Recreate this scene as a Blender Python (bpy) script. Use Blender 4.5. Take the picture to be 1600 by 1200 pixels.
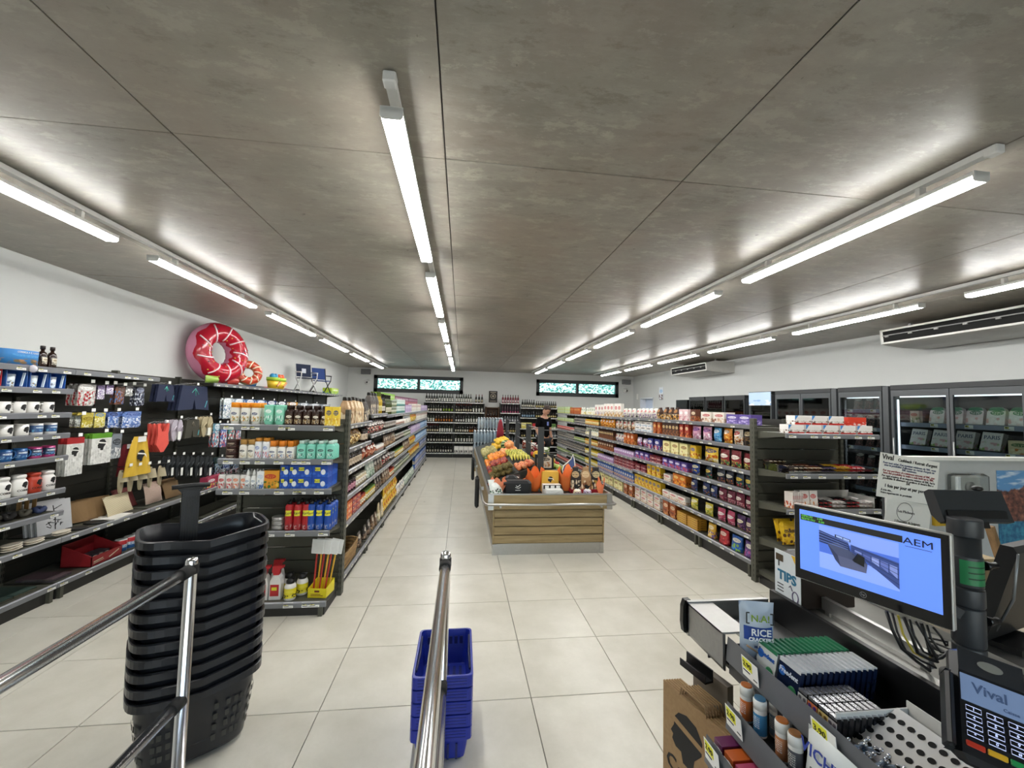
import bpy, bmesh, math, random
import numpy as np
from mathutils import Vector, Matrix
random.seed(7)
for o in list(bpy.data.objects): bpy.data.objects.remove(o)
SC = bpy.context.scene
COL = SC.collection
PI = math.pi
# ---------------------------------------------------------------- camera
FPX, YAW, PIT, ROL, CAMZ = 635.3, 0.12102, 0.05731, 0.02356, 1.717
_f = Vector((math.sin(YAW)*math.cos(PIT), math.cos(YAW)*math.cos(PIT), math.sin(PIT)))
_r0 = Vector((math.cos(YAW), -math.sin(YAW), 0)); _u0 = _r0.cross(_f)
_r = _r0*math.cos(ROL)+_u0*math.sin(ROL); _u = _u0*math.cos(ROL)-_r0*math.sin(ROL)
CAMP = Vector((0, 0, CAMZ))
cam = bpy.data.cameras.new('camera'); cam.sensor_width = 36; cam.lens = FPX/1600*36; cam.clip_start = .02; cam.clip_end = 200
cobj = bpy.data.objects.new('camera', cam); COL.objects.link(cobj)
cobj.matrix_world = Matrix(((_r.x, _u.x, -_f.x, 0), (_r.y, _u.y, -_f.y, 0), (_r.z, _u.z, -_f.z, CAMZ), (0, 0, 0, 1)))
SC.camera = cobj
# ---------------------------------------------------------------- sky and exposure
SC.view_settings.view_transform = 'Standard'; SC.view_settings.look = 'None'
SC.view_settings.gamma = 1; SC.view_settings.use_curve_mapping = False
SC.view_settings.exposure = 0.90
W = bpy.data.worlds.new('sky'); SC.world = W; W.use_nodes = True
_nt = W.node_tree; _bg = _nt.nodes['Background']
_sky = _nt.nodes.new('ShaderNodeTexSky'); _sky.sky_type = 'NISHITA'; _sky.sun_disc = False
_sky.sun_elevation = math.radians(50); _sky.sun_rotation = math.radians(166)
_nt.links.new(_sky.outputs[0], _bg.inputs[0]); _bg.inputs[1].default_value = 0.45
_sun = bpy.data.lights.new('sun', 'SUN'); _sun.energy = 5.0; _sun.angle = .01; _sun.color = (1, .97, .92)
_so = bpy.data.objects.new('sun', _sun); COL.objects.link(_so); _so.location = (0, -20, 20); _so.rotation_euler = (math.radians(36), 0, math.radians(-14))
LAMP = 27.0      # emission strength of the tube luminaires

def ray(px, py): return _f+_r*((px-800)/FPX)+_u*((600-py)/FPX)
def onz(px, py, z): d = ray(px, py); return CAMP+d*((z-CAMZ)/d.z)
def onx(px, py, x): d = ray(px, py); return CAMP+d*(x/d.x)
def ony(px, py, y): d = ray(px, py); return CAMP+d*(y/d.y)
def dep(px, py, k): return CAMP+ray(px, py)*k

# ---------------------------------------------------------------- materials
def C(h):
    h = h.lstrip('#'); c = [int(h[i:i+2], 16)/255 for i in (0, 2, 4)]
    return tuple([x/12.92 if x <= .04045 else ((x+.055)/1.055)**2.4 for x in c]+[1])
class G:
    def __init__(s, name, rough=.5, metal=0., spec=.5):
        s.m = bpy.data.materials.new(name); s.m.use_nodes = True; s.t = s.m.node_tree
        s.b = s.t.nodes['Principled BSDF']
        s.b.inputs['Roughness'].default_value = rough; s.b.inputs['Metallic'].default_value = metal
        s.b.inputs['Specular IOR Level'].default_value = spec
    def n(s, ty, **k):
        x = s.t.nodes.new(ty)
        for a, v in k.items(): setattr(x, a, v)
        return x
    def to(s, sock, v):
        if isinstance(v, bpy.types.NodeSocket): s.t.links.new(v, sock)
        elif v is not None: sock.default_value = v
    def ma(s, op, a, b=None, c=None, clamp=False):
        x = s.n('ShaderNodeMath', operation=op, use_clamp=clamp)
        for i, v in enumerate((a, b, c)): s.to(x.inputs[i], v)
        return x.outputs[0]
    def mix(s, f, a, b, bt='MIX'):
        x = s.n('ShaderNodeMix', data_type='RGBA', blend_type=bt)
        s.to(x.inputs[0], f); s.to(x.inputs[6], a); s.to(x.inputs[7], b); return x.outputs[2]
    def co(s, kind='Generated'): return s.n('ShaderNodeTexCoord').outputs[kind]
    def noise(s, vec, scale, detail=3., rough=.5, dim='3D'):
        x = s.n('ShaderNodeTexNoise'); s.to(x.inputs['Vector'], vec); x.inputs['Scale'].default_value = scale
        x.inputs['Detail'].default_value = detail; x.inputs['Roughness'].default_value = rough; return x.outputs['Fac']
    def vor(s, vec, scale, feat='F1', out='Distance'):
        x = s.n('ShaderNodeTexVoronoi', feature=feat); s.to(x.inputs['Vector'], vec); x.inputs['Scale'].default_value = scale; return x.outputs[out]
    def ramp(s, f, stops, interp='LINEAR'):
        x = s.n('ShaderNodeValToRGB'); s.to(x.inputs[0], f); cr = x.color_ramp; cr.interpolation = interp
        while len(cr.elements) < len(stops): cr.elements.new(.5)
        for e, (p, c) in zip(cr.elements, stops): e.position = p; e.color = c
        return x.outputs[0]
    def step(s, v, t, w=.02): return s.ma('MULTIPLY_ADD', s.ma('SUBTRACT', v, t), 1/w, .5, clamp=True)
    def scale(s, vec, v3):
        x = s.n('ShaderNodeVectorMath', operation='MULTIPLY'); s.to(x.inputs[0], vec); x.inputs[1].default_value = v3; return x.outputs[0]
    def add(s, vec, v):
        x = s.n('ShaderNodeVectorMath', operation='ADD'); s.to(x.inputs[0], vec); s.to(x.inputs[1], v); return x.outputs[0]
    def sep(s, vec): x = s.n('ShaderNodeSeparateXYZ'); s.to(x.inputs[0], vec); return x.outputs
    def rnd(s): return s.n('ShaderNodeObjectInfo').outputs['Random']
    def col(s, c): s.to(s.b.inputs['Base Color'], c); return s
    def bump(s, h, st=.2, dist=.01):
        x = s.n('ShaderNodeBump'); x.inputs['Strength'].default_value = st; x.inputs['Distance'].default_value = dist
        s.to(x.inputs['Height'], h); s.to(s.b.inputs['Normal'], x.outputs[0]); return s
MC = {}
def plain(c, rough=.5, metal=0., var=.06, scale=30., bump=0, spec=.5):
    """one colour with a fine mottling"""
    k = ('plain', c, rough, metal, var, scale, bump, spec)
    if k in MC: return MC[k]
    g = G('paint_'+c.strip('#'), rough, metal, spec); co = g.co('Object'); n = g.noise(co, scale, 2)
    cc = C(c); lo = tuple(x*(1-var) for x in cc[:3])+(1,); hi = tuple(min(1, x*(1+var)) for x in cc[:3])+(1,)
    g.col(g.mix(n, lo, hi))
    if bump: g.bump(n, bump, .004)
    MC[k] = g.m; return g.m
def emis(c, s):
    k = ('emis', c, s)
    if k in MC: return MC[k]
    g = G('glow', .5); g.b.inputs['Emission Color'].default_value = C(c); g.b.inputs['Emission Strength'].default_value = s
    g.col(C(c)); MC[k] = g.m; return g.m
def glassy(c='#ffffff', a=.08, rough=.03):
    k = ('glassy', c, a)
    if k in MC: return MC[k]
    m = bpy.data.materials.new('clear_glass'); m.use_nodes = True; t = m.node_tree; t.nodes.remove(t.nodes['Principled BSDF'])
    tr = t.nodes.new('ShaderNodeBsdfTransparent'); tr.inputs[0].default_value = C(c)
    gl = t.nodes.new('ShaderNodeBsdfGlossy'); gl.inputs['Roughness'].default_value = rough
    fr = t.nodes.new('ShaderNodeFresnel'); fr.inputs[0].default_value = 1.45
    ad = t.nodes.new('ShaderNodeMath'); ad.operation = 'ADD'; ad.use_clamp = True; t.links.new(fr.outputs[0], ad.inputs[0]); ad.inputs[1].default_value = a
    mx = t.nodes.new('ShaderNodeMixShader'); t.links.new(ad.outputs[0], mx.inputs[0]); t.links.new(tr.outputs[0], mx.inputs[1]); t.links.new(gl.outputs[0], mx.inputs[2])
    t.links.new(mx.outputs[0], t.nodes['Material Output'].inputs[0]); MC[k] = m; return m
def bands(stops, rough=.35, name='banded_print', text=None, spec=.5, front=None):
    """colours stacked over the height of the thing: [(from, colour), ...]; text = (v0, v1, colour) rows of small print"""
    k = ('bands', tuple(stops), rough, text, front)
    if k in MC: return MC[k]
    g = G(name, rough, 0, spec); x, y, z = g.sep(g.co())
    c = g.ramp(z, [(a, C(h)) for a, h in stops], 'CONSTANT')
    if front:
        v0, v1, hc, hw = front; inz = g.ma('MULTIPLY', g.step(z, v0, .005), g.ma('SUBTRACT', 1, g.step(z, v1, .005))); inx = g.ma('MULTIPLY', g.ma('SUBTRACT', 1, g.step(g.ma('ABSOLUTE', g.ma('SUBTRACT', x, .5)), hw, .01)), g.ma('SUBTRACT', 1, g.step(y, .5, .01)))
        c = g.mix(g.ma('MULTIPLY', inz, inx), c, C(hc))
    if text:
        c = g.mix(print_mask(g, x, y, z, *text[:2]), c, C(text[2]))
    g.col(c); MC[k] = g.m; return g.m
def print_mask(g, x, y, z, v0, v1, rows=14):
    u = g.ma('MULTIPLY_ADD', y, .6, x)
    ln = g.ma('FRACT', g.ma('MULTIPLY', z, rows)); n = g.noise(g.n_comb(u, g.ma('FLOOR', g.ma('MULTIPLY', z, rows))), 16, 1) if hasattr(g, 'n_comb') else None
    m = g.ma('MULTIPLY', g.step(ln, .35, .1), g.step(n, .5, .06))
    inz = g.ma('MULTIPLY', g.step(z, v0, .01), g.ma('SUBTRACT', 1, g.step(z, v1, .01)))
    inx = g.ma('SUBTRACT', 1, g.step(g.ma('ABSOLUTE', g.ma('SUBTRACT', x, .5)), .36, .03))
    return g.ma('MULTIPLY', g.ma('MULTIPLY', m, inz), inx)
def _comb(g, a, b, c=0.):
    x = g.n('ShaderNodeCombineXYZ'); g.to(x.inputs[0], a); g.to(x.inputs[1], b); g.to(x.inputs[2], c); return x.outputs[0]
G.n_comb = _comb
def pack(c1, c2, c3, c4='#ffffff', style='box', rough=.4, seed=0):
    """printed packaging: ground c1, lower picture c2/c4, logo patch c3, rows of print"""
    k = ('pack', c1, c2, c3, c4, style, rough, seed)
    if k in MC: return MC[k]
    g = G('printed_'+style, rough); co = g.co(); x, y, z = g.sep(co); c1, c2, c3, c4 = map(C, (c1, c2, c3, c4))
    off = g.add(co, (seed*3.1, seed*1.7, seed*.9))
    if style in ('bag', 'pouch', 'foil'):
        off = g.add(off, g.n_comb(g.rnd(), g.rnd(), 0.))
    sx = {'box': (3, 3, 3), 'bag': (3.5, 2, 4), 'pouch': (3, 2, 3.5), 'foil': (4, 3, 5), 'clear': (5, 3, 5)}.get(style, (3, 3, 3))
    v = g.vor(g.scale(off, sx), 1.6, 'F1', 'Distance'); vc = g.sep(g.vor(g.scale(off, sx), 1.6, 'F1', 'Color'))[0]
    pic = g.mix(g.step(vc, .5, .1), c2, c4); pic = g.mix(g.step(v, .52, .2), pic, c1)
    lo, hi = {'box': (.42, .68), 'bag': (.5, .74), 'pouch': (.45, .7), 'foil': (.34, .6), 'clear': (.7, .86)}.get(style, (.42, .68))
    wob = g.ma('MULTIPLY_ADD', g.noise(off, 3, 2), .25, -.125)
    c = g.mix(g.step(g.ma('ADD', z, wob), lo, .03), pic, c1)
    du = g.ma('DIVIDE', g.ma('SUBTRACT', x, .5+.06*math.sin(seed)), .36); dv = g.ma('DIVIDE', g.ma('SUBTRACT', z, hi), .13)
    d = g.ma('ADD', g.ma('MULTIPLY', du, du), g.ma('MULTIPLY', dv, dv))
    c = g.mix(g.ma('SUBTRACT', 1, g.step(d, 1, .12)), c, c3)
    tm = print_mask(g, x, y, z, hi-.09, hi+.09, 11)
    c = g.mix(g.ma('MULTIPLY', tm, g.ma('SUBTRACT', 1, g.step(d, .7, .1))), c, c1)
    tm2 = print_mask(g, x, y, z, lo-.06+.001*seed, lo+.03, 26)
    c = g.mix(g.ma('MULTIPLY', tm2, .8), c, c4)
    g.col(c)
    if style in ('bag', 'pouch', 'foil', 'clear'):
        g.bump(g.noise(g.scale(off, (4, 3, 3)), 2.5, 3), .55, .02)
    MC[k] = g.m; return g.m

def concrete():
    g = G('board_marked_concrete', .42, 0, .5); p = g.n('ShaderNodeNewGeometry').outputs['Position']; r = g.rnd()
    pr = g.add(p, g.n_comb(g.ma('MULTIPLY', r, 40), g.ma('MULTIPLY', r, 17), 0.))
    big = g.noise(g.scale(pr, (.9, .9, 1)), 1.1, 4, .6); str_ = g.noise(g.scale(pr, (.8, 2.4, 1)), 4.0, 7, .72); fine = g.noise(pr, 42, 4, .6)
    patch = g.noise(g.scale(pr, (.9, 1.9, 1)), 5.5, 8, .75)
    c = g.ramp(big, [(.3, C('#837f76')), (.7, C('#a6a195'))])
    c = g.mix(g.ma('MULTIPLY', g.step(str_, .54, .16), .6), c, C('#b0aca1'))
    c = g.mix(g.ma('MULTIPLY', g.step(patch, .57, .05), .5), c, C('#c2bdaf'))
    c = g.mix(g.ma('MULTIPLY', g.ma('SUBTRACT', 1, g.step(patch, .40, .08)), .5), c, C('#605a50'))
    c = g.mix(g.ma('MULTIPLY', g.step(g.noise(pr, 2.3, 4), .54, .2), .4), c, C('#96847a'))
    spots = g.vor(g.scale(pr, (1, 1, 1)), 3.2); c = g.mix(g.ma('MULTIPLY', g.ma('SUBTRACT', 1, g.step(g.ma('ADD', spots, g.ma('MULTIPLY', fine, .10)), .085, .02)), .8), c, C('#2f2b26'))
    sp = g.vor(g.scale(pr, (2.2, 1, 1)), 9); c = g.mix(g.ma('MULTIPLY', g.ma('SUBTRACT', 1, g.step(g.ma('ADD', sp, g.ma('MULTIPLY', fine, .25)), .16, .03)), .5), c, C('#3c372f'))
    c = g.mix(g.ma('MULTIPLY', g.noise(pr, 17, 6, .75), .5), c, C('#6a665c')); c = g.mix(g.ma('MULTIPLY', r, .25), c, C('#a09a8d'))
    g.col(c); g.to(g.b.inputs['Roughness'], g.ma('MULTIPLY_ADD', str_, .35, .22)); g.bump(fine, .08, .003); return g.m
def stone_tile():
    g = G('porcelain_tile', .3, 0, .5); p = g.n('ShaderNodeNewGeometry').outputs['Position']; r = g.rnd()
    pr = g.add(p, g.n_comb(g.ma('MULTIPLY', r, 40), g.ma('MULTIPLY', r, 17), 0.))
    a = g.noise(pr, 3.2, 5, .6); b = g.noise(pr, 60, 3, .6)
    c = g.ramp(a, [(.32, C('#c5c1b3')), (.68, C('#d8d4c8'))]); c = g.mix(g.ma('MULTIPLY', b, .22), c, C('#aeaa9c')); c = g.mix(g.ma('MULTIPLY', r, .2), c, C('#dedbd0'))
    g.col(c); g.to(g.b.inputs['Roughness'], g.ma('MULTIPLY_ADD', a, .2, .22)); return g.m
def wood(c1='#a8946c', c2='#8f7b55', c3='#6f5c3c', axis=0, name='oak_laminate', rough=.5):
    g = G(name, rough); p = g.co('Object'); r = g.rnd(); p = g.add(p, g.n_comb(g.ma('MULTIPLY', r, 9), g.ma('MULTIPLY', r, 5), g.ma('MULTIPLY', r, 13)))
    s = [14, 14, 14]; s[axis] = 1.2
    n = g.noise(g.scale(p, tuple(s)), 2.2, 6, .65); k = g.noise(g.scale(p, tuple(x*.25 for x in s)), 2, 3)
    c = g.ramp(n, [(.3, C(c3)), (.48, C(c2)), (.7, C(c1))]); c = g.mix(g.ma('MULTIPLY', k, .4), c, C(c1)); g.col(c); g.bump(n, .12, .003); return g.m
def stripes(c1, c2, n=26, axis=2, rough=.8):
    k = ('stripes', c1, c2, n, axis)
    if k in MC: return MC[k]
    g = G('woven_stripe', rough); s = g.sep(g.co())[axis]; c = g.mix(g.step(g.ma('FRACT', g.ma('MULTIPLY', s, n)), .6, .1), C(c1), C(c2)); g.col(c)
    g.bump(g.noise(g.co('Object'), 200, 1), .2, .003); MC[k] = g.m; return g.m

CONC, TILE, OAK = concrete(), stone_tile(), wood()
CHROME = plain('#ececee', .2, 1., .04, 8); STEEL = plain('#9c9d9d', .34, 1., .10, 60); STAIN = plain('#b9b9b6', .3, .9, .08, 40)
OLIVE = plain('#4b4b41', .5, 0, .05, 20); OLIVED = plain('#2f2f29', .55, 0, .05, 20); BLACK = plain('#0c0c0d', .35, 0, .1, 20); BLACKM = plain('#151516', .6, 0, .1, 20)
RAIL = plain('#808287', .32, .2, .05, 20); WHITE = plain('#f1f1ee', .45, 0, .02, 20); PAPER = plain('#eeeeea', .7, 0, .02, 60); YEL = plain('#e6e23a', .6, 0, .03, 60); INK = plain('#1b1b1c', .7, 0, .05, 60)
ANTH = plain('#23272a', .45, 0, .05, 10); DGREY = plain('#3a3d40', .45, 0, .05, 20); MGREY = plain('#5e5f60', .45, 0, .05, 20); WALLW = plain('#cfd1cf', .75, 0, .015, 6, .03)
CLEAR = glassy('#f4f7f7', .04); RUBBER = plain('#101010', .75, 0, .1, 20); LGREY = plain('#b5b6b4', .5, 0, .04, 20)

# ---------------------------------------------------------------- mesh building
class MB:
    def __init__(s): s.v, s.f, s.mi, s.sm = [], [], [], []
    def add(s, vs, fs, m=0, smooth=False):
        b = len(s.v); s.v += [tuple(x) for x in vs]
        for i, f in enumerate(fs):
            s.f.append(tuple(b+j for j in f)); s.mi.append(m if not isinstance(m, (list, tuple)) else m[i]); s.sm.append(smooth)
        return s
    def box(s, x0, x1, y0, y1, z0, z1, m=0, c=0.):
        if c <= 0:
            return s.add([(x0, y0, z0), (x1, y0, z0), (x1, y1, z0), (x0, y1, z0), (x0, y0, z1), (x1, y0, z1), (x1, y1, z1), (x0, y1, z1)],
                         [(0, 3, 2, 1), (4, 5, 6, 7), (0, 1, 5, 4), (1, 2, 6, 5), (2, 3, 7, 6), (3, 0, 4, 7)], m)
        def ring(z, i): return [(x0+i+c, y0+i, z), (x1-i-c, y0+i, z), (x1-i, y0+i+c, z), (x1-i, y1-i-c, z), (x1-i-c, y1-i, z), (x0+i+c, y1-i, z), (x0+i, y1-i-c, z), (x0+i, y0+i+c, z)]
        return s.loft([ring(z0, c), ring(z0+c, 0), ring(z1-c, 0), ring(z1, c)], m)
    def loft(s, rings, m=0, closed=True, cap=True, smooth=False, ms=None):
        n = len(rings[0]); vs = [p for r in rings for p in r]; fs = []; mm = []
        for i in range(len(rings)-1):
            for j in range(n if closed else n-1):
                k = (j+1) % n; fs.append((i*n+j, i*n+k, (i+1)*n+k, (i+1)*n+j)); mm.append(ms[i] if ms else m)
        b = len(s.v); s.add(vs, fs, mm, smooth)
        if cap:
            e = (len(rings)-1)*n
            s.f += [tuple(b+j for j in reversed(range(n))), tuple(b+e+j for j in range(n))]; s.mi += [mm[0], mm[-1]]; s.sm += [False, False]
        return s
    def lathe(s, prof, n=16, m=0, cx=0, cy=0, smooth=True, ms=None, sy=1., cap=True):
        rings = [[(cx+r*math.cos(2*PI*j/n), cy+sy*r*math.sin(2*PI*j/n), z) for j in range(n)] for r, z in prof]
        return s.loft(rings, m, True, cap, smooth, ms)
    def tube(s, pts, r, n=8, m=0, closed=False, cap=True, smooth=True):
        pts = [Vector(p) for p in pts]; k = len(pts); rings = []; up = None
        for i, p in enumerate(pts):
            t = (pts[(i+1) % k]-pts[i-1]) if closed else (pts[min(i+1, k-1)]-pts[max(i-1, 0)])
            t.normalize()
            if up is None: up = Vector((0, 0, 1)) if abs(t.z) < .9 else Vector((1, 0, 0))
            a = t.cross(up)
            if a.length < 1e-5: a = t.cross(Vector((0, 1, 0)))
            a.normalize(); b = a.cross(t); up = b; rr = r[i] if isinstance(r, (list, tuple)) else r
            rings.append([p+(a*math.cos(2*PI*j/n)+b*math.sin(2*PI*j/n))*rr for j in range(n)])
        if closed: rings.append(rings[0])
        return s.loft(rings, m, True, cap and not closed, smooth)
    def bar(s, a, b, w, h, m=0):
        a, b = Vector(a), Vector(b); t = (b-a).normalized(); up = Vector((0, 0, 1)) if abs(t.z) < .95 else Vector((0, 1, 0))
        x = t.cross(up).normalized()*w/2; y = x.cross(t).normalized()*h/2
        return s.loft([[p-x-y, p+x-y, p+x+y, p-x+y] for p in (a, b)], m)
    def prism(s, poly, axis, a0, a1, m=0, smooth=False):
        def P(p, a): q = list(p); q.insert(axis, a); return tuple(q)
        return s.loft([[P(p, a0) for p in poly], [P(p, a1) for p in poly]], m, True, True, smooth)
    def sheet(s, fn, nu, nv, m=0, smooth=True, closeu=False):
        vs = [fn(i/nu, j/nv) for j in range(nv+1) for i in range(nu+1)]
        fs = [(j*(nu+1)+i, j*(nu+1)+i+1, (j+1)*(nu+1)+i+1, (j+1)*(nu+1)+i) for j in range(nv) for i in range(nu)]
        return s.add(vs, fs, m, smooth)
    def ball(s, c, r, m=0, n=10, k=7, sc=(1, 1, 1)):
        return s.loft([[(c[0]+r*sc[0]*math.sin(PI*i/k)*math.cos(2*PI*j/n), c[1]+r*sc[1]*math.sin(PI*i/k)*math.sin(2*PI*j/n), c[2]-r*sc[2]*math.cos(PI*i/k)) for j in range(n)] for i in
                       [.02]+list(range(1, k))+[k-.02]], m, True, True, True)
    def xf(s, M, i0=0):
        s.v[i0:] = [tuple(M @ Vector(p)) for p in s.v[i0:]]; return s
    def mesh(s, name, mats):
        me = bpy.data.meshes.new(name); me.from_pydata(s.v, [], s.f)
        for m in (mats if isinstance(mats, (list, tuple)) else [mats]): me.materials.append(m)
        me.polygons.foreach_set('material_index', s.mi); me.polygons.foreach_set('use_smooth', s.sm)
        bm = bmesh.new(); bm.from_mesh(me); bmesh.ops.recalc_face_normals(bm, faces=bm.faces); bm.to_mesh(me); bm.free()
        me.update(); return me
    def obj(s, name, mats, parent=None, loc=None, rz=None): return link(name, s.mesh(name, mats), parent, loc, rz)
LABELS = {}
def link(name, me, parent=None, loc=None, rz=None):
    o = bpy.data.objects.new(name, me); COL.objects.link(o)
    if parent: o.parent = parent
    if loc is not None: o.location = loc
    if rz is not None:
        if isinstance(rz, (int, float)): o.rotation_euler = (0, 0, rz)
        else: o.rotation_euler = rz
    return o
def tag(o, label, cat, group=None, kind=None):
    if label: o['label'] = label; LABELS[label] = LABELS.get(label, 0)+1
    if cat: o['category'] = cat
    if group: o['group'] = group
    if kind: o['kind'] = kind
    return o
def thing(name, label, cat, loc=(0, 0, 0), rz=0, group=None): return tag(link(name, None, None, loc, rz), label, cat, group)
def struct(o, label=None, cat=None): o['kind'] = 'structure'; return tag(o, label, cat)
_TC = {}
def text_mesh(t, size, mat, ext=.0006, bold=0., align='CENTER'):
    k = (t, round(size, 4), mat.name, bold, align)
    if k in _TC: return _TC[k]
    cu = bpy.data.curves.new('t', 'FONT'); cu.body = t; cu.size = size; cu.extrude = ext; cu.align_x = align; cu.align_y = 'CENTER'; cu.offset = bold; cu.resolution_u = 2
    ob = bpy.data.objects.new('t', cu); 
    me = bpy.data.meshes.new_from_object(ob); bpy.data.objects.remove(ob); bpy.data.curves.remove(cu)
    me.materials.clear(); me.materials.append(mat); _TC[k] = me; return me
def lettering(t, size, mat, parent, loc, rot=(PI/2, 0, 0), bold=0., align='CENTER', sx=1.):
    o = link('lettering', text_mesh(t, size, mat, bold=bold, align=align), parent, loc, rot); o.scale = (sx, 1, 1); return o
def ordw(i):
    a = 'first second third fourth fifth sixth seventh eighth ninth tenth eleventh twelfth thirteenth fourteenth fifteenth sixteenth seventeenth eighteenth nineteenth'.split()
    t = 'twent thirt fort fift sixt sevent eight ninet'.split(); tens = [x+'y' for x in t]
    if i < 19: return a[i]
    n = i+1; return t[n//10-2]+'ieth' if n % 10 == 0 else tens[n//10-2]+'-'+a[n % 10-1]
# ---------------------------------------------------------------- room shell
XL, XR, YB, YF, ZC = -3.83, 6.2, -3.0, 14.2, 2.94
floor = struct(MB().box(XL, XR, YB, YF, -.12, -.012).obj('floor', plain('#77746b', .8)))
gx = [XL]+[x for x in [-.7406+.6*i for i in range(-8, 14)] if XL+.05 < x < XR-.05]+[XR]
gy = [YB]+[y for y in [2.4784+.6*j for j in range(-12, 24)] if YB+.05 < y < YF-.05]+[YF]
def inframe(p):
    d = Vector(p)-CAMP; c = d.dot(_f)
    if c < .3: return False
    px, py = 800+FPX*d.dot(_r)/c, 600-FPX*d.dot(_u)/c
    return -30 < px < 1630 and -30 < py < 1230
cells = []
for i in range(len(gx)-1):
    for j in range(len(gy)-1):
        a, b, c, d = gx[i], gx[i+1], gy[j], gy[j+1]; cx, cy = (a+b)/2, (c+d)/2
        hid = (-1.95 < cx < -1.3 and cy > 4.2) or (3.4 < cx < 4.1 and cy > 4.2) or (.6 < cx < 1.6 and 5 < cy < 10.2) or cx < -3.5 or cx > 5.6 or cx > 3.9
        vis = any(inframe(p) for p in ((a, c, 0), (b, c, 0), (a, d, 0), (b, d, 0), (cx, cy, 0)))
        cells.append((0 if vis and not hid else 1, cx*cx+cy*cy, a, b, c, d))
cells.sort(); g_ = .0022; tcache = {}; rest = MB()
for k, (h, _, a, b, c, d) in enumerate(cells):
    if k < 290 and h == 0:
        key = (round(b-a, 3), round(d-c, 3))
        if key not in tcache: tcache[key] = MB().box(-key[0]/2+g_, key[0]/2-g_, -key[1]/2+g_, key[1]/2-g_, -.012, 0, 0, .0015).mesh('tile', TILE)
        link('tile', tcache[key], floor, ((a+b)/2, (c+d)/2, 0))
    else: rest.box(a+g_, b-g_, c+g_, d-g_, -.012, 0)
rest.obj('tiling', TILE, floor)['kind'] = 'stuff'
# ceiling of formwork panels
ceil = struct(MB().box(XL, XR, YB, YF, ZC+.008, ZC+.2).obj('ceiling', plain('#2b2824', .9)))
px_ = [XL]+[x for x in [-.118+1.248*i for i in range(-4, 8)] if XL+.1 < x < XR-.1]+[XR]
py_ = [YB]+[y for y in [1.985+2.5*j for j in range(-3, 7)] if YB+.1 < y < YF-.1]+[YF]
pc = {}
for i in range(len(px_)-1):
    for j in range(len(py_)-1):
        key = (round(px_[i+1]-px_[i], 3), round(py_[j+1]-py_[j], 3)); w, h = key[0]/2-.0028, key[1]/2-.0022
        if key not in pc: pc[key] = MB().box(-w, w, -h, h, 0, .012, 0, .002).mesh('panel', CONC)
        dz = random.uniform(0, .003)
        link('panel', pc[key], ceil, ((px_[i]+px_[i+1])/2, (py_[j]+py_[j+1])/2, ZC+dz))
def wall(name, boxes, m=WALLW):
    b = MB()
    for x in boxes: b.box(*x)
    return struct(b.obj(name, m))
wall('wall_left', [(XL-.2, XL, YB-.2, YF+.25, -.1, ZC+.1)])
D0, D1, DZ = 12.63, 13.62, 2.15
wall('wall_right', [(XR, XR+.2, YB-.2, D0, -.1, ZC+.1), (XR, XR+.2, D1, YF+.25, -.1, ZC+.1), (XR, XR+.2, D0, D1, DZ, ZC+.1)])
WN = [(-2.98, .02, 2.13, 2.71), (2.6, 5.63, 2.15, 2.73)]
wall('wall_far', [(XL, WN[0][0], YF, YF+.25, -.1, ZC+.1), (WN[0][1], WN[1][0], YF, YF+.25, -.1, ZC+.1), (WN[1][1], XR, YF, YF+.25, -.1, ZC+.1)] +
     [(a, b, YF, YF+.25, -.1, c) for a, b, c, d in WN]+[(a, b, YF, YF+.25, d, ZC+.1) for a, b, c, d in WN])
wall('wall_entrance', [(XL, -1.9, YB-.2, YB, -.1, ZC+.1), (3.4, XR, YB-.2, YB, -.1, ZC+.1), (-1.9, 3.4, YB-.2, YB, 2.4, ZC+.1)])
for s, y0, y1, x in (('left', YB, YF, XL), ('right', YB, D0, XR)):
    struct(MB().box(min(x, x+(.012 if s == 'left' else -.012)), max(x, x+(.012 if s == 'left' else -.012)), y0, y1, 0, .08).obj('baseboard_'+s, plain('#bdb6a6', .4)))
# far windows: dark frames with two panes, hedge outside
for k, (a, b, c, d) in enumerate(WN):
    w = struct(link('window_%d' % (k+1), None)); t = .115; mid = a+(b-a)*.495
    MB().box(a, b, YF-.015, YF+.09, c, c+t+.02).box(a, b, YF-.015, YF+.09, d-t, d).box(a, a+t, YF-.015, YF+.09, c, d).box(b-t, b, YF-.015, YF+.09, c, d).box(mid-.045, mid+.045, YF-.01, YF+.085, c, d).obj('frame', ANTH, w)
    for p, q in ((a+t, mid-.045), (mid+.045, b-t)): MB().box(p, q, YF+.045, YF+.055, c+t, d-t).obj('pane', glassy('#c6dde0', .02), w)
    MB().box(a, b, YF+.09, YF+.25, c-.02, c+.005).obj('sill', LGREY, w)
# entrance glazing behind the camera
w = struct(link('window_3', None))
fr = MB().box(-1.9, 3.4, YB-.13, YB-.05, 2.33, 2.4)
for x in (-1.9, -.58, .74, 2.05, 3.34): fr.box(x, x+.06, YB-.13, YB-.05, 0, 2.4)
fr.obj('frame', ANTH, w)
for x in (-1.84, -.52, .8, 2.11): MB().box(x, x+1.25, YB-.095, YB-.085, 0, 2.33).obj('pane', CLEAR, w)
g = struct(MB().box(-40, 40, -40, 60, -.3, -.13).obj('ground', plain('#b9b3a4', .9)))
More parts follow.
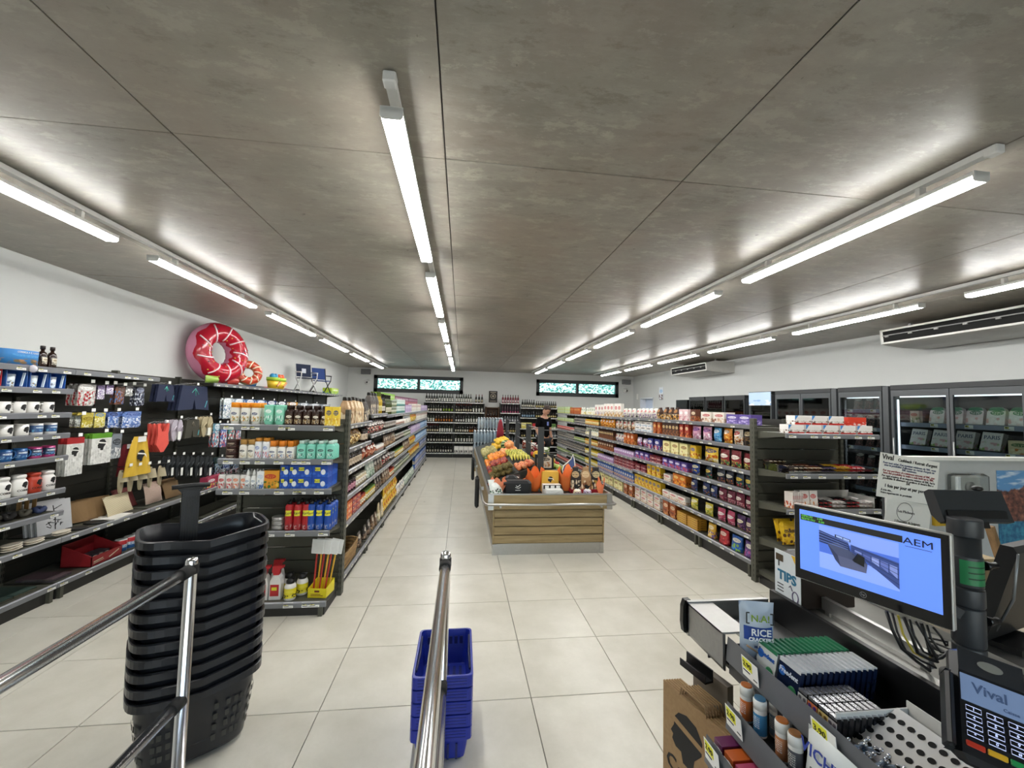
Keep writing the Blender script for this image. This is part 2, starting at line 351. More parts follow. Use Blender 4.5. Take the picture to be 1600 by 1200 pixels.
# side door near the far corner
dr = struct(link('door_1', None)); blu = plain('#cfdcf0', .4)  # bluish light of the doorway is put into the leaf colour
MB().box(XR+.19, XR+.2, D0, D1, 0, DZ).obj('door_leaf', blu, dr)
MB().box(XR-.01, XR+.2, D0, D0+.04, 0, DZ).box(XR-.01, XR+.2, D1-.04, D1, 0, DZ).box(XR-.01, XR+.2, D0, D1, DZ-.04, DZ).obj('door_frame', plain('#e6ebf2', .4), dr)
MB().tube([(XR+.17, D0+.12, 1.05), (XR+.14, D0+.12, 1.05), (XR+.14, D0+.24, 1.05)], .01).obj('door_handle', STEEL, dr)
# hedge outside the far windows
rg = np.random.default_rng(3); hb = MB()
for k in range(13000):
    x, y, z = rg.uniform(-6, 9), YF+2.2+rg.uniform(0, .9), (rg.uniform(1.2, 4.2) if k > 300 else rg.uniform(-.12, 1.2)); s = rg.uniform(.025, .055); a = rg.uniform(0, 6.28); t = rg.uniform(-1, 1)
    u_ = Vector((math.cos(a), math.sin(a)*.5, math.sin(a)*.8)); v_ = Vector((-math.sin(a), t, math.cos(a)))
    c_ = Vector((x, y, z)); hb.add([c_-u_*s*1.6, c_-v_*s*.6, c_+u_*s*1.6, c_+v_*s*.6], [(0, 1, 2, 3)], k % 3)
h = hb.obj('hedge', [plain('#6f9c7c', .6), plain('#8fb8a4', .6), plain('#4f8270', .6)]); tag(h, 'sunlit green hedge outside the far windows', 'hedge', None, 'stuff')  # leaf greens painted paler to stand for light coming through the leaves
# ---------------------------------------------------------------- luminaires
ROWS = [(-2.45, 'row along the souvenir wall'), (-.30, 'row over the pantry aisle'), (2.33, 'row over the sweets aisle'), (4.5, 'row beside the chilled cabinets')]
DIFF = emis('#fffefb', LAMP); LW = plain('#e9e9e6', .4)
LL = 1.56
m_house = MB().box(-.042, .042, 0, LL, .022, .046, 0, .003).mesh('housing', LW)
m_diff = MB().prism([(-.041, .022), (-.039, .008), (-.032, 0), (.032, 0), (.039, .008), (.041, .022)], 1, .006, LL-.006).mesh('diffuser', DIFF)
m_end = MB().prism([(-.043, .046), (-.043, .008), (-.034, -.002), (.034, -.002), (.043, .008), (.043, .046)], 1, 0, .006).mesh('end_cap', LW)
m_brk = MB().box(-.02, .02, -.01, .01, .046, .098).mesh('bracket', LW)
for X, nm in ROWS:
    tr = thing('lighting_track', 'slim white ceiling track carrying the lamp '+nm, 'light track', (X, 1.49, ZC-.035), 0, 'ceiling light tracks')
    MB().box(-.02, .02, 0, 12.1, 0, .03).obj('track', LW, tr)
    if X < 4: MB().box(-.024, .024, -.03, .02, -.012, .03, 0, .005).obj('feed_cap', LW, tr)
    for k in range(6):
        L = thing('tube_luminaire', 'lit white tube lamp, %s from the entrance in the %s' % (ordw(k), nm), 'ceiling lamp', (X, 1.53+1.93*k, ZC-.138), 0, 'tube luminaires')
        link('housing', m_house, L); link('diffuser', m_diff, L); link('end_cap', m_end, L); link('end_cap', m_end, L, (0, LL-.006, 0))
        for y in (.25, LL-.25): link('bracket', m_brk, L, (0, y, 0))
# ---------------------------------------------------------------- ceiling air conditioners
def aircon(y0, y1, label, sx=5.5):
    t = thing('air_conditioner', label, 'air conditioner', (0, 0, 0), 0, 'ceiling air conditioners')
    top, bot = 2.86, 2.66
    prof = [(sx, top-.01), (sx+.02, bot+.005), (sx+.10, bot-.01), (sx+.34, bot-.03), (XR-.005, bot-.03), (XR-.005, top+.03), (sx+.2, top+.03)]
    MB().prism(prof, 1, y0, y1).obj('casing', plain('#c9c8c2', .5), t)
    e = .006
    fr = MB(); P = lambda v: (sx-e+.02*v, top-.01-(top-bot-.015)*v)
    for v0, v1, ya, yb in ((0, .12, y0, y1), (.88, 1., y0, y1), (0, 1, y0, y0+.03), (0, 1, y1-.03, y1)):
        a, b = P(v0), P(v1); fr.add([(a[0]-.008, ya, a[1]), (a[0]-.008, yb, a[1]), (b[0]-.008, yb, b[1]), (b[0]-.008, ya, b[1]), (a[0]+.01, ya, a[1]), (a[0]+.01, yb, a[1]), (b[0]+.01, yb, b[1]), (b[0]+.01, ya, b[1])],
                                     [(0, 1, 2, 3), (4, 7, 6, 5), (0, 4, 5, 1), (2, 6, 7, 3), (1, 5, 6, 2), (0, 3, 7, 4)])
    fr.obj('outlet_frame', plain('#e4e3de', .45), t)
    a, b = P(.1), P(.9); MB().add([(a[0], y0+.02, a[1]), (a[0], y1-.02, a[1]), (b[0], y1-.02, b[1]), (b[0], y0+.02, b[1])], [(0, 1, 2, 3)]).obj('outlet', plain('#040404', .8), t)
    c = P(.42); lv = MB().box(c[0]-.014, c[0]+.004, y0+.03, y1-.03, c[1]-.005, c[1]+.005); lv.obj('louver', plain('#8f8f8c', .4), t)
    for k in range(int((y1-y0)/.28)): MB().box(c[0]-.012, c[0]+.004, y0+.2+.28*k, y0+.24+.28*k, c[1]-.022, c[1]-.005).obj('clip', plain('#a8a8a5', .4), t)
    for yh in (y0+.1, y1-.13): MB().box(sx+.3, sx+.33, yh, yh+.03, top, ZC-.002).obj('hanger', STEEL, t)
aircon(2.75, 4.73, 'long white air conditioner under the ceiling, closest to the checkout')
aircon(8.62, 10.2, 'short white air conditioner under the ceiling further along the cabinets')
# ---------------------------------------------------------------- small wall fittings
def speaker(x, z, label):
    t = thing('loudspeaker', label, 'speaker', (x, YF, z), 0, 'wall loudspeakers')
    MB().box(-.15, .15, -.14, -.01, -.085, .085, 0, .01).obj('cabinet', plain('#77787a', .6), t); MB().box(-.135, .135, -.146, -.138, -.07, .07).obj('grille', plain('#6b6c6d', .8), t)
    MB().box(-.03, .03, -.012, 0, -.03, .03).obj('bracket', MGREY, t)
speaker(-3.24, 2.8, 'grey loudspeaker above the wine window corner'); speaker(5.9, 2.73, 'grey loudspeaker beside the window over the cereals')
def dome(x, z, label):
    t = thing('security_camera', label, 'camera', (x, YF, z), 0, 'wall security cameras')
    MB().lathe([(.085, 0), (.085, .03), (.06, .05)], 18).xf(Matrix.Rotation(PI/2, 4, 'X')).obj('base', plain('#d8d8d6', .4), t)
    MB().ball((0, -.09, 0), .055, 0, 14, 9).obj('ball', plain('#d0d0ce', .35), t); MB().ball((.02, -.135, -.01), .028, 0, 12, 7).obj('lens', BLACK, t)
dome(-3.2, 2.45, 'white dome camera under the loudspeaker at the wine window'); dome(5.88, 2.42, 'white dome camera under the loudspeaker by the cereals')
def poster(o_name, label, cat, parts, loc, rz): 
    t = thing(o_name, label, cat, loc, rz)
    for n, m, b in parts: b.obj(n, m, t)
    return t
poster('wall_poster', 'small black framed poster with a pale round emblem above the wine gap', 'poster', [('board', plain('#1c1a18', .5), MB().box(-.15, .15, -.02, 0, -.2, .2)),
    ('emblem', plain('#a59c8a', .6), MB().tube([(.085*math.cos(a), -.022, .02+.085*math.sin(a)) for a in np.linspace(0, 2*PI, 20)[:-1]], .012, 5, 0, True).box(-.1, .1, -.024, -.02, .14, .165).box(-.11, .11, -.024, -.02, -.16, -.145).ball((0, -.022, .02), .04, 0, 8, 5, (1, .1, 1)))], (1.07, YF, 2.07), 0)
poster('wall_poster', 'narrow blue and white poster on the wall by the side door', 'poster', [('sheet', pack('#e9eef4', '#2b2a2a', '#9cc4e8', '#7a4a3a', 'box', .5, 3), MB().box(-.13, .13, -.008, 0, -.2, .2))], (XR, 12.1, 2.26), -PI/2)
poster('wall_notice', 'small pale notice on the wall at the door frame', 'notice', [('sheet', PAPER, MB().box(-.06, .06, -.006, 0, -.1, .1))], (XR, 13.85, 2.2), -PI/2)
# ---------------------------------------------------------------- shelving
def tag_mesh(w=.068, h=.036):
    b = MB().box(-w/2, w/2, -.0015, 0, -h/2, h/2, 0)
    b.box(-w*.44, -w*.02, -.0022, -.0015, -h*.05, h*.4, 1).box(-w*.38, -w*.18, -.0028, -.0022, h*.02, h*.33, 2).box(-w*.14, -w*.06, -.0028, -.0022, h*.1, h*.33, 2)
    b.box(-w*.42, w*.1, -.0022, -.0015, -h*.3, -h*.18, 2).box(.12*w, .42*w, -.0022, -.0015, -h*.35, -h*.3, 2)
    return b.mesh('price_tag', [PAPER, YEL, INK])
TAG = tag_mesh(); TAGB = tag_mesh(.075, .04)
_M = {}
def shelfset(parent, L, z, depth, tags, y0=0., rail=RAIL, bracket=True, tagm=None):
    k = ('shelf', L, depth)
    if k not in _M:
        _M[k] = MB().box(.02, L-.02, .012, depth-.012, -.03, 0, 0).mesh('shelf', OLIVE)
        _M[('rail', L)] = MB().prism([(0, -.04), (.012, -.04), (.012, .006), (.006, .006), (-.004, -.002)], 0, .002, L-.002).mesh('price_rail', rail)
        _M[('brk', L, depth)] = [MB().prism([(.02, -.028), (depth-.015, -.075), (depth-.015, -.002), (.02, -.002)], 0, x, x+.003).mesh('bracket', OLIVE) for x in (.02, L-.023)]
    s = link('shelf', _M[k], parent, (0, y0, z)); link('price_rail', _M[('rail', L)], s)
    if bracket:
        for m in _M[('brk', L, depth)]: link('bracket', m, s)
    for x in tags: link('price_tag', tagm or TAG, s, (x, -.0005, -.018), (math.radians(-4), 0, 0))
    return s
def rack(name, label, loc, rz, L, levels, H, depth=.4, cat='shelf rack', group=None, tagn=4, ends=(True, True), panels=False, base=True, seed=0, tagm=None):
    t = thing(name, label, cat, loc, rz, group); rr = random.Random(seed)
    if panels:
        n = int((H-.08)/.115)
        k = ('pan', L)
        if k not in _M: _M[k] = MB().box(.02, L-.02, 0, .02, .003, .112, 0, .004).mesh('panel', OLIVE)
        for i in range(n): link('panel', _M[k], t, (0, depth, .08+.115*i))
    else:
        k = ('bp', L, H)
        if k not in _M:
            b = MB().box(.02, L-.02, .006, .02, .03, H-.02)
            for i in range(int(H/.115)): b.box(.02, L-.02, 0, .006, .05+.115*i, .158+.115*i)
            _M[k] = b.mesh('back_panel', OLIVED)
        link('back_panel', _M[k], t, (0, depth, 0))
    for e, x in zip(ends, (0, L)):
        if not e: continue
        k = ('up', H)
        if k not in _M:
            _M[k] = MB().box(-.018, .018, -.035, .035, 0, H, 0, .003).mesh('upright', OLIVE); sl = MB()
            for i in range(int(H/.05)-1):
                for xx in (-.008, .008): sl.box(xx-.003, xx+.003, -.0362, -.034, .05+.05*i, .075+.05*i)
                sl.box(-.0192, -.017, -.01, -.004, .05+.05*i, .075+.05*i).box(.017, .0192, -.01, -.004, .05+.05*i, .075+.05*i)
            _M[('sl', H)] = sl.mesh('slot_groove', BLACKM)
        u = link('upright', _M[k], t, (x, depth+.01, 0)); link('slot_groove', _M[('sl', H)], u)['kind'] = 'stuff'
    for i, z in enumerate(levels):
        tg = sorted(min(L-.05, max(.05, (q+.5)/tagn*L+rr.uniform(-.06, .06))) for q in range(tagn) if rr.random() < .9)
        shelfset(t, L, z, depth, tg, tagm=tagm)
    if base:
        MB().box(.02, L-.02, .03, depth-.03, .0, min(levels)-.045).obj('plinth', plain('#2c2b29', .6), t)
        for x in (.03, L-.06): MB().box(x, x+.03, .0, .03, 0.001, min(levels)-.04).obj('foot', OLIVE, t)
    return t
GL_LV = {0: [1.515, 1.285, 1.075, .835, .585, .115], 1: [1.59, 1.35, 1.075, .835, .585, .115]}
GL_D = [1.565, 1.35, 1.10, .835, .585, .115]
GR_LV = [1.585, 1.355, 1.095, .885, .67, .425, .17]
for k in range(9):
    rack('gondola_bay', 'grey shelf bay of the pantry aisle, %s from the toiletries rack' % ordw(k), (-1.05, 4.0+k, 0), PI/2, 1.0, GL_LV.get(k, GL_D), 1.66, .40, 'shelf bay', 'pantry aisle shelf bays', 5, (k == 0, True), seed=k)
    rack('gondola_bay', 'grey shelf bay of the sweets aisle, %s from the chocolate rack' % ordw(k), (3.05, 5.0+k, 0), -PI/2, 1.0, GR_LV if k < 3 else [1.57, 1.34, 1.09, .86, .63, .40, .16], 1.66, .40, 'shelf bay', 'sweets aisle shelf bays', 5, (True, k == 0), seed=20+k)
for k in range(9):   # far sides of the two islands
    rack('gondola_bay', 'grey shelf bay backing the pantry aisle, %s from the toiletries rack' % ordw(k), (-1.89, 5.0+k, 0), -PI/2, 1.0, [1.5, 1.1, .7, .12], 1.64, .37, 'shelf bay', 'rear shelf bays', 4, (False, False), seed=40+k)
    rack('gondola_bay', 'grey shelf bay backing the sweets aisle, %s from the chocolate rack' % ordw(k), (3.91, 4.0+k, 0), PI/2, 1.0, [1.5, 1.1, .7, .12], 1.64, .37, 'shelf bay', 'rear shelf bays', 4, (False, False), seed=60+k)
EL_LV = [1.525, 1.25, 1.01, .675, .115]
endL = rack('end_rack', 'grey end rack with sun creams and insect sprays facing the entrance', (-1.92, 3.53, 0), 0, .88, EL_LV, 1.66, .385, 'shelf rack', None, 7, panels=True, seed=3, tagm=TAGB)
ER_LV = [1.53, 1.15, .82, .46, .13]
endR = rack('end_rack', 'grey end rack with chocolate bars behind the checkout screen', (3.03, 3.5, 0), 0, 1.0, ER_LV, 1.66, .42, 'shelf rack', None, 6, panels=True, seed=9, tagm=TAGB)
# souvenir wall racks
SW_LV = [1.95, 1.78, 1.58, 1.405, 1.215, .94, .75, .515, .14]
rack('wall_rack', 'grey wall rack full of printed mugs and jars, closest to the entrance', (-3.35, 2.97, 0), PI/2, 1.0, SW_LV, 2.02, .44, 'wall rack', 'souvenir wall racks', 5, seed=70)
PEGW = []
for k, lv in ((1, [1.95, .515, .14]), (2, [.515, .14]), (3, [1.95, .515, .14]), (4, [1.95, .515, .14]), (5, [1.95, .515, .14]), (6, [1.95, .9, .515, .14]), (7, [1.95, 1.2, .9, .515, .14])):
    PEGW.append(rack('wall_rack', ['', 'grey wall rack with bagged souvenirs hanging from hooks beside the mugs', 'grey wall rack hung with swim shorts and sandals', 'grey wall rack under the pink swim ring', 'grey wall rack past the pink swim ring',
         'grey wall rack under the toy buckets', 'grey wall rack under the folding chairs', 'grey wall rack past the folding chairs'][k], (-3.35, 2.97+k, 0), PI/2, 1.0, lv, 2.02, .44, 'wall rack', 'souvenir wall racks', 5, seed=70+k))
# ---------------------------------------------------------------- products
class Proto:
    def __init__(s, name, cat, desc, size, parts, rot=0.):
        if name in ('carton', 'bag', 'pouch', 'can', 'jar', 'paper_bag'): name = '_'.join(desc.split(' with ')[0].split(' of ')[0].replace('-', '_').split()[-2:]); name = name if name.split('_')[-1] in ('bag', 'pouch', 'can', 'jar', 'carton', 'packet', 'tin', 'box') else name+'_bag'
        s.name, s.cat, s.desc, (s.w, s.d, s.h), s.parts, s.rot = name, cat, desc, size, parts, rot
CNT = {}
def put(p, pos, rz, where, ref='from near post', tier=None, tilt=0., sc=1.):
    key = (p.desc, where, tier); i = CNT.get(key, 0); CNT[key] = i+1
    lab = p.desc+((', '+tier) if tier else '')+(', ' if ref in ('of its kind', 'stacked', 'beside meal packs') else ', %s %s, ' % (ordw(i), ref))+where
    o = link(p.name, p.parts[0][1], None, pos, (tilt, 0, rz+p.rot)); tag(o, lab, p.cat, p.desc+', '+where); o.scale = (sc, sc, sc)
    for n, m in p.parts[1:]: link(n, m, o)
    return o
def face(kind, f):
    if kind == 'L': return lambda a, d, z: ((f-d, a, z), PI/2)
    if kind == 'R': return lambda a, d, z: ((f+d, a, z), -PI/2)
    return lambda a, d, z: ((a, f+d, z), 0.)
def run(fc, z, a0, a1, p, where, rows=1, stack=1, gap=.006, d0=.025, ref='from near post', tilt=0., jit=.0, n=None, rz=0.):
    n = n or max(1, int((a1-a0+gap)/(p.w+gap))); st = (a1-a0)/n
    if st < p.w+.002: st = p.w+.002
    for s in range(stack):
        for r in range(rows):
            tier = None
            if stack > 1: tier = ['lower tier', 'upper tier'][s] if stack == 2 else ['bottom tier', 'middle tier', 'top tier', 'fourth tier', 'fifth tier', 'sixth tier'][s]
            if r: tier = ((tier+' ') if tier else '')+['', 'second row', 'third row', 'fourth row'][r]
            for i in range(n):
                pos, rr = fc(a0+st*(i+.5)+random.uniform(-jit, jit), d0+p.d/2+r*(p.d+.006), z+.001+s*(p.h+.0008)+p.d/2*abs(math.sin(tilt)))
                soft = p.name.split('_')[-1] in ('bag', 'pouch') and stack == 1
                put(p, pos, rr+rz+random.uniform(-jit*4, jit*4)+(random.uniform(-.1, .1) if soft else 0), where, ref, tier, tilt+(random.uniform(-.05, .02) if soft and tilt else 0), random.uniform(.93, 1.) if soft else 1.)
# mesh makers: origin at the middle of the foot, front towards -Y
def m_carton(w, d, h, m, ch=0.): return MB().box(-w/2, w/2, -d/2, d/2, 0, h, 0, ch).mesh('carton', m)
def m_bag(w, d, h, m, nu=6, nv=8, lean=.0):
    b = MB()
    for sgn in (-1, 1):
        def fn(u, v, sgn=sgn):
            e = max(0, min(1, (v-.06)/.88)); t = (math.sin(PI*u)**.55)*(math.sin(PI*e)**.5 if 0 < e < 1 else 0)
            wv = .012*w*math.sin(v*9+u*3)
            x = (u-.5)*w*(1-.06*math.sin(PI*v)); z = v*h
            if e in (0, 1): wv = .0
            return (x+wv*.2, sgn*t*d/2*(.93+.07*math.sin(5*u+7*v)), z)
        b.sheet(fn, nu, nv)
    return b.mesh('bag', m)
def m_pouch(w, d, h, m, nu=6, nv=7):
    """stand-up pouch: broad flat foot, flat sealed top"""
    b = MB(); rings = []
    for j in range(nv+1):
        v = j/nv; t = d/2*(1-v)**.7*(1 if v < 1 else 0)+.0015; ww = w/2*(1-.04*math.sin(PI*v))
        ring = []
        for i in range(2*nu):
            a = 2*PI*i/(2*nu); ca, sa = math.cos(a), math.sin(a)
            ring.append((ww*math.copysign(abs(ca)**.6, ca), t*math.copysign(abs(sa)**.8, sa), v*h))
        rings.append(ring)
    return b.loft(rings, 0, True, True, True).mesh('pouch', m)
def m_gusset(w, d, h, m, top):
    """side-gusset bag with a rolled dark top"""
    b = MB(); P = lambda x, y, z: (x, y, z); k = .72
    r = lambda sx, sy, z: [(-sx, -sy, z), (-sx*.0, -sy*1.08, z), (sx, -sy, z), (sx*.93, 0, z), (sx, sy, z), (0, sy*1.08, z), (-sx, sy, z), (-sx*.93, 0, z)]
    b.loft([r(w/2, d/2, 0), r(w/2, d/2, h*.35), r(w/2*.98, d/2*.97, h*.6), r(w/2*.66, d/2*.55, h*.82), r(w/2*.48, d/2*.4, h*.88)], 0, True, True)
    b.loft([r(w/2*.5, d/2*.42, h*.855), r(w/2*.54, d/2*.46, h*.9), r(w/2*.62, d/2*.36, h*.985), r(w/2*.6, d/2*.2, h)], 1)
    return b.mesh('paper_bag', [m, top])
def m_lathe(prof, m, n=14, ms=None, sy=1.): return MB().lathe(prof, n, 0, 0, 0, True, ms, sy).mesh('body', m)
BOT = lambda r, h: [(r*.9, 0), (r, .02*h), (r, .55*h), (r*.93, .62*h), (r*.45, .72*h), (r*.36, .78*h), (r*.34, .97*h), (r*.38, .975*h), (r*.38, h)]
JAR = lambda r, h: [(r*.92, 0), (r, .04*h), (r, .72*h), (r*.85, .8*h), (r*.85, .83*h), (r*.92, .83*h), (r*.92, h)]
CAN = lambda r, h: [(r*.94, 0), (r, .03*h), (r, .97*h), (r*.94, h)]
def wine(glass, label, cap, desc, h=.285, r=.036, lv=(.14, .37)):
    return Proto('wine_bottle', 'bottle', desc, (2*r, 2*r, h), [('b', m_lathe(BOT(r, h), bands([(0, glass), (.8, cap)], .15, front=(lv[0], lv[1], label, .34), text=(lv[0]+.05, lv[1]-.05, '#4a4642')), 10))])
def jar(desc, c1, lab, lid, h=.12, r=.04, n=12):
    return Proto('jar', 'jar', desc, (2*r, 2*r, h), [('b', m_lathe(JAR(r, h), bands([(0, c1), (.18, lab), (.62, c1), (.82, lid)], .2, text=(.25, .55, '#5a4a3a')), n))])
def can(desc, c1, c2, c3, h=.11, r=.035): return Proto('can', 'can', desc, (2*r, 2*r, h), [('b', m_lathe(CAN(r, h), bands([(0, '#b9b9b6'), (.05, c1), (.35, c2), (.6, c3), (.95, '#c4c4c2')], .3, text=(.35, .6, c1)), 12))])
def carton(desc, c1, c2, c3, w, d, h, c4='#ffffff', seed=0, name='carton', cat='carton'): return Proto(name, cat, desc, (w, d, h), [('b', m_carton(w, d, h, pack(c1, c2, c3, c4, 'box', .4, seed)))])
def bag(desc, c1, c2, c3, w, d, h, c4='#ffffff', seed=0, style='bag', name='bag', cat='bag'): return Proto(name, cat, desc, (w, d, h), [('b', m_bag(w, d, h, pack(c1, c2, c3, c4, style, .22, seed)))])
def pouch(desc, c1, c2, c3, w, d, h, c4='#ffffff', seed=0, style='pouch', name='pouch', cat='pouch'): return Proto(name, cat, desc, (w, d, h), [('b', m_pouch(w, d, h, pack(c1, c2, c3, c4, style, .28, seed)))])
def gbag(desc, c1, c2, c3, top, w=.125, d=.085, h=.27, seed=0): return Proto('paper_bag', 'bag', desc, (w, d, h), [('b', m_gusset(w, d, h, pack(c1, c2, c3, '#e8d9b8', 'pouch', .6, seed), plain(top, .5)))])
LN = ['top', 'second', 'third', 'fourth', 'fifth', 'sixth', 'seventh', 'eighth', 'ninth']
def lname(i, n): return 'bottom' if i == n-1 else LN[i]
# ---------------------------------------------------------------- pantry aisle goods
def bays(a, b):
    out = []
    while b-a > .06:
        e = min(b, math.floor(a+1e-6)+1-.025); s = max(a, math.floor(a+1e-6)+.025)
        if e-s > .06: out.append((s, e))
        a = math.floor(a+1e-6)+1
    return out
FL = face('L', -1.05)
kraft = gbag('kraft paper bag with black rolled top', '#b2906a', '#8a6a48', '#d8c3a0', '#1d1a18', seed=1)
kraft2 = gbag('pale kraft bag with oval window', '#c5a780', '#7a5a3c', '#e3d4b6', '#2a2522', seed=2)
charc = gbag('charcoal patterned bag with black top', '#57504c', '#8d8580', '#2a2625', '#151414', seed=3)
goldb = bag('clear bag of golden biscuits', '#6e4c24', '#d1a860', '#8a6430', .2, .13, .17, '#f0d9a0', 4, 'clear')
redb = bag('red and white sweet bag', '#3a2a2a', '#c2474b', '#e8e2dc', .14, .09, .17, '#e6c9b8', 5)
sausR = bag('red dried sausage bag', '#8c3a26', '#d06a44', '#efe7da', .13, .09, .16, '#e0b090', 6)
jarD = jar('dark glass jar with cream label', '#2a1c16', '#c9b9a4', '#191615', .15, .04)
jarP = jar('plum jam jar with pink label', '#3a1626', '#c98fa0', '#3a3534', .12, .036)
jarW = jar('cream jar with white label', '#b8a888', '#ece8dd', '#d8d2c0', .11, .036)
jarY = jar('yellow mustard jar', '#b89a3c', '#e9e2bd', '#6a8a4a', .11, .034)
jarO = jar('orange jam jar with cloth lid', '#b4602a', '#efe2c6', '#8e2f2a', .115, .036)
capo = carton('orange and white striped carton', '#e0773c', '#ece4d6', '#a5343a', .15, .09, .055, '#e9c27a', 7)
capr = carton('red and cream striped carton', '#a7343e', '#ece4d6', '#e7a45a', .15, .09, .055, '#3a2a2a', 8)
tinW = can('black and white tin', '#24211f', '#e4dfd6', '#6d645c')
tinG = can('sage green tin', '#7d8a6a', '#e2e2d2', '#4f5c42', .11, .04)
tinT = can('teal striped tin', '#5f9a98', '#e6ece6', '#a3b6b0', .12, .04)
tinS = can('silver and rust tin', '#9a9a96', '#b2664a', '#d6d2ca', .10, .04)
oilY = wine('#b59a2e', '#e6dd9c', '#5c6e2a', 'yellow oil bottle with green cap', .29, .035)
oilG = wine('#3f4a22', '#dcd9c4', '#20241a', 'olive green oil bottle', .29, .034)
vinD = wine('#231a16', '#e8e4dc', '#1a1413', 'dark vinegar bottle with white label', .27, .034)
pouB = pouch('brown spice pouch', '#5a4432', '#c3a37a', '#e6ddc8', .12, .07, .17, '#8d6f50', 9)
pouG = pouch('green and white herb pouch', '#9aa89a', '#54785a', '#eef0e8', .13, .08, .17, '#dfe6d8', 10)
pouD = pouch('dark lentil pouch', '#38302c', '#7c6250', '#d9d0c2', .13, .08, .17, '#a48a70', 11)
pouW = pouch('white rice pouch', '#dedad0', '#a89a80', '#6a7a9a', .13, .08, .18, '#f2efe6', 12)
lilac = carton('lilac infusion carton', '#b9a3c9', '#8668a4', '#f1edf4', .12, .07, .15, '#d6c8e2', 13)
pasY = bag('yellow pasta packet', '#d8a92e', '#e9cf6a', '#b5452a', .13, .08, .18, '#f2e2a4', 14)
pasL = pouch('long beige noodle packet', '#cbb892', '#e2d6b8', '#8d6b3a', .10, .06, .24, '#f0e8d4', 15)
pasB = carton('blue pasta carton', '#2c5aa8', '#d9c27a', '#f0efe8', .13, .06, .18, '#e8dcae', 16)
whiB = carton('white flour packet', '#e6e3da', '#c4bfae', '#9a3d3a', .12, .08, .18, '#ffffff', 17)
grnB = carton('lime green snack carton', '#8fc23a', '#5e9a2a', '#eef2d6', .11, .07, .17, '#c8e07a', 18)
purB = carton('maroon and violet carton', '#6e2f56', '#b0506a', '#e2cdd8', .12, .07, .16, '#d88a8a', 19)
blu2 = carton('light blue sugar carton', '#8fb4d8', '#4f7cb4', '#f4f6f8', .12, .08, .16, '#dfeaf4', 20)
PL = {0: [(4.02, 4.3, kraft, 1, 1), (4.3, 4.72, kraft2, 1, 1), (4.72, 4.99, charc, 1, 1), (5.02, 5.5, charc, 1, 1), (5.5, 5.75, oilY, 2, 1), (5.75, 5.98, vinD, 2, 1), (6.02, 6.5, oilG, 2, 1), (6.5, 6.98, tinG, 1, 2), (7.02, 7.98, tinT, 1, 2), (8.02, 8.98, lilac, 1, 1), (9.02, 10.98, whiB, 1, 1), (11.02, 12.98, lilac, 1, 1)],
      1: [(4.04, 4.7, goldb, 1, 1), (4.74, 4.98, jarD, 1, 1), (5.02, 5.98, redb, 1, 1), (6.02, 6.98, tinW, 1, 1), (7.02, 7.98, tinS, 1, 1), (8.02, 8.98, pouW, 1, 1), (9.02, 9.98, pasY, 1, 1), (10.02, 12.98, whiB, 1, 1)],
      2: [(4.05, 4.72, jarD, 2, 1), (4.74, 4.98, sausR, 1, 1), (5.02, 5.5, sausR, 1, 1), (5.52, 5.98, tinS, 1, 1), (6.02, 6.98, pouB, 1, 1), (7.02, 7.98, tinW, 1, 1), (8.02, 8.98, tinG, 1, 1), (9.02, 10.98, lilac, 1, 1), (11.02, 12.98, blu2, 1, 1)],
      3: [(4.05, 4.5, jarP, 2, 1), (4.52, 4.98, jarW, 1, 1), (5.02, 5.45, pouG, 1, 1), (5.47, 5.98, pouD, 1, 1), (6.02, 6.6, redb, 1, 1), (6.62, 6.98, tinW, 1, 1), (7.02, 7.98, jarY, 1, 1), (8.02, 8.98, pouB, 1, 1), (9.02, 9.98, pasY, 1, 1), (10.02, 12.98, blu2, 1, 1)],
      4: [(4.03, 4.36, capo, 1, 3), (4.37, 4.7, capr, 1, 3), (4.72, 4.98, jarO, 2, 1), (5.02, 5.5, jarY, 1, 1), (5.52, 5.98, pouD, 1, 1), (6.02, 6.6, pouB, 1, 1), (6.62, 6.98, jarO, 1, 1), (7.02, 8.98, tinG, 1, 1), (9.02, 10.98, pasY, 1, 1), (11.02, 12.98, pasB, 1, 1)],
      5: [(4.72, 4.98, pouD, 1, 1), (5.02, 5.4, pouD, 1, 1), (5.42, 5.78, pouB, 1, 1), (5.8, 6.2, pasL, 1, 1), (6.22, 7.4, pasY, 1, 2), (7.42, 8.4, pouW, 1, 1), (8.42, 9.98, pouG, 1, 1), (10.02, 12.98, pasB, 1, 2)]}
for i, rs in PL.items():
    wh = '%s shelf, pantry aisle' % lname(i, 6)
    for a, b, p, rows, st in rs:
        for a_, b_ in bays(a, b): run(FL, (GL_LV.get(int(a_)-4, GL_D))[i], a_, b_, p, wh, rows, st, jit=.002)
FLB = face('L', -1.25)
for a, b, p in ((6.5, 7.98, grnB), (8.02, 9.98, purB), (10.02, 11.98, purB)): run(FLB, GL_D[0], a, b, p, 'behind top shelf, pantry aisle', 1, 2)
